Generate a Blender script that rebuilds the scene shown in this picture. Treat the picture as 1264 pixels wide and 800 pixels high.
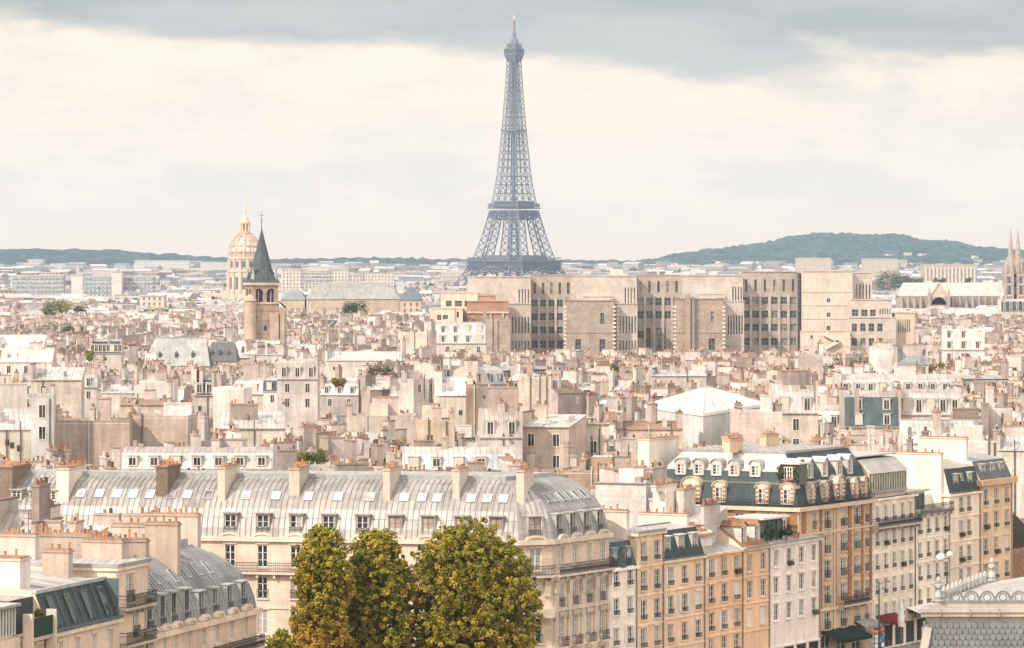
import bpy, math, random
import numpy as np
from math import sin, cos, pi, radians, hypot, atan2, sqrt, exp, floor

for _o in list(bpy.data.objects):
    bpy.data.objects.remove(_o)
SC = bpy.context.scene
COL = SC.collection

# ------------------------------------------------------------------ camera
F, CX, EY, H = 4780.0, 632.0, 328.0, 46.0      # focal length (px of the 1264 wide photo), centre column, eye line, eye height
cam_d = bpy.data.cameras.new('camera')
cam = bpy.data.objects.new('camera', cam_d)
COL.objects.link(cam)
cam.location = (0, 0, H)
cam.rotation_euler = (radians(90), 0, 0)
cam_d.sensor_fit = 'HORIZONTAL'
cam_d.sensor_width = 36
cam_d.lens = 36 * F / 1264
cam_d.shift_y = -72 / 1264
cam_d.clip_start = 1
cam_d.clip_end = 40000
SC.camera = cam

# ------------------------------------------------------------------ light and sky
SUN_AZ, SUN_EL = radians(226), radians(38)      # compass style azimuth: 0 = +Y, clockwise (sun behind the left shoulder)
sun_dir = (sin(SUN_AZ) * cos(SUN_EL), cos(SUN_AZ) * cos(SUN_EL), sin(SUN_EL))
sd = bpy.data.lights.new('sun', 'SUN')
sd.energy = 3.4
sd.angle = radians(0.6)
sd.color = (1.0, 0.87, 0.75)
so = bpy.data.objects.new('sun', sd)
COL.objects.link(so)
so.location = (-200, -200, 400)
from mathutils import Vector
so.rotation_euler = Vector(sun_dir).to_track_quat('Z', 'Y').to_euler()

W = bpy.data.worlds.new('World')
SC.world = W
W.use_nodes = True
wn = W.node_tree
wn.nodes.clear()


def nd(nt, typ, ins=None, **kw):
    n = nt.nodes.new(typ)
    for k, v in kw.items():
        setattr(n, k, v)
    for k, v in (ins or {}).items():
        s = n.inputs[k]
        if hasattr(v, 'is_linked'):
            nt.links.new(v, s)
        else:
            s.default_value = v
    return n


def math_n(nt, op, a, b=0.0, clamp=False):
    return nd(nt, 'ShaderNodeMath', {0: a, 1: b}, operation=op, use_clamp=clamp).outputs[0]


def mix_c(nt, fac, a, b, mode='MIX'):
    return nd(nt, 'ShaderNodeMix', {0: fac, 6: a, 7: b}, data_type='RGBA', blend_type=mode).outputs[2]


def smooth(nt, val, a, b, lo=0.0, hi=1.0):
    return nd(nt, 'ShaderNodeMapRange', {0: val, 1: a, 2: b, 3: lo, 4: hi}, interpolation_type='SMOOTHSTEP').outputs[0]


def make_world():
    nt = wn
    sky = nd(nt, 'ShaderNodeTexSky', sky_type='NISHITA', sun_disc=False)
    sky.sun_elevation = SUN_EL
    sky.sun_rotation = SUN_AZ
    sky.altitude = 80
    tc = nd(nt, 'ShaderNodeTexCoord').outputs['Generated']
    sep = nd(nt, 'ShaderNodeSeparateXYZ', {0: tc})
    z = sep.outputs[2]
    # stretched cloud noise, in directions
    mp = nd(nt, 'ShaderNodeMapping', {0: tc, 'Scale': (9, 9, 42)}).outputs[0]
    n1 = nd(nt, 'ShaderNodeTexNoise', {'Vector': mp, 'Scale': 1.0, 'Detail': 7.0, 'Roughness': 0.56}).outputs[0]
    mp2 = nd(nt, 'ShaderNodeMapping', {0: tc, 'Location': (3.1, 1.7, 0.4), 'Scale': (27, 27, 82)}).outputs[0]
    n2 = nd(nt, 'ShaderNodeTexNoise', {'Vector': mp2, 'Scale': 1.0, 'Detail': 8.0, 'Roughness': 0.6}).outputs[0]
    # dark grey cloud deck starts about 3 degrees up, its edge broken by the noise
    edge = math_n(nt, 'ADD', z, math_n(nt, 'MULTIPLY', math_n(nt, 'SUBTRACT', n1, 0.5), 0.042))
    edge = math_n(nt, 'ADD', edge, math_n(nt, 'MULTIPLY', math_n(nt, 'SUBTRACT', n2, 0.5), 0.014))
    edge = math_n(nt, 'ADD', edge, math_n(nt, 'MULTIPLY', sep.outputs[0], 0.034))
    deck = smooth(nt, edge, 0.0500, 0.0595)
    deck = math_n(nt, 'MULTIPLY', deck, smooth(nt, z, 0.085, 0.13, 1.0, 0.0))
    # cream veil with soft pale-grey patches
    patch = smooth(nt, n2, 0.42, 0.62)
    cream = mix_c(nt, patch, (9.2, 7.85, 6.35, 1), (8.1, 7.05, 5.9, 1))
    low = smooth(nt, z, 0.002, 0.022)
    cream = mix_c(nt, low, (9.1, 7.35, 5.75, 1), cream)
    grey = mix_c(nt, smooth(nt, n1, 0.36, 0.62), (3.6, 3.8, 3.8, 1), (4.9, 5.0, 4.8, 1))
    cl = mix_c(nt, deck, cream, grey)
    # overcast skies are brighter overhead
    up = smooth(nt, z, 0.075, 0.42)
    cl = mix_c(nt, 1.0, cl, mix_c(nt, up, (1, 1, 1, 1), (0.88, 1.02, 1.28, 1)), 'MULTIPLY')
    # the half of the sky behind the camera, round the sun, is the brighter one
    back = smooth(nt, sep.outputs[1], 0.55, -0.35)
    cl = mix_c(nt, 1.0, cl, mix_c(nt, back, (1, 1, 1, 1), (2.05, 1.9, 1.74, 1)), 'MULTIPLY')
    cover = smooth(nt, n1, 0.14, 0.30, 0.80, 0.97)
    final = mix_c(nt, cover, sky.outputs[0], cl)
    bg = nd(nt, 'ShaderNodeBackground', {0: final, 1: 0.1})
    out = nd(nt, 'ShaderNodeOutputWorld')
    nt.links.new(bg.outputs[0], out.inputs[0])


make_world()
SC.view_settings.view_transform = 'Standard'
SC.view_settings.look = 'None'
SC.view_settings.exposure = 0.34
SC.view_settings.gamma = 1.0
SC.view_settings.use_curve_mapping = False
SC.cycles.use_denoising = True
try:
    SC.cycles.denoiser = 'OPENIMAGEDENOISE'
    SC.cycles.denoising_prefilter = 'ACCURATE'
except Exception:
    pass
SC.cycles.max_bounces = 6
SC.cycles.diffuse_bounces = 3
SC.cycles.volume_bounces = 1
HAZE_D = 4.8e-5

# ------------------------------------------------------------------ materials
MATS = {}


def base_mat(name):
    m = bpy.data.materials.new(name)
    m.use_nodes = True
    nt = m.node_tree
    nt.nodes.clear()
    out = nd(nt, 'ShaderNodeOutputMaterial')
    p = nd(nt, 'ShaderNodeBsdfPrincipled')
    nt.links.new(p.outputs[0], out.inputs[0])
    MATS[name] = m
    return m, nt, p


def grey(nt, v):
    return nd(nt, 'ShaderNodeCombineXYZ', {0: v, 1: v, 2: v}).outputs[0]


def surf(name, rough=0.85, metal=0.0, spec=0.3, big=(0.82, 1.1), fine=(0.93, 1.06), streak=None, pattern=None, bump=0.0, clump=None):
    """colour from the face attribute 'col', weathered by noise in metres"""
    m, nt, p = base_mat(name)
    col = nd(nt, 'ShaderNodeAttribute', attribute_name='col').outputs['Color']
    geo = nd(nt, 'ShaderNodeNewGeometry').outputs['Position']
    uv = nd(nt, 'ShaderNodeUVMap', uv_map='uv').outputs[0]
    n1 = nd(nt, 'ShaderNodeTexNoise', {'Vector': geo, 'Scale': 0.28, 'Detail': 4.0, 'Roughness': 0.6}).outputs[0]
    c = mix_c(nt, 1.0, col, grey(nt, smooth(nt, n1, 0.3, 0.7, *big)), 'MULTIPLY')
    n2 = nd(nt, 'ShaderNodeTexNoise', {'Vector': geo, 'Scale': 2.6, 'Detail': 3.0, 'Roughness': 0.7}).outputs[0]
    c = mix_c(nt, 1.0, c, grey(nt, smooth(nt, n2, 0.25, 0.75, *fine)), 'MULTIPLY')
    if clump:
        n4 = nd(nt, 'ShaderNodeTexNoise', {'Vector': geo, 'Scale': 0.022, 'Detail': 5.0, 'Roughness': 0.7}).outputs[0]
        c = mix_c(nt, 1.0, c, grey(nt, smooth(nt, n4, 0.35, 0.65, *clump)), 'MULTIPLY')
    if streak:
        mp = nd(nt, 'ShaderNodeMapping', {0: uv, 'Scale': (1.7, 0.16, 1)}).outputs[0]
        n3 = nd(nt, 'ShaderNodeTexNoise', {'Vector': mp, 'Scale': 1.0, 'Detail': 4.0, 'Roughness': 0.6}).outputs[0]
        c = mix_c(nt, 1.0, c, grey(nt, smooth(nt, n3, 0.32, 0.68, *streak)), 'MULTIPLY')
    hgt = None
    if pattern:
        c, hgt = pattern(nt, c, uv)
    nt.links.new(c, p.inputs['Base Color'])
    p.inputs['Roughness'].default_value = rough
    p.inputs['Metallic'].default_value = metal
    p.inputs['Specular IOR Level'].default_value = spec
    if bump and hgt is not None:
        b = nd(nt, 'ShaderNodeBump', {'Height': hgt, 'Strength': bump, 'Distance': 0.05})
        nt.links.new(b.outputs[0], p.inputs['Normal'])
    return m


def pat_seams(pitch, dark):
    def f(nt, c, uv):
        s = nd(nt, 'ShaderNodeSeparateXYZ', {0: uv})
        u = math_n(nt, 'DIVIDE', s.outputs[0], pitch)
        fr = math_n(nt, 'FRACT', u)
        line = math_n(nt, 'ABSOLUTE', math_n(nt, 'SUBTRACT', fr, 0.5))
        line = smooth(nt, line, 0.40, 0.47)
        cell = nd(nt, 'ShaderNodeCombineXYZ', {0: math_n(nt, 'FLOOR', u), 1: math_n(nt, 'FLOOR', math_n(nt, 'DIVIDE', s.outputs[1], 2.1))}).outputs[0]
        wn_ = nd(nt, 'ShaderNodeTexWhiteNoise', {'Vector': cell}, noise_dimensions='2D').outputs[0]
        tone = smooth(nt, wn_, 0.0, 1.0, 0.88, 1.08)
        c = mix_c(nt, 1.0, c, grey(nt, tone), 'MULTIPLY')
        c = mix_c(nt, math_n(nt, 'MULTIPLY', line, 1 - dark), c, (0.10, 0.10, 0.10, 1))
        return c, line
    return f


def pat_bricks(bw, bh, mortar, amount, size=0.06):
    def f(nt, c, uv):
        b = nd(nt, 'ShaderNodeTexBrick', {'Vector': uv, 'Color1': (1, 1, 1, 1), 'Color2': (0.82, 0.82, 0.82, 1), 'Mortar': mortar,
                                          'Scale': 1.0, 'Mortar Size': size * bh, 'Mortar Smooth': 0.2, 'Bias': 0.0,
                                          'Brick Width': bw, 'Row Height': bh})
        c2 = mix_c(nt, amount, c, mix_c(nt, 1.0, c, b.outputs[0], 'MULTIPLY'))
        return c2, math_n(nt, 'SUBTRACT', 1.0, b.outputs[1])
    return f


def pat_windows(nt, c, uv):
    """rows of windows on houses kilometres away"""
    s = nd(nt, 'ShaderNodeSeparateXYZ', {0: uv})
    fu = math_n(nt, 'ABSOLUTE', math_n(nt, 'SUBTRACT', math_n(nt, 'FRACT', math_n(nt, 'DIVIDE', s.outputs[0], 3.1)), 0.5))
    fv = math_n(nt, 'ABSOLUTE', math_n(nt, 'SUBTRACT', math_n(nt, 'FRACT', math_n(nt, 'DIVIDE', s.outputs[1], 3.1)), 0.5))
    k = math_n(nt, 'MULTIPLY', math_n(nt, 'LESS_THAN', fu, 0.2), math_n(nt, 'LESS_THAN', fv, 0.31))
    return mix_c(nt, math_n(nt, 'MULTIPLY', k, 0.8), c, (0.10, 0.10, 0.11, 1)), k


surf('plaster', 0.92, spec=0.15, big=(0.86, 1.06), streak=(0.88, 1.05))
surf('old_plaster', 0.93, spec=0.12, big=(0.80, 1.12), fine=(0.86, 1.08), streak=(0.85, 1.07), pattern=pat_bricks(4.3, 2.9, (0.80, 0.77, 0.74, 1), 0.55, 0.03))
surf('stone', 0.9, spec=0.2, big=(0.80, 1.08), streak=(0.94, 1.03), pattern=pat_bricks(1.1, 0.42, (0.72, 0.70, 0.68, 1), 0.55, 0.05), bump=0.25)
surf('rubble', 0.95, spec=0.1, fine=(0.7, 1.2), pattern=pat_bricks(0.7, 0.35, (1.25, 1.2, 1.1, 1), 0.8, 0.14), bump=0.4)
surf('brick', 0.9, spec=0.15, fine=(0.8, 1.15), pattern=pat_bricks(0.24, 0.08, (1.3, 1.25, 1.2, 1), 0.6, 0.15))
surf('zinc', 0.46, 0.25, 0.4, big=(0.86, 1.1), fine=(0.95, 1.05), streak=(0.84, 1.08), pattern=pat_seams(0.68, 0.55), bump=0.5)
surf('zinc_sheet', 0.48, 0.25, 0.4, big=(0.86, 1.1), fine=(0.95, 1.05), streak=(0.82, 1.10))
def pat_cells(nt, c, uv):
    """sheets of zinc laid at different times"""
    s = nd(nt, 'ShaderNodeSeparateXYZ', {0: uv})
    cell = nd(nt, 'ShaderNodeCombineXYZ', {0: math_n(nt, 'FLOOR', math_n(nt, 'DIVIDE', s.outputs[0], 1.16)), 1: math_n(nt, 'FLOOR', math_n(nt, 'DIVIDE', s.outputs[1], 2.3))}).outputs[0]
    w1 = nd(nt, 'ShaderNodeTexWhiteNoise', {'Vector': cell}, noise_dimensions='2D').outputs[0]
    t = smooth(nt, w1, 0.0, 1.0, 0.84, 1.10)
    return mix_c(nt, 1.0, c, grey(nt, t), 'MULTIPLY'), t


surf('zinc_panel', 0.48, 0.25, 0.4, big=(0.80, 1.12), fine=(0.92, 1.06), streak=(0.80, 1.10), pattern=pat_cells)
surf('slate', 0.6, 0.0, 0.3, big=(0.8, 1.15), streak=(0.85, 1.1), pattern=pat_bricks(0.34, 0.24, (0.55, 0.55, 0.55, 1), 0.8, 0.08), bump=0.2)
surf('tile', 0.85, spec=0.2, fine=(0.7, 1.2), pattern=pat_bricks(0.24, 0.3, (0.5, 0.5, 0.5, 1), 0.7, 0.12), bump=0.3)
surf('pot', 0.85, spec=0.2, fine=(0.75, 1.15))
surf('paint', 0.6, spec=0.35, fine=(0.95, 1.03), big=(0.94, 1.04))
surf('iron', 0.55, spec=0.4, fine=(0.9, 1.1), big=(0.9, 1.1))
surf('fabric', 0.9, spec=0.1, fine=(0.94, 1.04), streak=(0.93, 1.04))
surf('curtain', 0.5, spec=0.6, fine=(0.8, 1.1), streak=(0.75, 1.1))
surf('far_wall', 0.9, spec=0.15, pattern=pat_windows)
surf('far_roof', 0.75, spec=0.2, fine=(0.9, 1.1))
surf('bark', 0.95, spec=0.1, fine=(0.6, 1.2))
surf('ground', 0.9, spec=0.2, fine=(0.85, 1.1))
surf('forest', 0.95, spec=0.05, fine=(0.5, 1.3), big=(0.6, 1.35), clump=(0.35, 1.6))
surf('gilding', 0.45, 0.35, 0.5, fine=(0.9, 1.1))


def leaf_mat():
    m, nt, p = base_mat('leaf')
    col = nd(nt, 'ShaderNodeAttribute', attribute_name='col').outputs['Color']
    p.inputs['Roughness'].default_value = 0.55
    p.inputs['Specular IOR Level'].default_value = 0.3
    nt.links.new(col, p.inputs['Base Color'])
    tr = nd(nt, 'ShaderNodeBsdfTranslucent', {0: col})
    mx = nd(nt, 'ShaderNodeMixShader', {0: 0.28})
    nt.links.new(p.outputs[0], mx.inputs[1])
    nt.links.new(tr.outputs[0], mx.inputs[2])
    out = [n for n in nt.nodes if n.type == 'OUTPUT_MATERIAL'][0]
    nt.links.new(mx.outputs[0], out.inputs[0])


leaf_mat()


def glass_mat():
    m, nt, p = base_mat('glass')
    col = nd(nt, 'ShaderNodeAttribute', attribute_name='col').outputs['Color']
    geo = nd(nt, 'ShaderNodeNewGeometry').outputs['Position']
    n = nd(nt, 'ShaderNodeTexNoise', {'Vector': geo, 'Scale': 0.9, 'Detail': 2.0}).outputs[0]
    c = mix_c(nt, 1.0, col, grey(nt, smooth(nt, n, 0.3, 0.7, 0.5, 1.6)), 'MULTIPLY')
    nt.links.new(c, p.inputs['Base Color'])
    p.inputs['Roughness'].default_value = 0.12
    p.inputs['Specular IOR Level'].default_value = 0.55


glass_mat()

# ------------------------------------------------------------------ mesh building
ORG = {}          # world origin each authored object is measured from


class MB:
    """collects faces in world coordinates, builds ONE mesh object"""

    def __init__(s):
        s.v, s.f, s.m, s.c = [], [], [], []
        s.T = (0.0, 0.0, 1.0, 0.0, 0.0)

    def frame(s, x=0.0, y=0.0, a=0.0, z=0.0):
        s.T = (x, y, cos(a), sin(a), z)
        return s

    def P(s, p):
        x, y, c, n, z = s.T
        return (x + p[0] * c - p[1] * n, y + p[0] * n + p[1] * c, z + p[2])

    def face(s, pts, m, col):
        b = len(s.v)
        s.v += [s.P(p) for p in pts]
        s.f.append(tuple(range(b, b + len(pts))))
        s.m.append(m)
        s.c.append(col)

    def box(s, u0, u1, w0, w1, z0, z1, m, col, top=None, topcol=None, bottom=True):
        a, b, c, d = (u0, w0), (u1, w0), (u1, w1), (u0, w1)
        s.prism([a, b, c, d], z0, z1, m, col, top, topcol, bottom)

    def prism(s, poly, z0, z1, m, col, top=None, topcol=None, bottom=True):
        n = len(poly)
        for i in range(n):
            p, q = poly[i], poly[(i + 1) % n]
            s.face([(p[0], p[1], z0), (q[0], q[1], z0), (q[0], q[1], z1), (p[0], p[1], z1)], m, col)
        s.face([(p[0], p[1], z1) for p in poly], top or m, topcol or col)
        if bottom:
            s.face([(p[0], p[1], z0) for p in reversed(poly)], m, col)

    def bar(s, a, b, t, m, col, t2=None):
        """square bar from a to b"""
        a, b = Vector(a), Vector(b)
        d = b - a
        if d.length < 1e-6:
            return
        d.normalize()
        up = Vector((0, 0, 1)) if abs(d.z) < 0.95 else Vector((1, 0, 0))
        x = d.cross(up).normalized()
        y = x.cross(d)
        t2 = t if t2 is None else t2
        A = [a + x * sx * t / 2 + y * sy * t / 2 for sx, sy in ((-1, -1), (1, -1), (1, 1), (-1, 1))]
        B = [b + x * sx * t2 / 2 + y * sy * t2 / 2 for sx, sy in ((-1, -1), (1, -1), (1, 1), (-1, 1))]
        for i in range(4):
            j = (i + 1) % 4
            s.face([A[i], A[j], B[j], B[i]], m, col)
        s.face(A[::-1], m, col)
        s.face(B, m, col)

    def lathe(s, x, y, prof, n, m, col, a0=0.0, a1=2 * pi, caps=True):
        full = abs(a1 - a0 - 2 * pi) < 1e-6
        k = n if full else n + 1
        rings = []
        for r, z in prof:
            rings.append([(x + r * cos(a0 + (a1 - a0) * i / n), y + r * sin(a0 + (a1 - a0) * i / n), z) for i in range(k)])
        for i in range(len(prof) - 1):
            for j in range(n):
                q = (j + 1) % k
                s.face([rings[i][j], rings[i][q], rings[i + 1][q], rings[i + 1][j]], m, col)
        if caps and full:
            s.face(rings[-1], m, col)
            s.face(rings[0][::-1], m, col)

    def obj(s, name, parent=None, loc=None, uv=True):
        if not s.f:
            return None
        org = ORG[parent] if parent is not None else (loc or (0, 0, 0))
        nv = len(s.v)
        co = np.array(s.v, dtype=np.float64) - np.array(org)
        me = bpy.data.meshes.new(name)
        cnt = np.array([len(f) for f in s.f], dtype=np.int32)
        start = np.concatenate(([0], np.cumsum(cnt)[:-1])).astype(np.int32)
        me.vertices.add(nv)
        me.vertices.foreach_set('co', co.astype(np.float32).ravel())
        idx = np.concatenate([np.array(f, dtype=np.int32) for f in s.f]) if len(s.f) < 200000 else np.fromiter((i for f in s.f for i in f), dtype=np.int32)
        me.loops.add(len(idx))
        me.loops.foreach_set('vertex_index', idx)
        me.polygons.add(len(cnt))
        me.polygons.foreach_set('loop_start', start)
        me.polygons.foreach_set('loop_total', cnt)
        names = sorted(set(s.m))
        slot = {n: i for i, n in enumerate(names)}
        for n in names:
            me.materials.append(MATS[n])
        me.polygons.foreach_set('material_index', np.array([slot[n] for n in s.m], dtype=np.int32))
        at = me.attributes.new('col', 'FLOAT_COLOR', 'FACE')
        ca = np.ones((len(cnt), 4), dtype=np.float32)
        ca[:, :3] = np.array([c[:3] for c in s.c], dtype=np.float32)
        at.data.foreach_set('color', ca.ravel())
        if uv:
            pts = np.array(s.v, dtype=np.float64)
            p0, p1, p2 = pts[idx[start]], pts[idx[start + 1]], pts[idx[start + 2]]
            nrm = np.cross(p1 - p0, p2 - p0)
            l = np.linalg.norm(nrm, axis=1)
            l[l == 0] = 1
            nrm /= l[:, None]
            t = np.stack((-nrm[:, 1], nrm[:, 0], np.zeros(len(nrm))), axis=1)
            lt = np.linalg.norm(t, axis=1)
            flat = lt < 0.02
            t[flat] = (1, 0, 0)
            lt[flat] = 1
            t /= lt[:, None]
            b = np.cross(nrm, t)
            fi = np.repeat(np.arange(len(cnt)), cnt)
            pl = pts[idx]
            uvs = np.stack(((pl * t[fi]).sum(1), (pl * b[fi]).sum(1)), axis=1)
            me.uv_layers.new(name='uv')
            me.uv_layers['uv'].data.foreach_set('uv', uvs.astype(np.float32).ravel())
        me.update(calc_edges=True)
        o = bpy.data.objects.new(name, me)
        COL.objects.link(o)
        if parent is not None:
            o.parent = parent
        else:
            o.location = org
        ORG[o] = org
        return o


def tag(o, label=None, cat=None, group=None, kind=None):
    if label: o['label'] = label
    if cat: o['category'] = cat
    if group: o['group'] = group
    if kind: o['kind'] = kind
    return o


def thing(name, label, cat, loc, group=None):
    o = bpy.data.objects.new(name, None)
    COL.objects.link(o)
    o.location = loc
    o.empty_display_size = 0.5
    ORG[o] = tuple(loc)
    return tag(o, label, cat, group)


def inst(mesh, name, parent, x, y, z, a=0.0, tilt=0.0, rel=False):
    """a part that shares its mesh with the others of its kind; x, y, z in world coordinates"""
    o = bpy.data.objects.new(name, mesh)
    COL.objects.link(o)
    o.parent = parent
    g = (0, 0, 0) if rel else ORG[parent]
    o.location = (x - g[0], y - g[1], z - g[2])
    o.rotation_euler = (tilt, 0, a)
    ORG[o] = (x, y, z)
    return o


def X(px, Y): return (px - CX) * Y / F
def Z(py, Y): return H - (py - EY) * Y / F
def PX(x, y): return CX + F * x / y
def PY(z, y): return EY + F * (H - z) / y


def jit(c, k, r=random):
    j = 1 + (r.random() * 2 - 1) * k
    return tuple(min(0.95, a * j * (1 + (r.random() * 2 - 1) * k * 0.25)) for a in c)
# ------------------------------------------------------------------ building parts
R = random.Random(7)
WHITE = (0.74, 0.71, 0.66)
CREAM = (0.66, 0.55, 0.44)
PALE = (0.72, 0.63, 0.54)
ZINC = (0.40, 0.385, 0.36)
ZINC_L = (0.50, 0.475, 0.44)
ZINC_D = (0.34, 0.345, 0.345)
SLATE = (0.045, 0.070, 0.070)
IRON = (0.035, 0.04, 0.042)
DARKGLASS = (0.035, 0.038, 0.04)
POT = (0.42, 0.22, 0.13)
TILE = (0.36, 0.19, 0.11)


def edge(p, q):
    return (p[0], p[1], atan2(q[1] - p[1], q[0] - p[0]), hypot(q[0] - p[0], q[1] - p[1]))


def u_at(px, fr):
    t = (px - CX) / F
    return (t * fr[1] - fr[0]) / (cos(fr[2]) - t * sin(fr[2]))


def at(fr, u, w=0.0):
    c, s = cos(fr[2]), sin(fr[2])
    return (fr[0] + u * c - w * s, fr[1] + u * s + w * c)


def z_at(py, fr, u, w=0.0):
    return Z(py, at(fr, u, w)[1])


def inset(poly, ds):
    n = len(poly)
    lines = []
    for i in range(n):
        p, q = poly[i], poly[(i + 1) % n]
        l = hypot(q[0] - p[0], q[1] - p[1])
        dx, dy = (q[0] - p[0]) / l, (q[1] - p[1]) / l
        lines.append((p[0] - dy * ds[i], p[1] + dx * ds[i], dx, dy))
    out = []
    for i in range(n):
        a, b = lines[i - 1], lines[i]
        det = a[2] * b[3] - a[3] * b[2]
        if abs(det) < 1e-6:
            out.append((b[0], b[1]))
            continue
        t = ((b[0] - a[0]) * b[3] - (b[1] - a[1]) * b[2]) / det
        out.append((a[0] + a[2] * t, a[1] + a[3] * t))
    return out


def loft(mb, poly, levels, fac, matf):
    rings = [[(x, y, z) for x, y in inset(poly, [d * f for f in fac])] for d, z in levels]
    n = len(poly)
    for k in range(len(levels) - 1):
        for i in range(n):
            j = (i + 1) % n
            m, c = matf(i, k)
            mb.face([rings[k][i], rings[k][j], rings[k + 1][j], rings[k + 1][i]], m, c)
    m, c = matf(-1, len(levels) - 1)
    mb.face(rings[-1], m, c)
    return rings


def ribs(mb, poly, levels, fac, edges, pitch, t, m, col, off=0.02):
    for i in edges:
        p, q = poly[i], poly[(i + 1) % len(poly)]
        L = hypot(q[0] - p[0], q[1] - p[1])
        dx, dy = (q[0] - p[0]) / L, (q[1] - p[1]) / L
        rings = [inset(poly, [d * f for f in fac]) for d, z in levels]
        rng = []
        for r in rings:
            a, b = r[i], r[(i + 1) % len(poly)]
            rng.append(((a[0] - p[0]) * dx + (a[1] - p[1]) * dy, (b[0] - p[0]) * dx + (b[1] - p[1]) * dy))
        n = max(1, int(L / pitch))
        for s in range(1, n):
            u = L * s / n
            prev = None
            for k, (d, z) in enumerate(levels):
                if not (rng[k][0] <= u <= rng[k][1]):
                    break
                w = d * fac[i] - off
                pt = (p[0] + dx * u - dy * w, p[1] + dy * u + dx * w, z + off)
                if prev:
                    mb.bar(prev, pt, t, m, col)
                prev = pt


_mesh = {}


def shared(key, build):
    if key not in _mesh:
        mb = MB()
        build(mb)
        o = mb.obj(key[0])
        me = o.data
        ORG.pop(o, None)
        bpy.data.objects.remove(o)
        _mesh[key] = me
    return _mesh[key]


def m_frame(w, h, col=WHITE, bars=2, name='window'):
    def b(mb):
        t = 0.075
        mb.box(-w / 2, -w / 2 + t, .10, .17, 0, h, 'paint', col)
        mb.box(w / 2 - t, w / 2, .10, .17, 0, h, 'paint', col)
        mb.box(-w / 2 + t, w / 2 - t, .105, .17, h - t, h, 'paint', col)
        mb.box(-w / 2 + t, w / 2 - t, .105, .17, 0, t * 1.3, 'paint', col)
        if w > 0.7:
            mb.box(-.05, .05, .09, .165, t * 1.3, h - t, 'paint', col)
        for i in range(bars):
            z = h * (i + 1) / (bars + 1)
            mb.box(-w / 2 + t, w / 2 - t, .12, .16, z - .02, z + .02, 'paint', col)
    return shared((name, w, h, col, bars, 'fr'), b)


def m_pane(w, h, kind):
    def b(mb):
        def q(a, c, z0, z1, m, col):
            mb.face([(a, .16, z0), (c, .16, z0), (c, .16, z1), (a, .16, z1)], m, col)
        if kind == 'curt':
            q(-w / 2, w / 2, 0, h, 'curtain', (0.42, 0.38, 0.33))
        elif kind == 'half':
            q(-w / 2, 0, 0, h, 'glass', DARKGLASS)
            q(0, w / 2, 0, h, 'curtain', (0.40, 0.37, 0.33))
        elif kind == 'sides':
            q(-w / 2, -w * .22, 0, h, 'curtain', (0.44, 0.41, 0.36))
            q(-w * .22, w * .22, 0, h, 'glass', DARKGLASS)
            q(w * .22, w / 2, 0, h, 'curtain', (0.44, 0.41, 0.36))
        elif kind == 'blind':
            q(-w / 2, w / 2, h * .45, h, 'curtain', (0.5, 0.46, 0.4))
            q(-w / 2, w / 2, 0, h * .45, 'glass', DARKGLASS)
        else:
            q(-w / 2, w / 2, 0, h, 'glass', DARKGLASS)
    return shared(('pane', w, h, kind), b)


def m_rail(w, h=0.95, depth=0.14, dense=0.17):
    def b(mb):
        mb.box(-w / 2, w / 2, -depth - .03, -depth + .03, h - .06, h, 'iron', IRON)
        mb.box(-w / 2, w / 2, -depth - .03, -depth + .03, .08, .13, 'iron', IRON)
        mb.box(-w / 2, w / 2, -depth - .02, -depth + .02, h * .72, h * .72 + .04, 'iron', IRON)
        n = max(2, int(w / dense))
        for i in range(n + 1):
            u = -w / 2 + w * i / n
            mb.box(u - .013, u + .013, -depth - .013, -depth + .013, .05, h - .06, 'iron', IRON)
        for u in (-w / 2, w / 2):
            mb.box(u - .02, u + .02, -depth, 0, h - .05, h - .01, 'iron', IRON)
    return shared(('guard_rail', w, h, depth, dense), b)


def m_shutter(w, h, col):
    def b(mb):
        mb.box(-w / 2, w / 2, -.055, -.01, 0, h, 'paint', col)
        for z in (0.06, h * .5, h - .12):
            mb.box(-w / 2, w / 2, -.075, -.056, z, z + .09, 'paint', col)
        mb.box(-w / 2, -w / 2 + .07, -.07, -.057, 0.2, h - .2, 'paint', col)
        mb.box(w / 2 - .07, w / 2, -.07, -.057, 0.2, h - .2, 'paint', col)
    return shared(('shutter', w, h, col), b)


def m_fullwin(w, h, col=WHITE, kind='dark', bars=2):
    """frame and panes in one mesh, for dormers (already two levels deep)"""
    def b(mb):
        t = 0.07
        mb.box(-w / 2, -w / 2 + t, .0, .07, 0, h, 'paint', col)
        mb.box(w / 2 - t, w / 2, .0, .07, 0, h, 'paint', col)
        mb.box(-w / 2 + t, w / 2 - t, .004, .07, h - t, h, 'paint', col)
        mb.box(-w / 2 + t, w / 2 - t, .004, .07, 0, t, 'paint', col)
        mb.box(-.045, .045, -.004, .066, t, h - t, 'paint', col)
        for i in range(bars):
            z = h * (i + 1) / (bars + 1)
            mb.box(-w / 2 + t, w / 2 - t, .02, .06, z - .02, z + .02, 'paint', col)
        g = ('curtain', (0.42, 0.36, 0.31)) if kind == 'curt' else ('glass', DARKGLASS)
        mb.face([(-w / 2, .05, 0), (w / 2, .05, 0), (w / 2, .05, h), (-w / 2, .05, h)], *g)
        if kind == 'half':
            mb.face([(.0, .047, .1), (w / 2 - t, .047, .1), (w / 2 - t, .047, h - .1), (.0, .047, h - .1)], 'curtain', (0.42, 0.4, 0.36))
    return shared(('window', w, h, col, kind, bars, 'full'), b)


def pick_pane(r):
    return r.choices(['dark', 'half', 'curt', 'sides', 'blind'], [9, 2, .8, 1.3, .5])[0]


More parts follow.
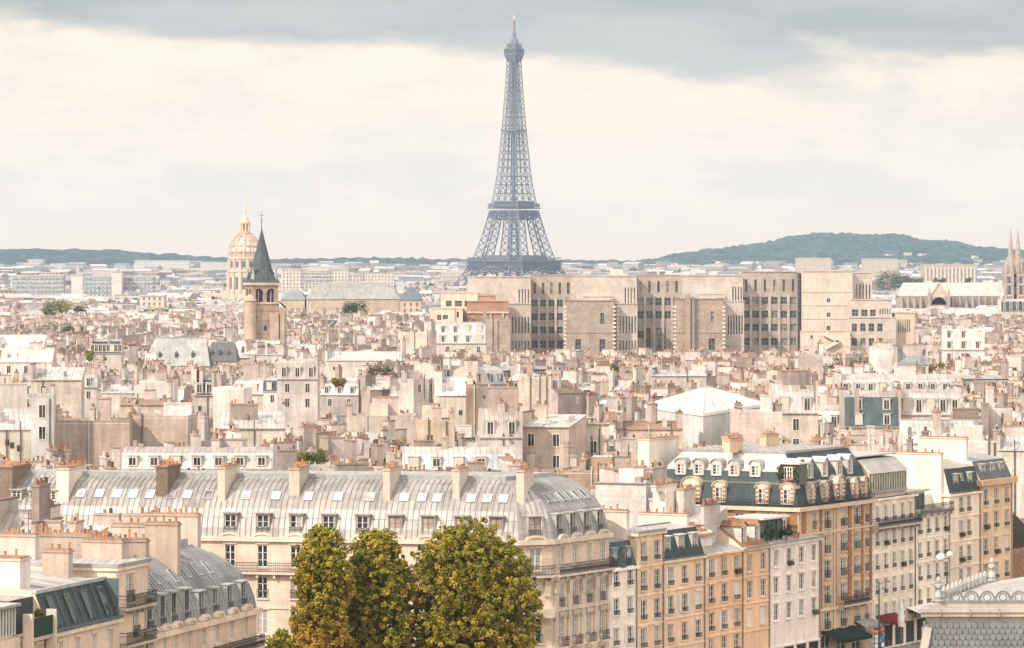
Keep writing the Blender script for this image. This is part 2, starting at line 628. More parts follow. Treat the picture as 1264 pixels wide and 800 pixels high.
def put_window(b, fr, u, z, w, h, style='', fcol=WHITE, scol=(0.70, 0.66, 0.60), bars=2, pane=None, railh=.95):
    x, y = at(fr, u)
    win = inst(m_frame(w, h, fcol, bars), 'window', b, x, y, z, fr[2])
    inst(m_pane(w, h, pane or pick_pane(R)), 'pane', win, 0, 0, 0, rel=True)
    if 'r' in style:
        inst(m_rail(w + .1, railh), 'guard_rail', win, 0, 0, -0.02, rel=True)
    if 's' in style:
        for sx in (-1, 1):
            inst(m_shutter(w * .52, h, scol), 'shutter', win, sx * (w * .5 + w * .26 + .03), 0, 0, rel=True)
    if 'c' in style:
        inst(m_shutter(w - .04, h - .03, scol), 'shutter', win, 0, .1, 0.01, rel=True)
    if 'f' in style:
        inst(m_flowers(w), 'flower_box', win, 0, 0, 0, rel=True)
    return win


def m_flowers(w):
    def b(mb):
        mb.box(-w / 2, w / 2, -.42, -.18, -.05, .16, 'paint', (0.09, 0.06, 0.045))
        r = random.Random(3)
        for i in range(170):
            u, v, z = r.uniform(-w * .55, w * .55), r.uniform(-.5, -.1), r.uniform(.12, .62) * r.uniform(.5, 1)
            leaf_quad(mb, (u, v, z + .05), .07, jit((0.06, 0.10, 0.03) if r.random() < .85 else (0.45, 0.12, 0.12), .4, r), r)
    return shared(('flower_box', w), b)


def leaf_quad(mb, c, s, col, r, n=None):
    if n is None:
        n = Vector((r.gauss(0, 1), r.gauss(0, 1), r.gauss(0, 1) + .4))
    if n.length < 1e-4:
        n = Vector((0, 0, 1))
    n = n.normalized()
    a = n.orthogonal().normalized()
    b = n.cross(a)
    t = r.random() * 6.3
    x = (a * cos(t) + b * sin(t)) * s
    y = (b * cos(t) - a * sin(t)) * s * .72
    c = Vector(c)
    mb.face([c - x, c - y * .9 + x * .1, c + x, c + y], 'leaf', col)


def wall_face(mb, L, z0, z1, ops, m, col, reveal=0.2):
    us = sorted(set([0.0, L] + [v for o in ops for v in (o[0], o[1])]))
    zs = sorted(set([z0, z1] + [v for o in ops for v in (o[2], o[3]) if z0 < v < z1]))
    for i in range(len(zs) - 1):
        za, zb = zs[i], zs[i + 1]
        zm = (za + zb) / 2
        row = [o for o in ops if o[2] < zm < o[3]]
        run = None
        for j in range(len(us) - 1):
            um = (us[j] + us[j + 1]) / 2
            solid = not any(o[0] < um < o[1] for o in row)
            if solid and run is None:
                run = us[j]
            if not solid and run is not None:
                mb.face([(run, 0, za), (us[j], 0, za), (us[j], 0, zb), (run, 0, zb)], m, col)
                run = None
        if run is not None:
            mb.face([(run, 0, za), (L, 0, za), (L, 0, zb), (run, 0, zb)], m, col)
    for a, b, c, d in ops:
        r = reveal
        mb.face([(a, 0, c), (a, r, c), (a, r, d), (a, 0, d)], m, col)
        mb.face([(b, 0, d), (b, r, d), (b, r, c), (b, 0, c)], m, col)
        mb.face([(a, 0, c), (b, 0, c), (b, r, c), (a, r, c)], m, col)
        mb.face([(a, 0, d), (a, r, d), (b, r, d), (b, 0, d)], m, col)


def spaced(L, n, margin):
    return [margin + (L - 2 * margin) * i / max(1, n - 1) for i in range(n)] if n > 1 else [L / 2]


def building(name, label, poly, z1, mat, col, rows=None, courses=(), trim=None, group=None, cat='building', z0=0.0, tops=None, surround=True):
    """walls with real window openings; rows[edge] = list of dicts (z, h, w, us, style)"""
    k_ = min(1, (col[0] - col[2]) / .25)
    col = (col[0] * .99, col[1] * (.985 - .035 * k_), col[2] * (.965 - .05 * k_))
    b = thing(name, label, cat, (poly[0][0], poly[0][1], z0), group)
    rows = rows or {}
    trim = trim or tuple(min(.9, c * 1.08) for c in col)
    mb = MB()
    n = len(poly)
    for i in range(n):
        fr = edge(poly[i], poly[(i + 1) % n])
        mb.frame(fr[0], fr[1], fr[2])
        ops = []
        for rw in rows.get(i, ()):
            for u in rw['us']:
                ops.append((u - rw['w'] / 2, u + rw['w'] / 2, rw['z'], rw['z'] + rw['h']))
        wall_face(mb, fr[3], z0, z1, ops, mat, col)
        for a, c, d, e in ops:
            if surround:
                t = .13
                mb.box(a - t, a, -.035, .0, d, e, mat, trim)
                mb.box(c, c + t, -.035, .0, d, e, mat, trim)
                mb.box(a - t - .05, c + t + .05, -.14, .0, e + .12, e + .27, mat, trim)
            mb.box(a - .16, c + .16, -.17, .0, d - .13, d, mat, trim)
    mb.frame()
    mb.face([(p[0], p[1], z1) for p in poly], mat, col)
    mb.obj('wall', b)
    for i in rows:
        fr = edge(poly[i], poly[(i + 1) % n])
        for rw in rows[i]:
            for k, u in enumerate(rw['us']):
                st = rw.get('style', '')
                if rw.get('vary'):
                    q = R.random()
                    st = st + ('c' if q < .07 and 's' not in st else 'f' if q < .13 else 's' if q < .19 and rw['w'] < 1.3 and 's' not in st else '')
                if isinstance(st, (list, tuple)):
                    st = st[k % len(st)]
                put_window(b, fr, u, rw['z'], rw['w'], rw['h'], st, rw.get('fcol', WHITE), rw.get('scol', (0.70, 0.66, 0.60)), rw.get('bars', 2), rw.get('pane'), rw.get('railh', .95))
    if courses:
        mb = MB()
        for z, h, pr in courses:
            mb.prism(inset(poly, [-pr] * n), z, z + h, mat, trim)
        mb.obj('cornice', b)
    return b


def m_pot(k):
    def b(mb):
        r, h = ((0.135, 0.52), (0.11, 0.72), (0.15, 0.36))[k % 3]
        mb.lathe(0, 0, [(r * .95, 0), (r * .8, h * .8), (r * 1.05, h * .84), (r * 1.0, h)], 8, 'pot', ((0.42, 0.22, 0.13), (0.48, 0.24, 0.12), (0.33, 0.20, 0.14), (0.16, 0.12, 0.10), (0.50, 0.29, 0.17), (0.40, 0.30, 0.23))[k], caps=False)
        mb.face([(r * .8 * cos(i * pi / 4), r * .8 * sin(i * pi / 4), h * .93) for i in range(8)], 'pot', (0.03, 0.02, 0.02))
    return shared(('chimney_pot', k), b)


def chimney(b, x, y, a, L, T, z0, z1, pots, col=CREAM, mat='plaster', rows=1, slope=0.0, gap=None):
    """stack L long (local u), T thick; slope lowers its base towards -u/+w is hidden in the roof"""
    mb = MB().frame(x, y, a)
    mb.box(-L / 2, L / 2, -T / 2, T / 2, z0, z1, mat, col)
    mb.box(-L / 2 - .09, L / 2 + .09, -T / 2 - .09, T / 2 + .09, z1 + .002, z1 + .17, mat, tuple(c * .8 for c in col))
    mb.box(-L / 2 + .03, L / 2 - .03, -T / 2 + .03, T / 2 - .03, z1 + .172, z1 + .30, 'pot', (0.36, 0.22, 0.15))
    o = mb.obj('chimney', b)
    for rr in range(rows):
        for i in range(pots):
            if R.random() < .16:
                continue
            u = -L / 2 + L * (i + .5) / pots + R.uniform(-.07, .07)
            w = 0 if rows == 1 else (-T * .25 + T * .5 * rr)
            fr = (x, y, a)
            px_, py_ = at(fr, u + R.uniform(-.04, .04), w)
            k = inst(m_pot(R.choices(range(6), [5, 3, 3, 1, 3, 1.5])[0]), 'chimney_pot', o, px_, py_, z1 + .28, R.random() * 6)
            k.scale = (1, 1, R.uniform(.5, 1.05))
            k.rotation_euler = (R.uniform(-.06, .06), R.uniform(-.06, .06), R.random() * 6)
    return o


def m_skylight(w=.8, l=1.2, col=(0.55, 0.55, 0.53), g=(0.10, 0.12, 0.13)):
    def b(mb):
        t = .07
        mb.box(-w / 2, w / 2, -l / 2, -l / 2 + t, -.05, .10, 'zinc_sheet', col)
        mb.box(-w / 2, w / 2, l / 2 - t, l / 2, -.05, .10, 'zinc_sheet', col)
        mb.box(-w / 2, -w / 2 + t, -l / 2 + t, l / 2 - t, -.05, .098, 'zinc_sheet', col)
        mb.box(w / 2 - t, w / 2, -l / 2 + t, l / 2 - t, -.05, .098, 'zinc_sheet', col)
        mb.face([(-w / 2, -l / 2, .075), (w / 2, -l / 2, .075), (w / 2, l / 2, .075), (-w / 2, l / 2, .075)], 'glass', g)
    return shared(('skylight', w, l, col, g), b)


def prof_at(levels, z=None, d=None):
    """(inset, z, slope angle) on a roof profile at height z"""
    for (d0, z0), (d1, z1) in zip(levels, levels[1:]):
        if z0 <= z <= z1 and z1 > z0:
            t = (z - z0) / (z1 - z0)
            return d0 + (d1 - d0) * t, z, atan2(z1 - z0, d1 - d0)
    return levels[-1][0], levels[-1][1], 0.0


def put_skylight(b, fr, u, z, levels, f=1.0, w=.8, l=1.2, g=(0.10, 0.12, 0.13)):
    d, z, sl = prof_at(levels, z)
    x, y = at(fr, u, d * f)
    return inst(m_skylight(w, l, g=g), 'skylight', b, x, y, z + .03, fr[2], tilt=sl)


def dormer(b, fr, u, z, w, h, d0, depth, col=ZINC, mat='zinc_sheet', cap='flat', kind='dark', fcol=WHITE, cheek=.14, rail=False, capcol=None, win=True, extra=None):
    """box dormer standing on the roof slope; its window is a sub-part"""
    mb = MB().frame(*at(fr, 0, 0), fr[2])
    a, c = u - w / 2 - cheek, u + w / 2 + cheek
    zt = z + h + .10
    capcol = capcol or col
    mb.box(a, u - w / 2, d0, d0 + depth, z - .1, zt, mat, col)
    mb.box(u + w / 2, c, d0, d0 + depth, z - .1, zt, mat, col)
    mb.box(u - w / 2, u + w / 2, d0 + .004, d0 + depth, z + h, zt - .003, mat, col)
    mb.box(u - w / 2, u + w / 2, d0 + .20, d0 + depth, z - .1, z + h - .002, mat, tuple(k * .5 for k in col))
    mb.box(u - w / 2, u + w / 2, d0 - .06, d0 + .19, z - .12, z, mat, col)
    if cap == 'flat':
        mb.box(a - .12, c + .12, d0 - .22, d0 + depth, zt + .002, zt + .11, 'zinc_sheet', capcol)
    elif cap == 'gable':
        pk = zt + (c - a) * .38
        e = .16
        for s in (0, 1):
            p = [(a - e, d0 - .2, zt - .05), (u, d0 - .2, pk), (u, d0 + depth, pk), (a - e, d0 + depth, zt - .05)]
            if s:
                p = [(2 * u - q[0], q[1], q[2]) for q in p][::-1]
            mb.face(p[::-1], 'zinc_sheet' if mat != 'tile' else 'tile', capcol)
            mb.face([(q[0], q[1], q[2] + .1) for q in p[::-1]][::-1], 'zinc_sheet' if mat != 'tile' else 'tile', capcol)
            k = p if not s else p[::-1]
            mb.face([k[0], k[1], (k[1][0], k[1][1], k[1][2] + .1), (k[0][0], k[0][1], k[0][2] + .1)], 'paint', capcol)
        mb.face([(a, d0, zt), (c, d0, zt), (u, d0, pk)], mat if mat != 'tile' else 'plaster', col)
    elif cap == 'round':
        n = 10
        rr = (c - a) / 2
        for ex, m2, cc, off in ((.0, mat, col, 0.0), (.13, 'zinc_sheet', capcol, -.15)):
            pts = [(u - (rr + ex) * cos(pi * i / n), zt - .02 + (rr + ex) * sin(pi * i / n) * .8) for i in range(n + 1)]
            for i in range(n):
                p, q = pts[i], pts[i + 1]
                mb.face([(p[0], d0 + off, p[1]), (p[0], d0 + depth, p[1]), (q[0], d0 + depth, q[1]), (q[0], d0 + off, q[1])][::-1], m2, cc)
            if ex:
                inn = [(u - rr * cos(pi * i / n), zt - .02 + rr * sin(pi * i / n) * .8) for i in range(n + 1)]
                for i in range(n):
                    mb.face([(inn[i][0], d0 + off, inn[i][1]), (inn[i + 1][0], d0 + off, inn[i + 1][1]), (pts[i + 1][0], d0 + off, pts[i + 1][1]), (pts[i][0], d0 + off, pts[i][1])][::-1], 'zinc_sheet', capcol)
            else:
                mb.face([(p[0], d0 + off + .01, p[1]) for p in pts][::-1], mat, col)
    if extra:
        extra(mb)
    o = mb.obj('dormer', b)
    if win:
        x, y = at(fr, u, d0 + .06)
        inst(m_fullwin(w, h, fcol, kind), 'window', o, x, y, z, fr[2])
    if rail:
        x, y = at(fr, u, d0 + .02)
        inst(m_rail(w + .1, .8), 'guard_rail', o, x, y, z, fr[2])
    return o


def simple_roof(b, poly, levels, fac, mat, col, party=('plaster', CREAM), topm=None, rib=0.0, redges=(), over=0.0, name='roof'):
    mb = MB()
    def mf(i, k):
        if i >= 0 and fac[i] == 0:
            return party
        if i < 0 or (k >= len(levels) - 2 and topm):
            return topm or (mat, col)
        return (mat, col)
    pl = inset(poly, [-over] * len(poly)) if over else poly
    loft(mb, pl, levels, fac, mf)
    if rib:
        ribs(mb, pl, levels, fac, redges, rib, .07, 'zinc_sheet', tuple(c * .86 for c in col))
    return mb.obj(name, b)


def gutter(b, fr, u0, u1, z, proj=.28, h=.2, col=ZINC_D):
    mb = MB().frame(fr[0], fr[1], fr[2])
    mb.box(u0, u1, -proj, .02, z, z + h, 'zinc_sheet', col)
    return mb.obj('gutter', b)


def balcony(b, fr, u0, u1, z, depth=.8, h=1.0, slab=(0.6, 0.52, 0.44), dense=.16, panel=False):
    mb = MB().frame(fr[0], fr[1], fr[2])
    mb.box(u0, u1, -depth, -.002, z - .22, z, 'stone', slab)
    for u in [u0 + (u1 - u0) * i / max(1, int((u1 - u0) / 1.8)) for i in range(int((u1 - u0) / 1.8) + 1)]:
        uu = min(max(u, u0 + .15), u1 - .15)
        mb.box(uu - .12, uu + .12, -depth * .75, -.003, z - .6, z - .222, 'stone', slab)
    o = mb.obj('balcony', b)
    mb = MB().frame(fr[0], fr[1], fr[2])
    w = -depth + .05
    for zz, t in ((h - .03, .06), (h * .7, .045), (.1, .045)):
        mb.box(u0, u1, w - .025, w + .025, z + zz - t / 2, z + zz + t / 2, 'iron', IRON)
        for uu in (u0, u1):
            mb.box(uu - .02, uu + .02, w + .026, -.05, z + zz - t / 2 + .003, z + zz + t / 2 - .003, 'iron', IRON)
    n = max(2, int((u1 - u0) / dense))
    for i in range(n + 1):
        u = u0 + (u1 - u0) * i / n
        mb.box(u - .014, u + .014, w - .014, w + .014, z, z + h - .06, 'iron', IRON)
        if panel and i < n:
            mb.box(u + .05, u + dense * .62, w - .008, w + .008, z + .2, z + h * .5, 'iron', IRON)
    mb.obj('railing', o)
    return o
# ------------------------------------------------------------------ ground and quay street
def ground():
    mb = MB()
    xs = [-3600, -1500, -500, 0, 500, 1500, 3600]
    ys = [-300, 0, 300, 600, 1500, 3000] + list(range(3500, 12600, 500))
    for i in range(len(xs) - 1):
        for j in range(len(ys) - 1):
            q = [(xs[a], ys[b], ground_z(ys[b])) for a, b in ((i, j), (i + 1, j), (i + 1, j + 1), (i, j + 1))]
            mb.face(q, 'ground', (0.16, 0.14, 0.12))
    tag(mb.obj('ground'), kind='structure')


def ground_z(y):
    t = min(1, max(0, (y - 3000) / 5500))
    return 34 * t * t * (3 - 2 * t)


ground()
S = (10.08, 401.7, radians(60))            # building line of the quay, first stretch
S2 = (32.7, 443.0, radians(60))            # second stretch, set back
mb = MB().frame(*S)
mb.box(-130, 52, -16, -5, -.05, .004, 'ground', (0.055, 0.053, 0.052), bottom=False)
mb.box(52.001, 150, -16, -3, -.05, .004, 'ground', (0.055, 0.053, 0.052), bottom=False)
tag(mb.obj('road'), kind='structure')
mb = MB().frame(*S)
mb.box(-130, 49.8, -5, 0, -.05, .13, 'ground', (0.30, 0.27, 0.24), bottom=False)
mb.box(49.8, 150, -3, 2.7, -.05, .13, 'ground', (0.30, 0.27, 0.24), bottom=False)
tag(mb.obj('pavement'), kind='structure')
mb = MB().frame(*S)
for i in range(38):
    mb.box(-110 + i * 6.5, -107 + i * 6.5, -10.6, -10.45, .003, .008, 'paint', (0.6, 0.6, 0.58), bottom=False)
tag(mb.obj('road_marking'), kind='structure')


def arch_hood(mb, u, z, w, h, d0, d1, m, col):
    n = 8
    o = [(u - w / 2 * cos(pi * i / n), z + h * sin(pi * i / n)) for i in range(n + 1)]
    k = [(u - w * .36 * cos(pi * i / n), z + h * .55 * sin(pi * i / n)) for i in range(n + 1)]
    for i in range(n):
        a, b, c, d = o[i], o[i + 1], k[i + 1], k[i]
        mb.face([(d[0], d0, d[1]), (c[0], d0, c[1]), (b[0], d0, b[1]), (a[0], d0, a[1])], m, col)
        mb.face([(a[0], d0, a[1]), (b[0], d0, b[1]), (b[0], d1, b[1]), (a[0], d1, a[1])], m, col)
        mb.face([(d[0], d1, d[1]), (c[0], d1, c[1]), (c[0], d0, c[1]), (d[0], d0, d[1])], m, col)
    mb.face([(p[0], d0 + .1, p[1]) for p in k][::-1], m, tuple(c * .9 for c in col))


# ------------------------------------------------------------------ long zinc-roofed block
def zinc_block():
    B1, B2, C = (0.65, 389.8), (4.09, 391.3), (10.08, 401.7)
    A = (B1[0] - 62.4 * .978, B1[1] + 62.4 * .208)
    D = (C[0] - 12.1, C[1] + 7.0)
    E = (A[0] + 2.9, A[1] + 13.4)
    poly = [A, B1, B2, C, D, E]
    f0, f1, f2 = edge(A, B1), edge(B1, B2), edge(B2, C)
    dpx = [27, 284, 324, 365, 405, 447, 487, 528, 569, 612]
    us = [u_at(p, f0) for p in dpx]
    col = (0.72, 0.60, 0.505)
    s2 = [1.9 + i * (f2[3] - 3.4) / 3 for i in range(4)]
    rows = {0: [dict(z=15.2, h=2.25, w=1.05, us=us, style=''), dict(z=12.05, h=2.2, w=1.05, us=us, style='r'), dict(z=8.4, h=2.4, w=1.1, us=us, style=''),
                dict(z=4.9, h=2.3, w=1.1, us=us), dict(z=.8, h=3.0, w=1.6, us=us, pane='dark')],
            1: [dict(z=15.2, h=2.2, w=1.3, us=[f1[3] / 2], pane='curt'), dict(z=7.9, h=2.7, w=1.4, us=[f1[3] / 2], style='r'), dict(z=4.6, h=2.3, w=1.3, us=[f1[3] / 2])],
            2: [dict(z=15.5, h=1.95, w=1.05, us=s2, pane='curt'), dict(z=11.4, h=2.35, w=1.0, us=s2, style='r', pane='half'), dict(z=7.9, h=2.5, w=1.0, us=s2, pane='half'),
                dict(z=4.5, h=2.3, w=1.0, us=s2), dict(z=.6, h=3.1, w=1.5, us=s2, pane='dark')]}
    b = building('apartment_block', 'long cream block with a curved grey zinc roof behind the three trees', poly, 18.2, 'stone', col, rows,
                 courses=[(17.85, .45, .35), (11.0, .25, .12), (7.2, .3, .15)], cat='apartment block', trim=(0.75, 0.64, 0.52))
    lv = [(0, 18.3), (.18, 19.2), (.5, 20.2), (1.0, 21.15), (1.75, 22.05), (2.8, 22.9), (4.2, 23.6), (5.7, 24.0)]
    fac = [1, 1.05, 1, 0, .3, 0]
    mb = MB()
    def mf(i, k):
        if i in (3, 5): return 'plaster', CREAM
        return 'zinc_panel', ((0.375, 0.355, 0.33) if i in (0, 1) else (0.355, 0.355, 0.35))  # street side's bluish shade is put into its zinc colour
    loft(mb, poly, lv, fac, mf)
    ribs(mb, poly, lv, fac, [0, 1, 2], .58, .06, 'zinc_sheet', (0.25, 0.24, 0.225))
    # horizontal folds in the sheet
    for i, fr in ((0, f0), (2, f2)):
        for z in (20.25, 22.1):
            d, _, _ = prof_at(lv, z)
            r = inset(poly, [d * f - .015 for f in fac])
            mb.bar((*r[i], z), (*r[i + 1], z), .055, 'zinc_sheet', (0.46, 0.45, 0.43))
    roof = mb.obj('roof', b)
    mb = MB()
    q0, q1, q2 = inset(poly, [d * 5.7 for d in fac])[0], inset(poly, [d * 5.7 for d in fac])[1], inset(poly, [d * 5.7 for d in fac])[3]
    mb.prism([(q0[0] + .3, q0[1] + .1), (q1[0] - .2, q1[1] + .15), (q2[0] - .5, q2[1]), (q0[0] + .5, q0[1] + 1.9)], 23.7, 24.45, 'zinc_sheet', (0.36, 0.37, 0.37), 'zinc_sheet', ZINC)
    mb.obj('ridge_curb', roof)
    for u, p in zip(us, dpx):
        dormer(b, f0, u, 18.55, 1.2, 2.0, .12, 2.2, col=(0.34, 0.32, 0.30), kind='curt' if p > 480 else R.choice(['half', 'dark', 'half']), rail=p <= 480, fcol=WHITE if p <= 480 else (0.25, 0.17, 0.12))
    dormer(b, f1, f1[3] / 2, 18.55, 1.35, 2.05, .12, 2.2, col=(0.57, 0.54, 0.49), kind='curt', fcol=(0.25, 0.17, 0.12), rail=True)
    for u in s2:
        dormer(b, f2, u - .25, 18.5, 1.05, 2.2, .12, 2.2, col=(0.50, 0.50, 0.48), kind='half', fcol=(0.35, 0.3, 0.26), rail=True)
    for p in (92, 115, 137, 157, 178, 204, 224, 250, 297, 334, 374, 411, 451, 493, 515, 534, 576, 596, 616):
        put_skylight(b, f0, u_at(p, f0), 22.35, lv, 1.0, .95, 1.25, g=(0.62, 0.61, 0.58) if R.random() < .85 else (0.2, 0.2, 0.2))  # mostly pale glass: the sky's reflection is put into the glass colour
    for i in range(6):
        put_skylight(b, f2, 2.4 + i * 1.55, 22.3, lv, 1.0, .85, 1.25)
    for p in (15, 37, 58):
        dormer(b, f0, u_at(p, f0), 21.7, .9, .9, 1.3, 1.8, col=(0.5, 0.48, 0.45), kind='dark')
    # hoods on the cornice, balcony, pilasters
    for fr, u, w in [(f0, u, 2.3) for u in us] + [(f2, u, 1.9) for u in s2] + [(f1, f1[3] / 2, 2.5)]:
        mb = MB().frame(*fr[:3])
        arch_hood(mb, u, 18.25, w, .55, -.36, .1, 'stone', (0.74, 0.63, 0.51))
        mb.obj('pediment', b)
    balcony(b, f0, 1, f0[3] - .1, 14.75, .75, 1.0, col, dense=.2)
    balcony(b, f1, .1, f1[3] - .1, 14.75, .75, 1.0, col)
    balcony(b, f2, .1, f2[3] - .2, 14.75, .85, 1.05, col, dense=.17, panel=True)
    mb = MB().frame(*f2[:3])
    for k in range(5):
        u = .45 + k * (f2[3] - .9) / 4
        mb.box(u - .2, u + .2, -.14, 0, 7.5, 13.6, 'stone', (0.70, 0.59, 0.48))
        mb.box(u - .38, u + .38, -.42, 0, 12.9, 14.1, 'stone', (0.62, 0.52, 0.42))
        mb.box(u - .3, u + .3, -.3, 0, 10.2, 11.0, 'stone', (0.66, 0.55, 0.45))
    for u in s2:
        mb.box(u - .8, u + .8, -.3, 0, 14.0, 14.3, 'stone', (0.66, 0.55, 0.45))
        mb.box(u - .7, u + .7, -.25, 0, 10.45, 10.9, 'stone', (0.58, 0.48, 0.38))
    mb.frame(*f1[:3])
    mb.box(.35, .95, -.35, 0, 12.6, 14.2, 'stone', (0.62, 0.52, 0.42))
    mb.box(f1[3] - .95, f1[3] - .35, -.35, 0, 12.6, 14.2, 'stone', (0.62, 0.52, 0.42))
    mb.box(.2, f1[3] - .2, -1.1, 0, 10.5, 11.5, 'stone', (0.62, 0.52, 0.42))
    mb.obj('pilaster', b)
    for u in s2:
        balcony(b, f2, u - .75, u + .75, 7.4, .55, .95, col)
    # fire walls with their chimneys, running back from the front
    for p, T, L, d0, zt, cc, n in ((-3, 2.2, 6, 1.4, 24.9, (0.22, 0.17, 0.13), 7), (72, 1.35, 5.4, 1.3, 24.85, (0.74, 0.66, 0.57), 7), (193, 1.25, 4.6, 1.9, 25.1, (0.20, 0.155, 0.12), 8),
                                   (268, .75, 5.6, 1.5, 25.1, (0.66, 0.55, 0.45), 9), (356, 1.1, 4.0, 2.2, 25.05, (0.55, 0.46, 0.38), 6),
                                   (472, .7, 5.0, 1.7, 25.1, (0.60, 0.52, 0.44), 7), (557, .7, 4.4, 2.1, 25.1, (0.64, 0.56, 0.48), 6), (637, .8, 4.6, 2.0, 25.1, (0.64, 0.54, 0.45), 7)):
        u = u_at(p, f0)
        x, y = at(f0, u, d0 + L / 2)
        chimney(b, x, y, f0[2] + pi / 2, L, T, 20.2, zt, n, cc, mat='plaster' if cc[0] > .3 else 'brick', rows=1 if T < 1 else 2)
    return b


zinc_block()


# ------------------------------------------------------------------ row of houses along the quay
def row_house(name, label, fr, px0, px1, eave, mat, col, ycs, n, w, h, style, depth=9.0, pitch=3.05, roofless=False, courses=(), margin=None, group='houses along the quay', cat='house', shop=True, fcol=WHITE, scol=(0.70, 0.66, 0.60)):
    u0, u1 = u_at(px0, fr), u_at(px1, fr)
    L = u1 - u0
    poly = [at(fr, u0 + .01), at(fr, u1 - .01), at(fr, u1 - .01, depth), at(fr, u0 + .01, depth)]
    f = edge(poly[0], poly[1])
    um = (u0 + u1) / 2
    zs = [z_at(y, fr, um) for y in ycs]
    while zs[-1] > 4.9:
        zs.append(zs[-1] - pitch)
    ze = z_at(eave, fr, um)
    us = spaced(L, n, margin or max(.95, L / n / 2))
    rows = [dict(z=z - h / 2, h=h, w=w, us=us, style=style, fcol=fcol, scol=scol, railh=.5, vary=True) for z in zs if z - h / 2 > 3.2]
    if shop:
        k = max(1, int(L / 2.8))
        rows.append(dict(z=.3, h=2.6, w=L / k - .6, us=spaced(L, k, L / k / 2), pane='dark', bars=1, fcol=(0.08, 0.09, 0.08)))
    cs = [(ze - .25, .25, .3)] + [(z - h / 2 - .62, .15, .12) for z in zs if courses and z - h / 2 > 3.2]
    col = tuple(min(.86, c * 1.16) for c in col)
    b = building(name, label, poly, ze, mat, col, {0: rows}, courses=cs, group=group, cat=cat)
    mb = MB().frame(*f[:3])
    mb.bar((L - .2, -.1, 3.2), (L - .2, -.1, ze - .3), .13, 'zinc_sheet', (0.30, 0.26, 0.23) if len(label) % 2 else (0.46, 0.40, 0.35))
    mb.obj('drainpipe', b)
    return b, poly, f, ze, us


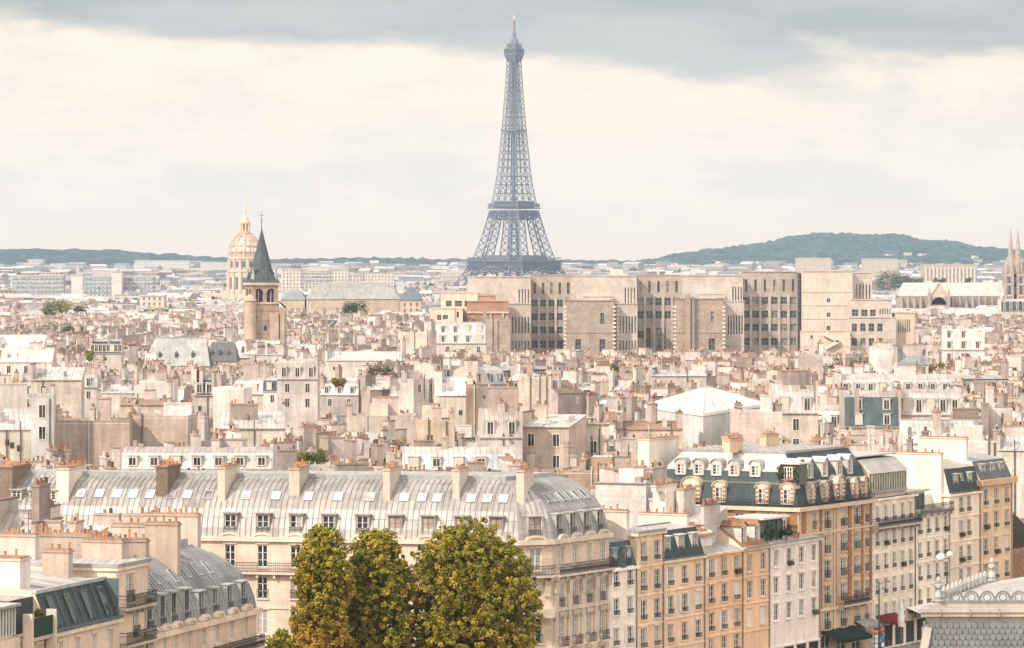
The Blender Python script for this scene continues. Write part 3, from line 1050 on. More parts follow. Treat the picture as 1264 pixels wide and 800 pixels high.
def quay_row():
    # 1 narrow white house with a slate mansard
    b, pl, f, ze, us = row_house('town_house', 'narrow white house with two white dormers in a dark slate mansard beside the zinc block', S, 752, 786, 701, 'plaster', (0.74, 0.68, 0.61), [713, 748, 785], 2, 1.15, 1.7, 'r')
    lv = [(0, ze), (.9, ze + 2.7), (4.5, ze + 3.1)]
    simple_roof(b, pl, lv, [1, 0, 1, 0], 'slate', (0.07, 0.095, 0.11), topm=('zinc', ZINC_D))
    for u in us:
        dormer(b, f, u, ze + .25, 1.05, 1.75, .2, 1.6, col=(0.3, 0.34, 0.36), kind='half', rail=True)
    mb = MB().frame(*f[:3])
    mb.box(.2, 3.2, 2.5, 6.5, ze + 2.6, ze + 4.6, 'slate', (0.09, 0.11, 0.12), 'zinc', ZINC_L)
    mb.obj('roof_hatch', b)
    x, y = at(f, f[3] - .2, 4.2)
    chimney(b, x, y, f[2] + pi / 2, 6.5, .6, ze, ze + 5.6, 8, (0.68, 0.60, 0.52))
    # 2 tall beige house of two bays
    b, pl, f, ze, us = row_house('town_house', 'tall narrow beige house with two windows per floor and a flat zinc roof', S, 786, 819, 657, 'plaster', (0.68, 0.535, 0.40), [680, 716, 752, 786], 2, 1.25, 2.0, 'r', courses=(15.2, 12.1, 9.0))
    mb = MB().frame(*f[:3])
    mb.box(-.15, f[3] + .1, -.35, 9.2, ze + .003, ze + .3, 'zinc_sheet', ZINC_D, 'zinc', ZINC_L)
    mb.obj('roof', b)
    x, y = at(f, .3, 5.5)
    chimney(b, x, y, f[2] + pi / 2, 4.5, .6, ze, ze + 1.6, 6, (0.7, 0.62, 0.54))
    # 3 beige house, black mansard
    b, pl, f, ze, us = row_house('town_house', 'beige house with three white capped dormers in a near black slate mansard', S, 819, 870, 689, 'plaster', (0.70, 0.54, 0.40), [709, 744, 779], 3, 1.2, 1.85, 'r', courses=(12.35, 9.3))
    simple_roof(b, pl, [(0, ze), (1.1, ze + 3.1), (5.0, ze + 3.5)], [1, 0, 1, 0], 'slate', SLATE, topm=('zinc', ZINC_L))
    for u in us:
        dormer(b, f, u, ze + .5, 1.15, 1.9, .35, 1.4, col=(0.62, 0.6, 0.56), kind='curt', capcol=(0.75, 0.73, 0.69))
    gutter(b, f, 0, f[3], ze - .05, col=(0.16, 0.19, 0.2))
    x, y = at(f, f[3] - .1, 5)
    chimney(b, x, y, f[2] + pi / 2, 6, .5, ze, ze + 4.2, 7, (0.70, 0.61, 0.52))
    # 4 apricot, three windows
    b, pl, f, ze, us = row_house('town_house', 'apricot house with three windows per floor and a brown tiled shed on its roof', S, 870, 917, 681, 'plaster', (0.70, 0.49, 0.33), [699, 731, 765, 796], 3, 1.25, 1.95, 'r', courses=(13.2, 10.1, 7.1))
    simple_roof(b, pl, [(0, ze), (1.6, ze + .5), (4.4, ze + .8)], [1, 0, 1, 0], 'zinc', ZINC)
    mb = MB().frame(*f[:3])
    L = f[3]
    mb.box(.3, L * .62, 2.0, 6.6, ze + .2, ze + 2.1, 'plaster', WHITE)
    for q in ([(-.1, 1.6, ze + 1.7), (L * .68, 1.6, ze + 1.7), (L * .68, 4.3, ze + 3.1), (-.1, 4.3, ze + 3.1)], [(-.1, 4.3, ze + 3.1), (L * .68, 4.3, ze + 3.1), (L * .68, 7.0, ze + 1.7), (-.1, 7.0, ze + 1.7)]):
        mb.face(q, 'tile', TILE)
    for uu in (.3, L * .62):
        mb.face([(uu, 2.0, ze + 2.1), (uu, 6.6, ze + 2.1), (uu, 4.3, ze + 3.05)], 'plaster', WHITE)
    mb.obj('roof_shed', b)
    mb = MB().frame(*f[:3])
    mb.box(L * .5, L + 1.5, 7.2, 8.8, ze, ze + 6.4, 'plaster', (0.77, 0.71, 0.63))
    o = mb.obj('gable_wall', b)
    x, y = at(f, L * .62, 8.0)
    chimney(b, x, y, f[2], L * .55, .55, ze + 6.4, ze + 6.9, 9, (0.77, 0.71, 0.63))
    # 5 apricot, two windows, tiled dormers
    b, pl, f, ze, us = row_house('town_house', 'apricot house with two windows per floor and two brown peaked dormers', S, 917, 950, 675, 'plaster', (0.705, 0.505, 0.345), [694, 727, 761, 794], 2, 1.25, 1.9, '', courses=(13.2, 10.1, 7.1))
    simple_roof(b, pl, [(0, ze), (.9, ze + .7), (4.4, ze + 3.0)], [1, 0, 1, 0], 'tile', TILE)
    for u in us:
        dormer(b, f, u, ze + .45, 1.1, 1.8, .7, 2.6, col=WHITE, mat='tile', cap='gable', capcol=TILE, kind='half')
    gutter(b, f, 0, f[3], ze - .05, proj=.4)
    # 6 white with terrace
    b, pl, f, ze, us = row_house('town_house', 'white house of four bays with a planted roof terrace and glass room', S, 950, 1012, 668, 'plaster', (0.74, 0.66, 0.61), [686, 719, 752, 785], 4, 1.2, 1.85, '', scol=WHITE)
    mb = MB().frame(*f[:3])
    L = f[3]
    mb.box(-.1, L + .1, -.45, 8.9, ze + .003, ze + .28, 'zinc_sheet', ZINC_D, 'zinc', ZINC_L)
    mb.obj('roof', b)
    mb = MB().frame(*f[:3])
    mb.box(L * .05, L * .42, 1.2, 4.8, ze + .28, ze + 2.7, 'glass', (0.05, 0.075, 0.07), 'zinc_sheet', (0.72, 0.70, 0.66))
    for k in range(5):
        u = L * (.05 + .37 * k / 4)
        mb.box(u - .05, u + .05, 1.1, 1.19, ze + .28, ze + 2.7, 'paint', (0.1, 0.13, 0.12))
    mb.box(-.1, L * .52, .7, 5.3, ze + 2.72, ze + 2.95, 'zinc_sheet', (0.74, 0.72, 0.68))
    mb.obj('glass_room', b)
    mb = MB().frame(*f[:3])
    mb.box(L * .55, L - .2, 2.4, 5.0, ze + .28, ze + 2.6, 'plaster', WHITE, 'zinc', ZINC_L)
    mb.obj('attic', b)
    for u in (L * .64, L * .82):
        x, y = at(f, u, 2.3)
        inst(m_fullwin(1.1, 1.8, WHITE, 'dark'), 'window', b, x, y, ze + .45, f[2])
    shrub('potted_shrub', 'round dark green shrub in a pot on the white house terrace', at(f, L * .36, .35), ze + .28, .85, 1.5, (0.035, 0.065, 0.025))
    shrub('potted_shrub', 'loose green climber on the glass room of the white house', at(f, L * .10, .45), ze + .28, .5, 1.9, (0.045, 0.075, 0.03))
    for u, h in ((L * .55, .5), (L * .61, .65)):
        x, y = at(f, u, .3)
        o = MB()
        o.lathe(x, y, [(.16, ze + .28), (.24, ze + .28 + h)], 10, 'pot', POT)
        tag(o.obj('plant_pot', loc=(x, y, ze + .28)), 'terracotta flower pot at the edge of the white house terrace' if h < .6 else 'taller terracotta flower pot on the white house terrace', 'flower pot')


def shrub(name, label, xy, z, r, h, col, n=700, leaf=.11, group=None, cat='shrub', stem=True):
    t = thing(name, label, cat, (xy[0], xy[1], z), group)
    rr = random.Random(int(abs(xy[0] * 31 + xy[1] * 17)) + int(z * 3))
    mb = MB()
    blobs = [(xy[0] + rr.gauss(0, r * .35), xy[1] + rr.gauss(0, r * .35), z + h * rr.uniform(.35, .8), r * rr.uniform(.4, .7)) for _ in range(9)]
    for i in range(n):
        b = blobs[i % 9]
        d = Vector((rr.gauss(0, 1), rr.gauss(0, 1), rr.gauss(0, 1))).normalized()
        k = rr.uniform(.55, 1.0)
        p = (b[0] + d.x * b[3] * k, b[1] + d.y * b[3] * k, b[2] + d.z * b[3] * k * h / (2 * r) * 1.1)
        leaf_quad(mb, p, leaf, jit(col, .45, rr), rr, d + Vector((0, 0, .3)))
    mb.obj('foliage', t, uv=False)
    if stem:
        mb = MB()
        for i in range(3):
            mb.bar((xy[0] + .05 * i, xy[1], z), (blobs[i][0], blobs[i][1], z + h * .6), .07, 'bark', (0.12, 0.09, 0.06), .03)
        mb.obj('stem', t)
    return t


quay_row()


# ------------------------------------------------------------------ corner building in stone and brick
def corner_building():
    u1 = u_at(1076, S2)
    D = 19.4
    poly = [at(S2, 0), at(S2, u1), at(S2, u1, D), at(S2, 0, D)]
    f = edge(poly[0], poly[1])
    g = edge(poly[3], poly[0])
    ze = 18.3
    pus = [u_at(p, f) for p in (1005, 1021, 1041, 1057.5, 1069.5)]
    tan = (0.60, 0.45, 0.325)
    rows = []
    for z in (15.5, 12.6, 9.7, 6.75, 3.75):
        rows.append(dict(z=z, h=2.05, w=1.5, us=pus[1:4], style='r', pane=None))
        rows.append(dict(z=z + .1, h=1.8, w=.85, us=[pus[0], pus[4]], style='r'))
    rows.append(dict(z=.3, h=2.7, w=2.6, us=[3.2, 7.4, 11.6, 15.8], pane='dark', bars=1))
    gus = [u_at(p, g) for p in (826, 851, 888, 912, 941, 957, 968, 979)]
    grow = [dict(z=z, h=2.0, w=1.1, us=gus, style='r') for z in (15.4, 12.4)]
    b = building('corner_building', 'orange brick and stone corner building with a two storey slate mansard', poly, ze, 'plaster', tan, {0: rows, 3: grow},
                 courses=[(ze - .45, .45, .55), (5.95, .3, .25), (15.0, .2, .12)], trim=(0.66, 0.52, 0.38), cat='apartment building')
    br = (0.33, 0.17, 0.09)
    mb = MB().frame(*f[:3])
    for p, w in ((992, .9), (1013, .35), (1031, .25), (1048.5, .75), (1064, .35), (1074.5, .5)):
        u = min(u_at(p, f), u1 - .35)
        mb.box(u - w / 2, u + w / 2, -.11, 0, 6.3, 17.8, 'brick', br)
        for k in range(16):
            z = 6.4 + k * .7
            mb.box(u - w / 2 - .16, u + w / 2 + .16, -.09, 0, z, z + .34, 'brick', br)
    mb.box(u_at(1029, f) - .07, u_at(1029, f) + .07, -.2, -.06, 3, 17.8, 'paint', (0.74, 0.66, 0.56))
    mb.frame(*g[:3])
    for p, w in ((990, 1.0), (974, .5), (949, 1.3), (930, .6), (900, 1.2), (870, 1.2)):
        u = min(u_at(p, g), D - .6)
        mb.box(u - w / 2, u + w / 2, -.11, 0, 6.3, 17.8, 'brick', br)
    mb.obj('brick_pier', b)
    # roof
    lv = [(0, 18.32), (.55, 20.75), (.62, 20.8), (.4, 21.0), (.9, 21.0), (1.35, 22.25), (3.1, 24.3)]
    fac = [1, 0, 1, 1]
    slate = (0.046, 0.072, 0.076)
    def mf(i, k):
        if i == 1: return 'plaster', CREAM
        if i < 0: return 'zinc', ZINC
        if k in (2, 3): return 'zinc_sheet', (0.62, 0.57, 0.50)
        if i == 3 and k == 5: return 'zinc_sheet', (0.55, 0.51, 0.46)
        return 'slate', slate
    mb = MB()
    loft(mb, poly, lv, fac, mf)
    roof = mb.obj('roof', b)
    mb = MB()
    mb.prism(inset(poly, [3.0, .3, 3.0, 3.0]), 24.28, 24.55, 'zinc_sheet', ZINC_D, 'zinc', ZINC)
    mb.obj('ridge_curb', roof)
    st = (0.70, 0.58, 0.46)
    def stone_dormer(fr, p, w, h, big=False):
        u = u_at(p, fr)
        def bands(mb):
          for k in range(4):
            for s in (-1, 1):
                ww = .32 if not big else .62
                a = u + s * (w / 2 + ww / 2 + .005)
                mb.box(a - ww / 2, a + ww / 2, -.17, -.122, 18.8 + k * .5, 19.05 + k * .5, 'brick', br)
        dormer(b, fr, u, 18.75, w, h, -.12, 1.6, col=st, mat='plaster', cap='round', cheek=.30 if not big else .6, kind='half', capcol=(0.56, 0.47, 0.38), extra=bands)
    for p in (818, 888, 941, 972):
        stone_dormer(g, p, 1.0, 1.6)
    stone_dormer(g, 853, 1.15, 1.7, True)
    for p in (1002, 1019, 1056, 1067.5):
        stone_dormer(f, p, .92 if p < 1060 else .72, 1.6)
    stone_dormer(f, 1037, 1.05, 1.7, True)
    for p in (835, 857, 879, 901, 927):
        dormer(b, g, u_at(p, g), 21.75, 1.0, 1.15, 1.0, 1.7, col=(0.55, 0.53, 0.49), cap='round', kind='half', cheek=.2, capcol=(0.36, 0.37, 0.37))
    for p in (998, 1010, 1028, 1046, 1059):
        dormer(b, f, u_at(p, f), 21.5, 1.0, 1.55, .95, 1.8, col=(0.60, 0.57, 0.52), cap='gable' if p not in (998, 1059) else 'round', kind='half', cheek=.2, capcol=(0.72, 0.69, 0.64))
    # planted loggia on the corner
    mb = MB().frame(*g[:3])
    a, c = u_at(960, g), u_at(983, g)
    mb.box(a, c, .7, 2.8, 21.0, 23.2, 'paint', (0.12, 0.12, 0.11), 'zinc_sheet', (0.66, 0.61, 0.53))
    mb.box(a - .2, c + .2, .4, 3.0, 23.21, 23.4, 'fabric', (0.66, 0.6, 0.5))
    mb.obj('loggia', b)
    for k in range(3):
        x, y = at(g, a + (c - a) * (.22 + .28 * k), .63)
        inst(m_fullwin(.8, 1.5, WHITE, 'dark'), 'window', b, x, y, 21.4, g[2])
    shrub('balcony_plant', 'green climbing plant on the left post of the slate roof loggia', at(g, a + .15, .3), 21.0, .45, 2.2, (0.07, 0.11, 0.035), 500, .12, cat='plant')
    shrub('balcony_plant', 'green climbing plant on the right post of the slate roof loggia', at(g, c - .15, .3), 21.0, .45, 2.2, (0.07, 0.11, 0.035), 500, .12, cat='plant')
    shrub('balcony_plant', 'row of pink flowers under the windows of the slate roof loggia', at(g, (a + c) / 2, .25), 20.95, .7, .7, (0.52, 0.26, 0.26), 260, .09, cat='plant')
    # rails
    for fr, L in ((f, u1), (g, D)):
        mb = MB().frame(*fr[:3])
        for z in (18.55, 18.8, 19.1):
            mb.box(.1, L - .1, -.5, -.45, z, z + .05, 'iron', IRON)
        n = int(L / .28)
        for k in range(n):
            u = .1 + (L - .2) * k / n
            mb.box(u - .02, u + .02, -.49, -.46, 18.3, 19.1, 'iron', IRON)
        mb.obj('railing', b)
    balcony(b, f, u_at(1033, f), u_at(1064, f), 6.35, 1.0, 1.0, (0.62, 0.52, 0.42), panel=True)
    for u, w, n in ((2.5, 9.5, 4), (9, 13, 5), (15, 11, 5)):
        x, y = at(f, u, w)
        chimney(b, x, y, f[2] + .0, 3.4, .8, 24.3, 25.7, n, (0.66, 0.5, 0.36))
    x, y = at(g, -.2, 3.0)
    chimney(b, x, y, g[2] + pi / 2, 7.5, 1.5, 12, 25.6, 6, (0.76, 0.68, 0.58))


corner_building()


def quay_row_far():
    # shuttered white house with a studio on top
    b, pl, f, ze, us = row_house('town_house', 'white house of five shuttered bays with a glazed studio on its roof', S2, 1076, 1130, 613, 'plaster', (0.74, 0.65, 0.555), [632, 661.5, 691, 721, 752], 5, .95, 1.8, 'rs', depth=10, margin=1.5, scol=(0.72, 0.67, 0.60))
    L = f[3]
    balcony(b, f, .1, L + .2, ze - 3.35, .9, 1.0, (0.62, 0.53, 0.44), panel=True)
    mb = MB().frame(*f[:3])
    mb.prism([(.8, .7), (L - 1.4, .7), (L - 1.4, 8), (.8, 8)], ze, ze + 3.1, 'plaster', (0.66, 0.57, 0.48))
    mb.obj('studio', b)
    mb = MB().frame(*f[:3])
    mb.box(1.1, L - 1.7, .5, .69, ze + .9, ze + 2.9, 'glass', (0.13, 0.13, 0.09))
    n = 14
    for k in range(n + 1):
        u = 1.1 + (L - 2.8) * k / n
        mb.box(u - .05, u + .05, .42, .499, ze + .9, ze + 2.9, 'paint', (0.6, 0.58, 0.5))
    mb.box(.9, L - 1.5, .4, .68, ze + .55, ze + .89, 'zinc_sheet', ZINC_D)
    mb.obj('studio_window', b)
    mb = MB().frame(*f[:3])
    mb.face([(.8, .35, ze + 2.95), (L - 1.3, .35, ze + 2.95), (L - 1.3, 2.1, ze + 4.6), (.8, 2.1, ze + 4.6)], 'zinc', (0.50, 0.47, 0.42))
    mb.face([(.8, 2.1, ze + 4.6), (L - 1.3, 2.1, ze + 4.6), (L - 1.3, 8.4, ze + 4.9), (.8, 8.4, ze + 4.9)], 'zinc', ZINC_L)
    for u in (.8, L - 1.3):
        mb.face([(u, .35, ze + 2.95), (u, 2.1, ze + 4.6), (u, 8.4, ze + 4.9), (u, 8.4, ze + 2.95)], 'plaster', (0.66, 0.57, 0.48))
    mb.box(.6, L - 1.1, 2.0, 8.6, ze + 4.91, ze + 5.05, 'zinc_sheet', ZINC_L)
    mb.obj('roof', b)
    x, y = at(f, 3.0, 5)
    chimney(b, x, y, f[2], 1.6, .7, ze + 4.9, ze + 5.9, 4, (0.7, 0.62, 0.53))
    # white house with a terrace and green shutters
    b, pl, f, ze, us = row_house('town_house', 'white house of four bays with green shutters on its roof terrace', S2, 1130, 1172, 633, 'plaster', (0.75, 0.67, 0.585), [648, 677, 705, 734, 763], 4, 1.1, 1.8, 'r', depth=10, courses=(12.6,), scol=WHITE)
    L = f[3]
    mb = MB().frame(*f[:3])
    mb.box(-.1, L + .1, -.7, 9.9, ze + .003, ze + .25, 'zinc_sheet', ZINC_D, 'zinc', ZINC_L)
    mb.obj('roof', b)
    mb = MB().frame(*f[:3])
    mb.box(.1, L * .62, 1.6, 6, ze + .25, ze + 2.6, 'plaster', (0.72, 0.66, 0.58), 'zinc', ZINC)
    mb.box(L * .62, L, 2.2, 6, ze + .25, ze + 2.0, 'plaster', WHITE, 'zinc', ZINC_L)
    mb.box(-.1, L * .66, 1.1, 6.2, ze + 2.61, ze + 2.85, 'zinc_sheet', ZINC_L)
    at_ = mb.obj('attic', b)
    for u in (L * .16, L * .46):
        x, y = at(f, u, 1.5)
        inst(m_fullwin(1.2, 1.9, (0.2, 0.25, 0.2), 'dark'), 'window', at_, x, y, ze + .4, f[2])
        for s in (-1, 1):
            x, y = at(f, u + s * .95, 1.55)
            inst(m_shutter(.65, 1.9, (0.045, 0.07, 0.05)), 'shutter', at_, x, y, ze + .4, f[2])
    balcony(b, f, .1, L - .1, ze + .26, .7, .95, ZINC_D)
    # slate mansard, two bays
    b, pl, f, ze, us = row_house('town_house', 'slim cream house of two bays under a dark green slate mansard', S2, 1172, 1210, 608, 'plaster', (0.73, 0.63, 0.525), [622, 652, 683, 711, 741], 2, 1.2, 1.9, 'r', depth=10, courses=(13.9, 8.0), margin=3.6)
    L = f[3]
    simple_roof(b, pl, [(0, ze), (.8, ze + 3.1), (4.8, ze + 3.9)], [1, 0, 1, 0], 'slate', SLATE, party=('plaster', (0.72, 0.65, 0.57)), topm=('zinc', ZINC))
    for u in (L * .28, L * .74):
        dormer(b, f, u, ze + .6, .95, 1.7, .3, 1.4, col=(0.62, 0.58, 0.52), kind='curt', capcol=(0.74, 0.71, 0.66))
    put_skylight(b, f, L * .5, ze + 1.9, [(0, ze), (.8, ze + 3.1)], 1, .8, 1.0)
    gutter(b, f, 0, L, ze - .02, col=(0.12, 0.15, 0.15))
    x, y = at(f, -.2, 5.2)
    chimney(b, x, y, f[2] + pi / 2, 8.6, .7, ze - 3, ze + 4.9, 10, (0.74, 0.67, 0.58))
    # warm three bay house with a deep cornice
    b, pl, f, ze, us = row_house('town_house', 'warm beige house of three bays with a deep orange cornice and low slate roof', S2, 1210, 1249, 591, 'plaster', (0.66, 0.515, 0.37), [612, 641, 673, 704, 735], 3, 1.35, 2.0, 'r', depth=10)
    L = f[3]
    mb = MB()
    mb.prism(inset(pl, [-.6] * 4), ze - .7, ze + .02, 'plaster', (0.64, 0.44, 0.26))
    mb.obj('cornice', b)
    simple_roof(b, pl, [(0, ze + .03), (1.2, ze + 2.4), (4.6, ze + 3.0)], [1, 0, 1, 0], 'slate', (0.13, 0.15, 0.16), party=('plaster', (0.7, 0.6, 0.5)), topm=('zinc', ZINC))
    for u in (L * .2, L * .5, L * .8):
        dormer(b, f, u, ze + .35, 1.1, 1.5, .45, 1.6, col=(0.45, 0.44, 0.42), kind='half', capcol=ZINC_L)
    x, y = at(f, .3, 5.2)
    chimney(b, x, y, f[2] + pi / 2, 6.6, .7, ze, ze + 5.2, 6, (0.74, 0.65, 0.55))
    # last house with a dark barrel roof
    fr = S2
    u0, u1 = u_at(1250, fr), u_at(1290, fr)
    poly = [at(fr, u0, 1.5), at(fr, u1, 1.5), at(fr, u1, 14), at(fr, u0, 14)]
    g = edge(poly[3], poly[0])
    b = building('hall', 'brown rubble walled hall with a dark rounded tile roof at the right edge', poly, 9.3, 'rubble', (0.36, 0.23, 0.14), {0: [dict(z=3.5, h=2.4, w=1.4, us=[2, 5, 8])]}, cat='hall')
    lv = [(0, 9.3), (.5, 11.2), (1.6, 13.0), (3.2, 14.4), (5.4, 15.2)]
    simple_roof(b, poly, lv, [1, 1, 1, 1], 'tile', (0.075, 0.055, 0.042))
    mb = MB()
    for k in range(4):
        u = 1.5 + k * 3
        pr = [inset(poly, [d] * 4) for d, z in lv]
        mb.bar((*pr[0][0], lv[0][1]), (*pr[1][0], lv[1][1]), .25, 'zinc_sheet', (0.3, 0.25, 0.2)) if k == 0 else None
    for k in range(4):
        p = [(*inset(poly, [d - .03] * 4)[0], z + .05) for d, z in lv]
        mb.bar(p[k], p[k + 1], .22, 'tile', (0.35, 0.26, 0.19))
    mb.obj('hip_tile', b)


quay_row_far()
# ------------------------------------------------------------------ houses at the lower left
SL = (-28.9, 310.0, radians(74))


def left_group():
    uR = u_at(317, SL)
    poly = [at(SL, 0), at(SL, uR), at(SL, uR, 11), at(SL, 0, 11)]
    f = edge(poly[0], poly[1])
    dp = [183, 199, 213, 229, 247, 264, 282, 299]
    us = [u_at(p, f) + .6 for p in dp]
    fus = [u + .2 for u in us]
    b = building('apartment_house', 'cream house under a rounded grey zinc roof with eight tall dormers, left of the trees', poly, 16.5, 'stone', (0.70, 0.575, 0.45),
                 {0: [dict(z=14.3, h=1.75, w=.95, us=fus, pane='half'), dict(z=10.8, h=2.2, w=1.0, us=fus, style='r'), dict(z=7.4, h=2.1, w=1.0, us=fus), dict(z=4, h=2.1, w=1.0, us=fus), dict(z=.4, h=2.6, w=1.6, us=fus, pane='dark')],
                  1: [dict(z=14.3, h=1.75, w=.95, us=[2, 4.5, 7]), dict(z=10.8, h=2.2, w=1.0, us=[2, 4.5, 7])]},
                 courses=[(16.05, .45, .4), (12.9, .25, .15)], cat='apartment house')
    lv = [(0, 16.55), (.18, 17.6), (.5, 18.6), (1.05, 19.6), (1.9, 20.6), (3.0, 21.4), (4.4, 22.1)]
    fac = [1, .95, 1, 0]
    zc = (0.335, 0.34, 0.34)  # dark bluish zinc: this roof's shade is put into the colour
    mb = MB()
    loft(mb, poly, lv, fac, lambda i, k: ('plaster', CREAM) if i == 3 else ('zinc_panel', zc))
    ribs(mb, poly, lv, fac, [0, 1], .62, .085, 'zinc_sheet', (0.26, 0.265, 0.265))
    roof = mb.obj('roof', b)
    mb = MB()
    mb.prism(inset(poly, [4.6, 4.6, 4.6, .5]), 21.9, 22.7, 'zinc_sheet', (0.36, 0.38, 0.39), 'zinc_sheet', ZINC)
    mb.obj('ridge_curb', roof)
    for u, p in zip(us, dp):
        dormer(b, f, u, 16.75, 1.05, 2.6 if p < 240 else 2.15, .10, 2.0, col=(0.48, 0.48, 0.465), kind='dark' if p < 240 else 'half', fcol=(0.16, 0.17, 0.16), rail=True)
    for p, z in ((165, 20.3), (191, 20.5), (206, 20.5), (227, 20.4), (244, 20.5), (257, 20.5), (270, 20.5)):
        put_skylight(b, f, u_at(p, f) + 1.9, z, lv, 1.0, .8, 1.35)
    for u in us:
        mb = MB().frame(*f[:3])
        arch_hood(mb, u + .1, 16.55, 2.0, .55, -.4, .1, 'stone', (0.72, 0.60, 0.47))
        mb.obj('pediment', b)
    balcony(b, f, uR * .42, uR - .05, 13.3, .8, 1.0, (0.6, 0.5, 0.4), panel=True)
    # fire walls with long chimney stacks
    def stack(pxr, d0, L, z0, z1, n, col, T=.75):
        # find s so that the near end shows at column pxr
        lo, hi = -12.0, 30.0
        for _ in range(40):
            m = (lo + hi) / 2
            x, y = at(f, m, d0)
            if PX(x, y) < pxr: lo = m
            else: hi = m
        x, y = at(f, lo, d0 + L / 2)
        return chimney(b, x, y, f[2] + pi / 2, L, T, z0, z1, n, col)
    stack(182, 1.2, 2.0, 19.0, 23.7, 3, (0.44, 0.355, 0.29))
    stack(157, 3.2, 3.0, 19.5, 23.6, 7, (0.60, 0.51, 0.43))
    stack(221, 1.7, 2.9, 19.3, 24.5, 5, (0.46, 0.365, 0.29))
    stack(246, 4.6, 5.0, 20.5, 24.4, 10, (0.52, 0.43, 0.36), .8)
    stack(186, 4.8, 3.4, 20.5, 24.2, 7, (0.50, 0.45, 0.37), .8)
    # pale house between
    u0 = u_at(148, SL)
    p2 = [at(SL, u0 + .01, .3), at(SL, -.01, .3), at(SL, -.01, 10), at(SL, u0 + .01, 10)]
    f2 = edge(p2[0], p2[1])
    L2 = f2[3]
    b2 = building('town_house', 'narrow pale house with two balconied windows beside the rounded zinc roof', p2, 22.3, 'plaster', (0.72, 0.61, 0.49),
                  {0: [dict(z=19.4, h=2.2, w=1.5, us=[L2 * .42], style='r', pane='curt'), dict(z=16.5, h=2.2, w=1.3, us=[L2 * .62], style='r', pane='half'), dict(z=13, h=2.1, w=1.2, us=[L2 * .3, L2 * .7])]},
                  courses=[(22.05, .25, .2)], cat='house')
    mb = MB()
    mb.prism(inset(p2, [-.25] * 4), 22.303, 22.6, 'zinc_sheet', ZINC_D, 'zinc', ZINC_L)
    mb.obj('roof', b2)
    balcony(b2, f2, .1, L2 - .1, 19.1, .9, 1.0, (0.5, 0.42, 0.34), panel=False)
    balcony(b2, f2, .1, L2 - .1, 16.2, .9, 1.0, (0.5, 0.42, 0.34), panel=False)
    x, y = at(f2, L2 - 1.0, 3.2)
    chimney(b2, x, y, f2[2] + pi / 2, 3.4, 1.6, 22.4, 23.9, 5, (0.50, 0.41, 0.34), rows=2)
    # house with the near black mansard
    ua, ub = u_at(62, SL), u0
    p3 = [at(SL, ua, 0), at(SL, ub - .01, 0), at(SL, ub - .01, 11), at(SL, ua, 11)]
    f3 = edge(p3[0], p3[1])
    L3 = f3[3]
    u3 = [L3 * (.14 + .24 * k) for k in range(4)]
    ze = 18.4
    b3 = building('town_house', 'house with a steep dark green slate mansard cut by four slanting windows, lower left', p3, ze, 'plaster', (0.68, 0.565, 0.45),
                  {0: [dict(z=15.9, h=1.7, w=.9, us=u3, pane='curt'), dict(z=12.6, h=1.9, w=.9, us=u3), dict(z=9, h=1.9, w=.9, us=u3)]}, courses=[(ze - .3, .3, .25)], cat='house')
    lv3 = [(0, ze), (1.25, 21.4), (10.5, 22.6)]
    mb = MB()
    loft(mb, p3, lv3, [1, 0, 0, 0], lambda i, k: ('plaster', CREAM) if i in (1, 2, 3) else (('slate', (0.042, 0.062, 0.058)) if k == 0 else ('zinc', (0.58, 0.555, 0.51))))
    ribs(mb, p3, lv3[1:], [1, 0, 0, 0], [0], 3.3, .22, 'zinc_sheet', (0.42, 0.4, 0.37))
    ribs(mb, p3, lv3[:2], [1, 0, 0, 0], [0], 1.65, .10, 'zinc_sheet', (0.11, 0.15, 0.15))
    mb.obj('roof', b3)
    gutter(b3, f3, -.1, L3 + .1, ze + .02, .3, .22, (0.11, 0.15, 0.16))
    mb = MB().frame(*f3[:3])
    mb.box(0, L3, 1.15, 1.5, 21.35, 21.62, 'zinc_sheet', (0.45, 0.46, 0.46))
    mb.box(L3 - .25, L3, .1, 1.3, ze, 21.5, 'zinc_sheet', (0.13, 0.17, 0.18))
    mb.obj('roof_edge', b3)
    for u in u3:
        mb = MB().frame(*f3[:3])
        # sunk window: a pale triangle painted over the glass as its reflection
        mb.face([(u - .45, .12, 18.9), (u + .45, .12, 18.9), (u + .45, .86, 20.85), (u - .45, .86, 20.85)], 'glass', (0.02, 0.025, 0.025))
        mb.face([(u - .05, .62, 19.95), (u + .22, .89, 20.75), (u - .32, .89, 20.75)], 'paint', (0.72, 0.69, 0.63))
        for s in (-.45, .45):
            mb.bar((u + s, .03, 18.75), (u + s, .95, 20.95), .09, 'zinc_sheet', (0.14, 0.19, 0.19))
        mb.bar((u - .5, .95, 20.95), (u + .5, .95, 20.95), .14, 'zinc_sheet', (0.14, 0.19, 0.19))
        mb.obj('roof_window', b3)
    def on(px, w, L, T, z0, z1, n, col, a=0, bb=b3, rows=1):
        lo, hi = -20.0, 30.0
        for _ in range(40):
            m = (lo + hi) / 2
            x, y = at(f3, m, w)
            if PX(x, y) < px: lo = m
            else: hi = m
        x, y = at(f3, lo, w)
        chimney(bb, x, y, f3[2] + pi / 2 + a, L, T, z0, z1, n, col, rows=rows)
    on(71, 4.4, 2.2, .9, 21.4, 23.6, 6, (0.46, 0.375, 0.31))
    on(78, 8.0, 4.9, .7, 21.4, 24.1, 13, (0.44, 0.37, 0.315))
    on(106, 6.8, 1.9, .8, 21.4, 24.2, 2, (0.47, 0.40, 0.34))
    on(20, 10.0, 3.6, .9, 21.4, 24.4, 8, (0.56, 0.49, 0.43))
    on(13, 4.2, 2.4, 2.0, 20.8, 23.7, 5, (0.70, 0.64, 0.58))
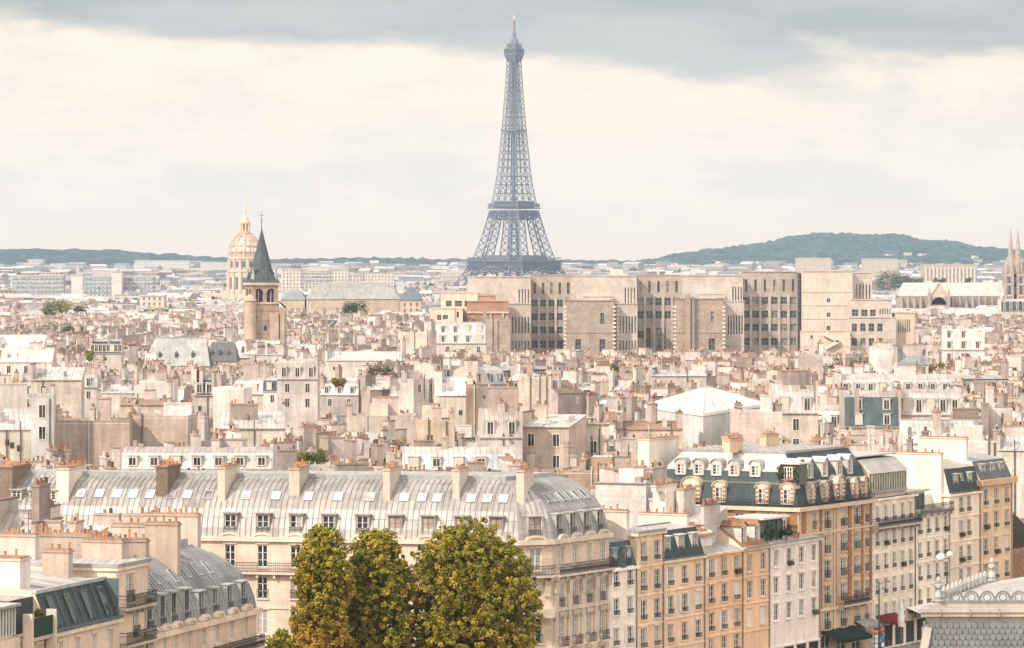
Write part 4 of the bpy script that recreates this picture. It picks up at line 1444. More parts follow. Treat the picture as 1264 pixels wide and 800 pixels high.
    # glazed veranda house and its green balcony
    uc = u_at(-25, SL)
    p4 = [at(SL, uc, .4), at(SL, ua - .01, .4), at(SL, ua - .01, 10), at(SL, uc, 10)]
    f4 = edge(p4[0], p4[1])
    L4 = f4[3]
    b4 = building('town_house', 'house with a white glazed veranda and a green screened balcony, bottom left corner', p4, 18.6, 'plaster', (0.70, 0.60, 0.49),
                  {0: [dict(z=15.4, h=2.3, w=1.2, us=[L4 * .2, L4 * .45, L4 * .72, L4 * .9], style='c', scol=(0.55, 0.45, 0.33))]}, cat='house')
    mb = MB().frame(*f4[:3])
    uv_ = L4 * .62
    mb.box(.1, uv_, .5, 8, 18.6, 20.9, 'plaster', (0.70, 0.61, 0.51))
    for k in range(15):
        u = .2 + (uv_ - .3) * k / 14
        mb.box(u - .07, u + .07, .25, .49, 18.8, 20.8, 'paint', (0.62, 0.60, 0.54))
    mb.box(.1, uv_, .36, .48, 18.9, 20.75, 'glass', (0.12, 0.13, 0.11))
    mb.box(.0, uv_ + .2, -.1, 8.2, 20.91, 21.12, 'zinc_sheet', ZINC_D, 'zinc', (0.60, 0.57, 0.52))
    mb.obj('veranda', b4)
    mb = MB().frame(*f4[:3])
    mb.box(uv_ + .3, L4 - .1, -.75, -.70, 18.5, 19.9, 'fabric', (0.035, 0.06, 0.048))
    mb.box(uv_ + .3, L4 - .1, -.72, 0, 18.2, 18.45, 'stone', (0.5, 0.42, 0.34))
    mb.box(uv_ + .22, uv_ + .5, -.95, -.2, 16.5, 20.3, 'plaster', (0.66, 0.56, 0.46))
    mb.box(L4 - .3, L4 - .02, -.95, -.2, 16.5, 20.3, 'plaster', (0.66, 0.56, 0.46))
    mb.obj('screened_balcony', b4)
    mb = MB().frame(*f4[:3])
    mb.box(uv_ + .3, L4, 1.0, 5, 18.6, 21.2, 'slate', (0.05, 0.065, 0.06), 'zinc', ZINC)
    mb.obj('roof', b4)
    shrub('potted_plant', 'small green plant on the screened balcony at the bottom left', at(f4, (uv_ + L4) / 2 + .5, -.3), 19.4, .35, 1.1, (0.10, 0.11, 0.03), 260, .1, cat='plant')


left_group()


# ------------------------------------------------------------------ pavilion roof at the lower right
def pavilion():
    P0 = (16.25, 150.0)
    d = (sin(radians(19)), cos(radians(19)))
    poly = [P0, (31.0, 150.0), (31.0 + d[0] * 10.4, 150 + d[1] * 10.4), (P0[0] + d[0] * 10.4, P0[1] + d[1] * 10.4)]
    out = inset(poly, [-1.3] * 4)
    f = edge(poly[0], poly[1])
    g = edge(poly[3], poly[0])
    fo = edge(out[0], out[1])
    us = spaced(fo[3], 5, 1.8)
    b = building('pavilion', 'grey slate pavilion with a crested zinc roof at the bottom right corner', out, 27.0, 'stone', (0.62, 0.56, 0.48),
                 {0: [dict(z=z, h=2.6, w=1.5, us=us) for z in (22, 17, 12, 7)]}, courses=[(26.5, .5, .4)], cat='pavilion')
    mb = MB()
    loft(mb, poly, [(-1.2, 27.02), (-.42, 30.2), (-.10, 32.2)], [1, 1, 1, 1], lambda i, k: ('slate_base', (0.05, 0.052, 0.052)))
    # fish-scale slates, each course lapping the one below, on the two faces one can see
    r = random.Random(5)
    lo, hi = (-.42, 30.2), (-.10, 32.2)
    for fr, n0 in ((f, 0), (g, 3)):
        nz = 9
        for k in range(nz):
            t = k / nz
            z = 30.2 + 1.98 * t
            dd = -.42 + .32 * (z - 30.2) / 2.0
            n = int(fr[3] / .235)
            for i in range(-3, n + 2):
                u = (i + (.5 if k % 2 else 0)) * .235
                if u < dd - .0 - .10 or u > fr[3] - dd + .1:
                    continue
                w = dd - .02
                rim = [(u - .117, w + .04, z + .30)] + [(u + .117 * cos(pi + pi * q / 6), w - .042, z + .085 + .135 * sin(pi + pi * q / 6)) for q in range(7)] + [(u + .117, w + .04, z + .30)]
                mb.frame(*fr[:3])
                mb.face(rim, 'slate_base', (0.045, 0.047, 0.047))
                pts = [(u - .108, w + .03, z + .30)] + [(u + .108 * cos(pi + pi * q / 6), w - .055, z + .11 + .115 * sin(pi + pi * q / 6)) for q in range(7)] + [(u + .108, w + .03, z + .30)]
                mb.frame(*fr[:3])
                mb.face(pts, 'slate_base', jit((0.155, 0.162, 0.16), .12, r))
    mb.frame()
    roof = mb.obj('roof_slope', b)
    mb = MB()
    mb.prism(inset(poly, [-.14] * 4), 31.98, 32.42, 'zinc_sheet', (0.36, 0.34, 0.32))
    mb.prism(inset(poly, [-.32] * 4), 32.43, 32.60, 'zinc_sheet', (0.46, 0.415, 0.375))
    mb.prism(inset(poly, [-.40] * 4), 32.604, 32.74, 'zinc_sheet', (0.50, 0.45, 0.405))
    mb.prism(inset(poly, [.10] * 4), 32.743, 32.98, 'zinc_sheet', (0.42, 0.385, 0.35))
    for k in range(9):
        u = .3 + k * 1.14
        mb.frame(*f[:3])
        mb.box(u - .02, u + .02, -.42, -.1, 32.435, 32.76, 'zinc_sheet', (0.40, 0.36, 0.32))
        mb.box(u - .025, u + .025, -.165, -.14, 31.99, 32.42, 'zinc_sheet', (0.28, 0.27, 0.26))
        mb.frame(*g[:3])
        mb.box(u - .02, u + .02, -.42, -.1, 32.435, 32.76, 'zinc_sheet', (0.40, 0.36, 0.32))
    mb.frame(*f[:3])
    mb.box(-.36, .55, -.17, .2, 31.35, 32.0, 'zinc_sheet', (0.47, 0.44, 0.41))
    mb.obj('gutter', b)
    mb = MB()
    for dv, zz in (((-.42 - .0), 30.2),):
        a = (poly[0][0] - .16, poly[0][1] - .16, 32.0)
        bb = (poly[0][0] - .56, poly[0][1] - .48, 30.1)
        mb.bar(a, bb, .30, 'zinc_sheet', (0.50, 0.45, 0.405))
    mb.obj('hip_cover', b)
    mb = MB()
    pl = inset(poly, [.3] * 4)
    lv = [(0, 32.98), (4.4, 33.95)]
    loft(mb, pl, lv, [1, 1, 1, 1], lambda i, k: ('zinc_sheet', (0.46, 0.425, 0.39)))
    ribs(mb, pl, lv, [1, 1, 1, 1], [0, 3], .95, .085, 'zinc_sheet', (0.36, 0.33, 0.30))
    mb.obj('roof', b)
    # ring cresting along the front
    cz = (0.22, 0.235, 0.23)
    def ring(mb, u, w, z, R0, t, n=14, half=False):
        for i in range(n):
            a, c = (pi * i / n, pi * (i + 1) / n) if half else (2 * pi * i / n, 2 * pi * (i + 1) / n)
            mb.bar((u + R0 * cos(a), w, z + R0 * sin(a)), (u + R0 * cos(c), w, z + R0 * sin(c)), t, 'zinc_sheet', cz)
    mb = MB().frame(*f[:3])
    w = .12
    for k in range(23):
        u = .95 + k * .612
        ring(mb, u, w, 33.12, .25, .075, half=True)
        ring(mb, u, w + .02, 33.14, .145, .045)
        mb.box(u + .306 - .05, u + .306 + .05, w - .05, w + .05, 32.97, 33.2, 'zinc_sheet', cz)
        mb.box(u + .306 - .08, u + .306 + .08, w - .06, w + .06, 33.0, 33.07, 'zinc_sheet', cz)
    mb.box(.4, 14.6, w - .06, w + .06, 32.94, 33.0, 'zinc_sheet', cz)
    mb.obj('roof_cresting', b)
    mb = MB().frame(*g[:3])
    L = g[3]
    for k in range(12):
        u = L - .9 - k * .76
        mb.lathe(u, .12, [(.03, 32.95), (.06, 33.08), (.10, 33.28), (.07, 33.42), (.01, 33.50)], 8, 'zinc_sheet', (0.42, 0.42, 0.40))
        mb.lathe(u + .38, .10, [(.05, 32.95), (.08, 33.05), (.03, 33.16)], 6, 'zinc_sheet', cz)
    mb.box(.3, L - .3, .05, .2, 32.94, 33.0, 'zinc_sheet', cz)
    mb.obj('leaf_cresting', b)
    def finial(x, y, z, s):
        mb = MB()
        mb.lathe(x, y, [(.17 * s, z), (.20 * s, z + .06 * s), (.13 * s, z + .10 * s), (.17 * s, z + .22 * s), (.15 * s, z + .34 * s), (.07 * s, z + .42 * s), (.06 * s, z + .5 * s), (.15 * s, z + .56 * s), (.15 * s, z + .66 * s), (.06 * s, z + .72 * s), (.10 * s, z + .82 * s), (.09 * s, z + .9 * s), (.02 * s, z + .99 * s)], 12, 'zinc_sheet', (0.42, 0.435, 0.42))
        for k in range(4):
            a = k * pi / 2 + .5
            mb.bar((x + .1 * s * cos(a), y + .1 * s * sin(a), z), (x + .34 * s * cos(a), y + .34 * s * sin(a), z + .03 * s), .09 * s, 'zinc_sheet', cz, .05 * s)
            mb.bar((x + .06 * s * cos(a), y + .06 * s * sin(a), z + .52 * s), (x + .2 * s * cos(a), y + .2 * s * sin(a), z + .62 * s), .05 * s, 'zinc_sheet', cz, .03 * s)
        mb.obj('finial', b)
    finial(poly[0][0] + .30, poly[0][1] + .25, 32.95, 1.0)
    x, y = poly[3]
    finial(x + .1, y - .5, 33.0, 1.0)
    # brackets by the corner finial
    mb = MB().frame(*f[:3])
    for k in range(10):
        a = -.3 + k * .22
        mb.bar((.45 + .30 * cos(a), .12, 33.05 + .17 * sin(a) + .05 * k * .3), (.45 + .30 * cos(a + .22), .12, 33.05 + .17 * sin(a + .22) + .05 * (k + 1) * .3), .07, 'zinc_sheet', cz)
    mb.obj('scroll', b)


surf('slate_base', 0.5, 0.0, 0.4, big=(0.85, 1.12), fine=(0.88, 1.08))
pavilion()


# ------------------------------------------------------------------ plane trees on the square
def plane_tree(label, px0, px1, ytop, Y, depth, seed, warm=0.0, zlow=6.0, lobes=26, n=30000):
    r = random.Random(seed)
    xc = X((px0 + px1) / 2, Y)
    rx = (px1 - px0) / 2 * Y / F
    zt = Z(ytop, Y)
    t = thing('plane_tree', label, 'tree', (xc, Y, 0), 'plane trees in front of the long zinc block')
    mb = MB()
    mb.lathe(xc, Y, [(.62, 0), (.45, .7), (.36, 3), (.30, zlow + 2)], 12, 'bark', (0.17, 0.14, 0.10))
    mb.obj('trunk', t)
    hc = (zt - zlow) / 2
    zc = zlow + hc
    ph = [(r.uniform(1, 5), r.uniform(2, 9), r.uniform(0, 6.3)) for _ in range(6)]

    def env(a, t_):
        """half width of the crown at direction a and height t_ (-1..1), wavy like bunched boughs"""
        k = (max(0, 1 - abs(t_) ** 3.6)) ** .5
        k *= 1 - .05 * max(0, t_)
        wv = sum(sin(round(n_) * a + m_ * t_ + o_) for n_, m_, o_ in ph) / 6
        return k * (1 + .26 * wv)
    mb = MB()
    nl = lobes
    L = []
    for i in range(nl):
        t_ = -1 + 2 * (i + .5) / nl
        a = i * 2.39996 + r.uniform(-.3, .3)
        k = env(a, t_) * r.uniform(.66, 1.0)
        lr = min(rx, depth) * r.uniform(.17, .33)
        L.append((xc + cos(a) * k * rx * .86, Y + sin(a) * k * depth * .86, zc + t_ * (hc - lr * .7), lr))
    for b in L[::2]:
        mb.bar((xc, Y, max(zlow, b[2] - 3)), b[:3], .24, 'bark', (0.17, 0.14, 0.10), .06)
    mb.obj('branch', t)
    mb = MB()
    core = [(xc, Y, zc + hc * q, min(rx, depth) * .62) for q in (-.75, -.4, -.05, .3, .6)]
    tot = sum(b[3] ** 2 for b in L)
    for b in L + core:
        is_core = b in core
        nt = int(b[3] ** 2 / tot * n / 26) if not is_core else int(n / 26 * .05)
        bt = r.gauss(0, .10)
        for _ in range(nt):
            d = Vector((r.gauss(0, 1), r.gauss(0, 1), r.gauss(0, 1)))
            d.normalize()
            k = b[3] * (r.uniform(.55, 1.35) if not is_core else r.uniform(.3, 1.0))
            c = Vector((b[0], b[1], b[2])) + Vector((d.x * k, d.y * k, d.z * k * 1.15))
            if not is_core and any((c.x - e[0]) ** 2 + (c.y - e[1]) ** 2 + ((c.z - e[2]) / 1.15) ** 2 < (e[3] * .42) ** 2 for e in L if e is not b):
                continue
            tr = r.uniform(.22, .42)
            warmth = warm * max(0, min(1, (zt - 3.5 - c.z) / 8.0)) + r.gauss(0, .13) + bt
            base = [(0.17, 0.175, 0.018), (0.275, 0.25, 0.025), (0.42, 0.34, 0.03)][r.choices([0, 1, 2], [4, 4, 2.4])[0]]
            gold = (0.46, 0.27, 0.04)
            w = max(0, min(1, warmth))
            tc = tuple(base[i] * (1 - w) + gold[i] * w for i in range(3))
            for _ in range(30):
                e = Vector((r.gauss(0, 1), r.gauss(0, 1), r.gauss(0, 1)))
                e.normalize()
                p = c + e * tr * r.uniform(.4, 1.0)
                leaf_quad(mb, p, r.uniform(.10, .17), jit(tc, .17, r), r, e * .5 + d * .45 + Vector((r.gauss(0, .5), r.gauss(0, .5), .3 + r.gauss(0, .5))))
    mb.obj('crown', t, uv=False)


plane_tree('tall narrow plane tree turning golden at its foot, leftmost of the three', 360, 435, 651, 357, 3.0, 11, .9, 3.0, 110, 52000)
plane_tree('narrow plane tree with a yellow green crown, between the golden one and the broad one', 422, 509, 655, 361, 3.2, 12, .25, 4.0, 110, 56000)
plane_tree('broad plane tree with the widest dark green crown, in front of the block corner', 494, 664, 650, 363, 5.9, 13, .3, 4.0, 240, 125000)
plane_tree('low yellow plane tree showing only its top at the bottom edge', 329, 369, 779, 347, 2.2, 14, 1.0, 2.5, 50, 16000)
# ------------------------------------------------------------------ the sea of roofs
CR = random.Random(21)
WALLS = [((0.57, 0.485, 0.425), 'cream'), ((0.66, 0.59, 0.54), 'off white'), ((0.48, 0.395, 0.34), 'beige'), ((0.53, 0.44, 0.395), 'pinkish'), ((0.35, 0.275, 0.23), 'tan'), ((0.61, 0.525, 0.47), 'pale cream'), ((0.47, 0.365, 0.30), 'peach')]
WALLS = [(tuple(c * .74 + sum(w_) / 3 * .30 for c in w_), n_) for w_, n_ in WALLS]
ROOFS = {'zinc gable': ('zinc', (0.62, 0.585, 0.55)), 'zinc mansard': ('zinc', (0.48, 0.46, 0.435)), 'slate mansard': ('slate', (0.055, 0.082, 0.095)),
         'flat': ('zinc_sheet', (0.49, 0.44, 0.395)), 'zinc shed': ('zinc', (0.64, 0.605, 0.57)), 'tile': ('tile', (0.34, 0.225, 0.16)), 'pale sheet': ('zinc_sheet', (0.72, 0.68, 0.62)),
         'grey slate': ('slate', (0.20, 0.21, 0.21))}
HOUSES = []       # everything that needs a label of its own at the end


class Parts:
    """one house as a thing with named parts, or drawn into a shared mass"""

    def __init__(s, b=None, mass=None):
        s.b, s.mass, s.list = b, mass, []

    def get(s, name, under=None):
        if s.mass is not None:
            return s.mass
        mb = MB()
        s.list.append((name, mb, under))
        return mb

    def done(s):
        made = {}
        for name, mb, under in s.list:
            o = mb.obj(name, made.get(id(under), s.b) if under is not None else s.b)
            made[id(mb)] = o


def small_window(mb, u, w, z, ww, hh, frame=True, shut=None):
    """glazing proud of the wall by a hand, with its frame"""
    g = (0.05, 0.05, 0.05) if shut is None else shut
    if frame:
        mb.box(u - ww / 2 - .09, u + ww / 2 + .09, w - .06, w - .005, z - .09, z + hh + .09, 'paint', (0.70, 0.65, 0.58))
    mb.face([(u - ww / 2, w - .065, z), (u, w - .065, z), (u, w - .065, z + hh), (u - ww / 2, w - .065, z + hh)], 'glass' if shut is None else 'paint', g)
    mb.face([(u + .06, w - .065, z), (u + ww / 2, w - .065, z), (u + ww / 2, w - .065, z + hh), (u + .06, w - .065, z + hh)], 'glass' if shut is None else 'paint', g)


def stack(P, fx, u, w, L, T, z0, z1, col, r, along='w', pots=None):
    mb = P.get('chimney').frame(*fx)
    lu, lw = (T, L) if along == 'w' else (L, T)
    mb.box(u - lu / 2, u + lu / 2, w - lw / 2, w + lw / 2, z0, z1, 'old_plaster' if r.random() < .85 else 'brick', col)
    mb.box(u - lu / 2 - .08, u + lu / 2 + .08, w - lw / 2 - .08, w + lw / 2 + .08, z1 + .003, z1 + .2, 'pot', (0.36, 0.265, 0.205) if r.random() < .6 else tuple(c * .85 for c in col))
    n = pots if pots is not None else max(2, int(L / .5))
    for i in range(n):
        if r.random() < .45:
            continue
        q = -L / 2 + L * (i + .5) / n
        a, b = (u, w + q) if along == 'w' else (u + q, w)
        h = r.uniform(.25, .7)
        t = r.uniform(.12, .19)
        c = jit((0.34, 0.20, 0.135) if r.random() < .55 else (0.10, 0.075, 0.06) if r.random() < .4 else (0.55, 0.43, 0.34), .3, r)
        pts = [(a + t * cos(k * pi / 3), b + t * sin(k * pi / 3)) for k in range(6)]
        mb.prism(pts, z1 + .2, z1 + .2 + h, 'pot', c, 'pot', (0.05, 0.035, 0.03), bottom=False)


def mid_house(P, x, y, a, w, d, ze, roof, wc, r, detail=2, rc=None, nd=None, ns=None, rise=None, wallm='old_plaster', z0=0.0, front=True):
    """house w wide, d deep, x y = front left corner, a = direction of its front"""
    fx = (x, y, a)
    m, c = ROOFS[roof]
    c = rc or jit(c, .14, r)
    wl = P.get('wall').frame(*fx)
    wl.box(0, w, 0, d, z0, ze, wallm, wc, bottom=False)
    party = jit(wc, .15, r)
    tz = ze
    rf = P.get('roof').frame(*fx)
    if roof in ('zinc gable', 'tile', 'grey slate'):
        h = rise or d * r.uniform(.2, .32)
        tz = ze + h
        o = .25
        for q in ([(-.05, -o, ze - .05), (w + .05, -o, ze - .05), (w + .05, d / 2, tz), (-.05, d / 2, tz)], [(-.05, d / 2, tz), (w + .05, d / 2, tz), (w + .05, d + o, ze - .05), (-.05, d + o, ze - .05)]):
            rf.face(q, m, c)
        rf.bar((0, d / 2, tz), (w, d / 2, tz), .22, 'zinc_sheet', tuple(k * .8 for k in c))
        for u in (0.01, w - .01):
            q = [(u, 0, ze), (u, d, ze), (u, d / 2, tz - .02)]
            wl.face(q if u > 1 else q[::-1], wallm, party)
        slope = (lambda ww: ze + h * min(ww, d - ww) / (d / 2))
    elif roof in ('zinc mansard', 'slate mansard'):
        h1 = rise or r.uniform(2.4, 3.2)
        i1 = r.uniform(.7, 1.3)
        top = r.uniform(.5, 1.1)
        tz = ze + h1 + top
        lv = [(0, ze + .01), (i1, ze + h1), (min(d * .4, 4.5), tz)]
        tm, tc = ('zinc', jit((0.48, 0.435, 0.39), .1, r))
        pl = [rf.P((u, v, 0))[:2] for u, v in ((0, 0), (w, 0), (w, d), (0, d))]
        rf.frame()
        loft(rf, pl, lv, [1, 0, 1, 0], lambda i, k: ('plaster', party) if i in (1, 3) else ((m, c) if k == 0 else (tm, tc)))
        rf.frame(*fx)
        rf.box(-.1, w + .1, -.25, .02, ze - .12, ze + .06, 'zinc_sheet', (0.4, 0.38, 0.35))
        slope = (lambda ww: ze + h1 + top * .3)
        n = nd if nd is not None else max(1, int(w / r.uniform(2.4, 3.4)))
        if detail >= 1:
            for k in range(n):
                u = w * (k + .5) / n
                dm = P.get('dormer').frame(*fx)
                dw = .62
                nr = 2 if h1 > 3.6 else 1
                dc = jit((0.58, 0.53, 0.47), .12, r)
                for q in range(nr):
                    if q:
                        dm = P.get('dormer').frame(*fx)
                    wm = P.get('window', dm).frame(*fx) if detail >= 2 else dm
                    zb_ = ze + .3 + q * h1 / nr
                    dh = h1 / nr * (.68 if nr == 1 else .76)
                    f0 = i1 * (q / nr + .12)
                    dm.box(u - dw, u + dw, f0, i1 + .9, zb_, zb_ + dh, 'zinc_sheet', (0.20, 0.215, 0.235), 'zinc_sheet', dc)
                    dm.box(u - dw, u + dw, f0 - .05, f0 - .002, zb_, zb_ + dh, 'zinc_sheet', dc)
                    dm.box(u - dw - .12, u + dw + .12, f0 - .16, i1 + 1.0, zb_ + .003 + dh, zb_ + .11 + dh, 'zinc_sheet', jit((0.60, 0.56, 0.51), .1, r))
                    small_window(wm, u, f0 - .052, zb_ + .17, .8, dh - .38, shut=None if r.random() < .8 else (0.6, 0.5, 0.4))
    else:
        if roof == 'zinc shed':
            h = rise or r.uniform(1.2, 3.0)
            flip = r.random() < .15
            za, zb = (ze + h, ze + .1) if flip else (ze + .1, ze + h)
            rf.face([(-.1, -.2, za), (w + .1, -.2, za), (w + .1, d + .2, zb), (-.1, d + .2, zb)], m, c)
            rf.bar((-.1, -.2, za), (w + .1, -.2, za), .14, 'zinc_sheet', tuple(k * .7 for k in c))
            for u in (0, w):
                q = [(u, 0, ze), (u, d, ze), (u, d, zb), (u, 0, za)]
                wl.face(q if u else q[::-1], wallm, party)
            e = (d, zb) if not flip else (0, za)
            q = [(0, e[0], ze), (w, e[0], ze), (w, e[0], e[1]), (0, e[0], e[1])]
            wl.face(q[::-1] if e[0] else q, wallm, party)
            tz = ze + h
            slope = (lambda ww: za + (zb - za) * ww / d)
        else:
            rf.box(.0, w, .0, d, ze + .003, ze + .10, 'zinc_sheet', jit((0.58, 0.53, 0.47), .1, r), m, c)
            for q in ((0, w, 0, .25), (0, w, d - .25, d), (0, .25, .26, d - .26), (w - .25, w, .26, d - .26)):
                rf.box(*q, ze + .104, ze + .45, wallm, party)
            tz = ze + .45
            slope = (lambda ww: ze + .1)
            if w > 7 and r.random() < .6:
                hw, hd = r.uniform(2, 4), r.uniform(2, 4)
                hu, hv = r.uniform(.5, w - hw - .5), r.uniform(.6, max(.7, d - hd - .6))
                hm = P.get('roof_hut').frame(*fx)
                hm.box(hu, hu + hw, hv, hv + hd, ze + .1, ze + r.uniform(1.8, 2.8), 'plaster', jit(wc, .1, r), 'zinc', jit(ROOFS['zinc gable'][1], .1, r))
    # party gable walls standing above the roof, and the stacks on them
    ns = r.choice([2, 2, 3, 3, 4]) if ns is None else ns
    if detail >= 1:
        spots = [(.3, 'w'), (w - .3, 'w'), (w * r.uniform(.3, .7), 'w'), (w * r.uniform(.2, .8), 'u'), (w * .55, 'u')]
        r.shuffle(spots)
        for k in range(ns):
            u, al = spots[k]
            L = min(d * .8, r.uniform(1.6, 5.5)) if al == 'w' else r.uniform(1.4, 4.6)
            wv = r.uniform(L / 2 + .2, max(L / 2 + .3, d * .7 - L / 2 + .5)) if al == 'w' else r.uniform(d * .3, d * .7)
            if al == 'u':
                u = min(max(u, L / 2), w - L / 2)
            stack(P, fx, u, wv, L, r.uniform(.55, 1.0), min(slope(max(0.1, wv - L / 2)), ze) - .2, tz + r.choice([r.uniform(.5, 1.6), r.uniform(.8, 3.4)]), jit(r.choice(WALLS)[0], .12, r), r, al)
        if roof in ('zinc gable', 'zinc shed', 'tile') and r.random() < .75:
            for k in range(r.randint(1, 4)):
                u, v = r.uniform(1, w - 1), r.uniform(.6, d * .42)
                sk = P.get('skylight').frame(*fx)
                z = slope(v)
                z2 = slope(v + .9)
                sk.prism([(u - .4, v), (u + .4, v), (u + .4, v + .9), (u - .4, v + .9)], min(z, z2) - .1, max(z, z2) + .12, 'zinc_sheet', (0.4, 0.4, 0.38), 'glass', (0.05, 0.06, 0.065))
    # party walls stepping above the roof, capped with tile; rainwater pipes and vents
    if detail >= 1:
        for u0, u1 in ((-.02, .36), (w - .36, w + .02)):
            if r.random() < .55:
                pw = P.get('party_wall').frame(*fx)
                c1 = jit(wc, .16, r)
                cut = r.uniform(.35, 1.0) * d
                s0 = r.choice([0.0, d - cut])
                up = r.uniform(.4, 1.5)
                zt_ = tz + up * (.4 if r.random() < .6 else 1)
                pw.box(u0, u1, s0 + .03, s0 + cut - .03, ze - 3, zt_, wallm, c1)
                for kk in range(r.choice([0, 0, 4, 7])):
                    v_ = s0 + cut * (kk + .7) / 8
                    pw.box((u0 + u1) / 2 - .14, (u0 + u1) / 2 + .14, v_ - .14, v_ + .14, zt_ + .14, zt_ + r.uniform(.5, .85), 'pot', jit((0.32, 0.195, 0.135), .35, r))
                pw.box(u0 - .08, u1 + .08, s0 - .05, s0 + cut + .05, zt_ + .003, zt_ + .14, 'tile', (0.30, 0.215, 0.165) if r.random() < .5 else (0.19, 0.165, 0.15))
        for _ in range(r.choice([0, 0, 1, 1, 2, 3])):
            pp = P.get('pipe').frame(*fx)
            u = r.uniform(.4, w - .4)
            pp.bar((u, -.12, ze - 12), (u, -.12, ze + r.uniform(-.2, 1.5)), .16, 'iron', (0.10, 0.085, 0.075) if r.random() < .6 else (0.5, 0.46, 0.42))
        for _ in range(r.randint(0, 3)):
            vp = P.get('roof_vent').frame(*fx)
            u, v = r.uniform(.5, w - .5), r.uniform(.5, d * .6)
            t = r.uniform(.15, .4)
            vp.box(u - t, u + t, v - t, v + t, ze, slope(v) + r.uniform(.5, 1.3), 'zinc_sheet', jit((0.34, 0.31, 0.28), .4, r))
    # windows of the top floors that look our way
    if front and detail >= 1:
        n = max(1, int(w / r.uniform(2.6, 4.0)))
        kind = r.random()
        for f in range(2 if detail >= 2 else 1):
            if kind < .25:
                if f == 0:
                    for _ in range(r.randint(1, 3)):
                        wm = P.get('window').frame(*fx)
                        small_window(wm, r.uniform(.6, w - .6), 0, ze - r.uniform(1.6, 5), .5, .8, frame=False)
                break
            for k in range(n):
                if r.random() < .2: continue
                u = w * (k + .5) / n
                wm = P.get('window').frame(*fx)
                small_window(wm, u, 0, ze - 2.6 - 3.0 * f, .85, 1.7, shut=None if r.random() < .8 else (0.62, 0.54, 0.45))
    return tz


# ---- hand placed houses, measured from the photograph: px left, px right, y of the eave line, Y, depth, kind
SPECIAL_BOX = []


def special(label, pxa, pxb, yeave, Y, d, roof, wc, ang=0.0, seed=1, name='house', cat='house', ybot=None, rise=None, nd=None, ns=None, rc=None, wallm='old_plaster', front=True, detail=2):
    xa, xb = X(pxa, Y), X(pxb, Y)
    a = radians(ang)
    w = (xb - xa) / max(.2, cos(a))
    x, y = xa, Y - (sin(a) * w / 2)
    x = xa
    b = thing(name, label, cat, (x, y, 0))
    P = Parts(b)
    rc = tuple(c * (.86 if rc[0] > .4 else .8) for c in rc) if rc else None
    g_ = sum(wc) / 3
    wc = tuple(c * .68 + g_ * .28 for c in wc)
    tz = mid_house(P, x, y, a, w, d, Z(yeave, Y), roof, wc, random.Random(seed), detail, rc=rc, nd=nd, ns=ns, rise=rise, wallm=wallm, front=front)
    P.done()
    SPECIAL_BOX.append((pxa - 2, pxb + 2, yeave + ((ybot or yeave + 22) - yeave) * .8, Y, d))
    return b, (x, y, a), w, tz


BEIGE, TANW, OFFW, PINK = WALLS[2][0], WALLS[4][0], WALLS[1][0], WALLS[3][0]
# nearest band, just over the ridge of the long block
special('pale zinc mansard terrace with four dormers rising above the left half of the long block', 150, 336, 579, 470, 10, 'zinc mansard', OFFW, 0, 3, ybot=585, rise=1.9, nd=7, ns=2, rc=(0.66, 0.62, 0.56))
special('pale blue roofed terrace with six dormers just behind the long block, right of centre', 497, 636, 580, 480, 9, 'zinc mansard', OFFW, 2, 4, ybot=585, rise=1.9, nd=5, ns=1, rc=(0.58, 0.62, 0.62))
special('low tiled house with bare tan wall between the long block and the corner building', 690, 785, 585, 462, 9, 'flat', (0.42, 0.28, 0.19), -8, 5, ybot=600, ns=2, front=False)
special('small bright zinc roof squeezed between long block and corner building', 735, 797, 618, 432, 12, 'zinc shed', OFFW, -20, 6, ybot=660, ns=2, rc=(0.72, 0.69, 0.64), rise=2.0)
special('white house with crowded red chimney pots in front of the corner building mansard', 800, 868, 647, 428, 7, 'zinc shed', (0.66, 0.58, 0.50), -25, 8, ybot=660, ns=2, rise=1.6, front=False)
special('long blank tan party wall topped by small chimneys, left of centre', 64, 160, 523, 540, 9, 'flat', (0.47, 0.36, 0.28), 0, 9, ybot=562, ns=3, front=False)
special('taller blank tan party wall with a red tiled coping beside its twin', 160, 232, 517, 545, 9, 'flat', (0.50, 0.385, 0.30), -4, 10, ybot=556, ns=2, front=False)
special('pale grey tower house wrapped in scaffold sheeting, far left', 38, 66, 492, 535, 7, 'flat', (0.58, 0.56, 0.52), 4, 12, ybot=566, ns=0, wallm='fabric')
special('cream house with a satellite dish and sloping shadow at the left edge', -12, 38, 530, 505, 9, 'zinc gable', (0.70, 0.59, 0.48), 10, 13, ybot=570, ns=2)
special('brown walled house with three pots at the left edge below the hills', -12, 42, 492, 590, 9, 'flat', (0.45, 0.35, 0.29), 0, 14, ybot=530, ns=2, front=False)
b, fx, w, tz = special('tall white flat topped house with slit windows, below left of the church tower', 263, 301, 482, 640, 8, 'flat', (0.78, 0.70, 0.61), -6, 15, ybot=528, ns=0)
special('wide white zinc roof with a dark eave strip, left of centre', 272, 352, 530, 560, 9, 'zinc shed', (0.66, 0.57, 0.48), 3, 16, ybot=552, ns=1, rise=2.2, rc=(0.68, 0.65, 0.60))
special('pale blank wall house with sloping grey side roof, below the slate church roof', 172, 214, 474, 640, 9, 'flat', (0.68, 0.62, 0.55), 0, 17, ybot=500, ns=1, front=False)
special('long low zinc roof with a dark shaded eave, under the far left slate roofs', 38, 100, 470, 690, 8, 'zinc shed', (0.60, 0.50, 0.42), 2, 18, ybot=482, ns=0, rise=2.2, rc=(0.64, 0.62, 0.57))
special('peach walled block with a row of pots along its flat top, centre', 514, 561, 522, 560, 8, 'flat', (0.66, 0.48, 0.33), 3, 19, ybot=552, ns=3, front=False)
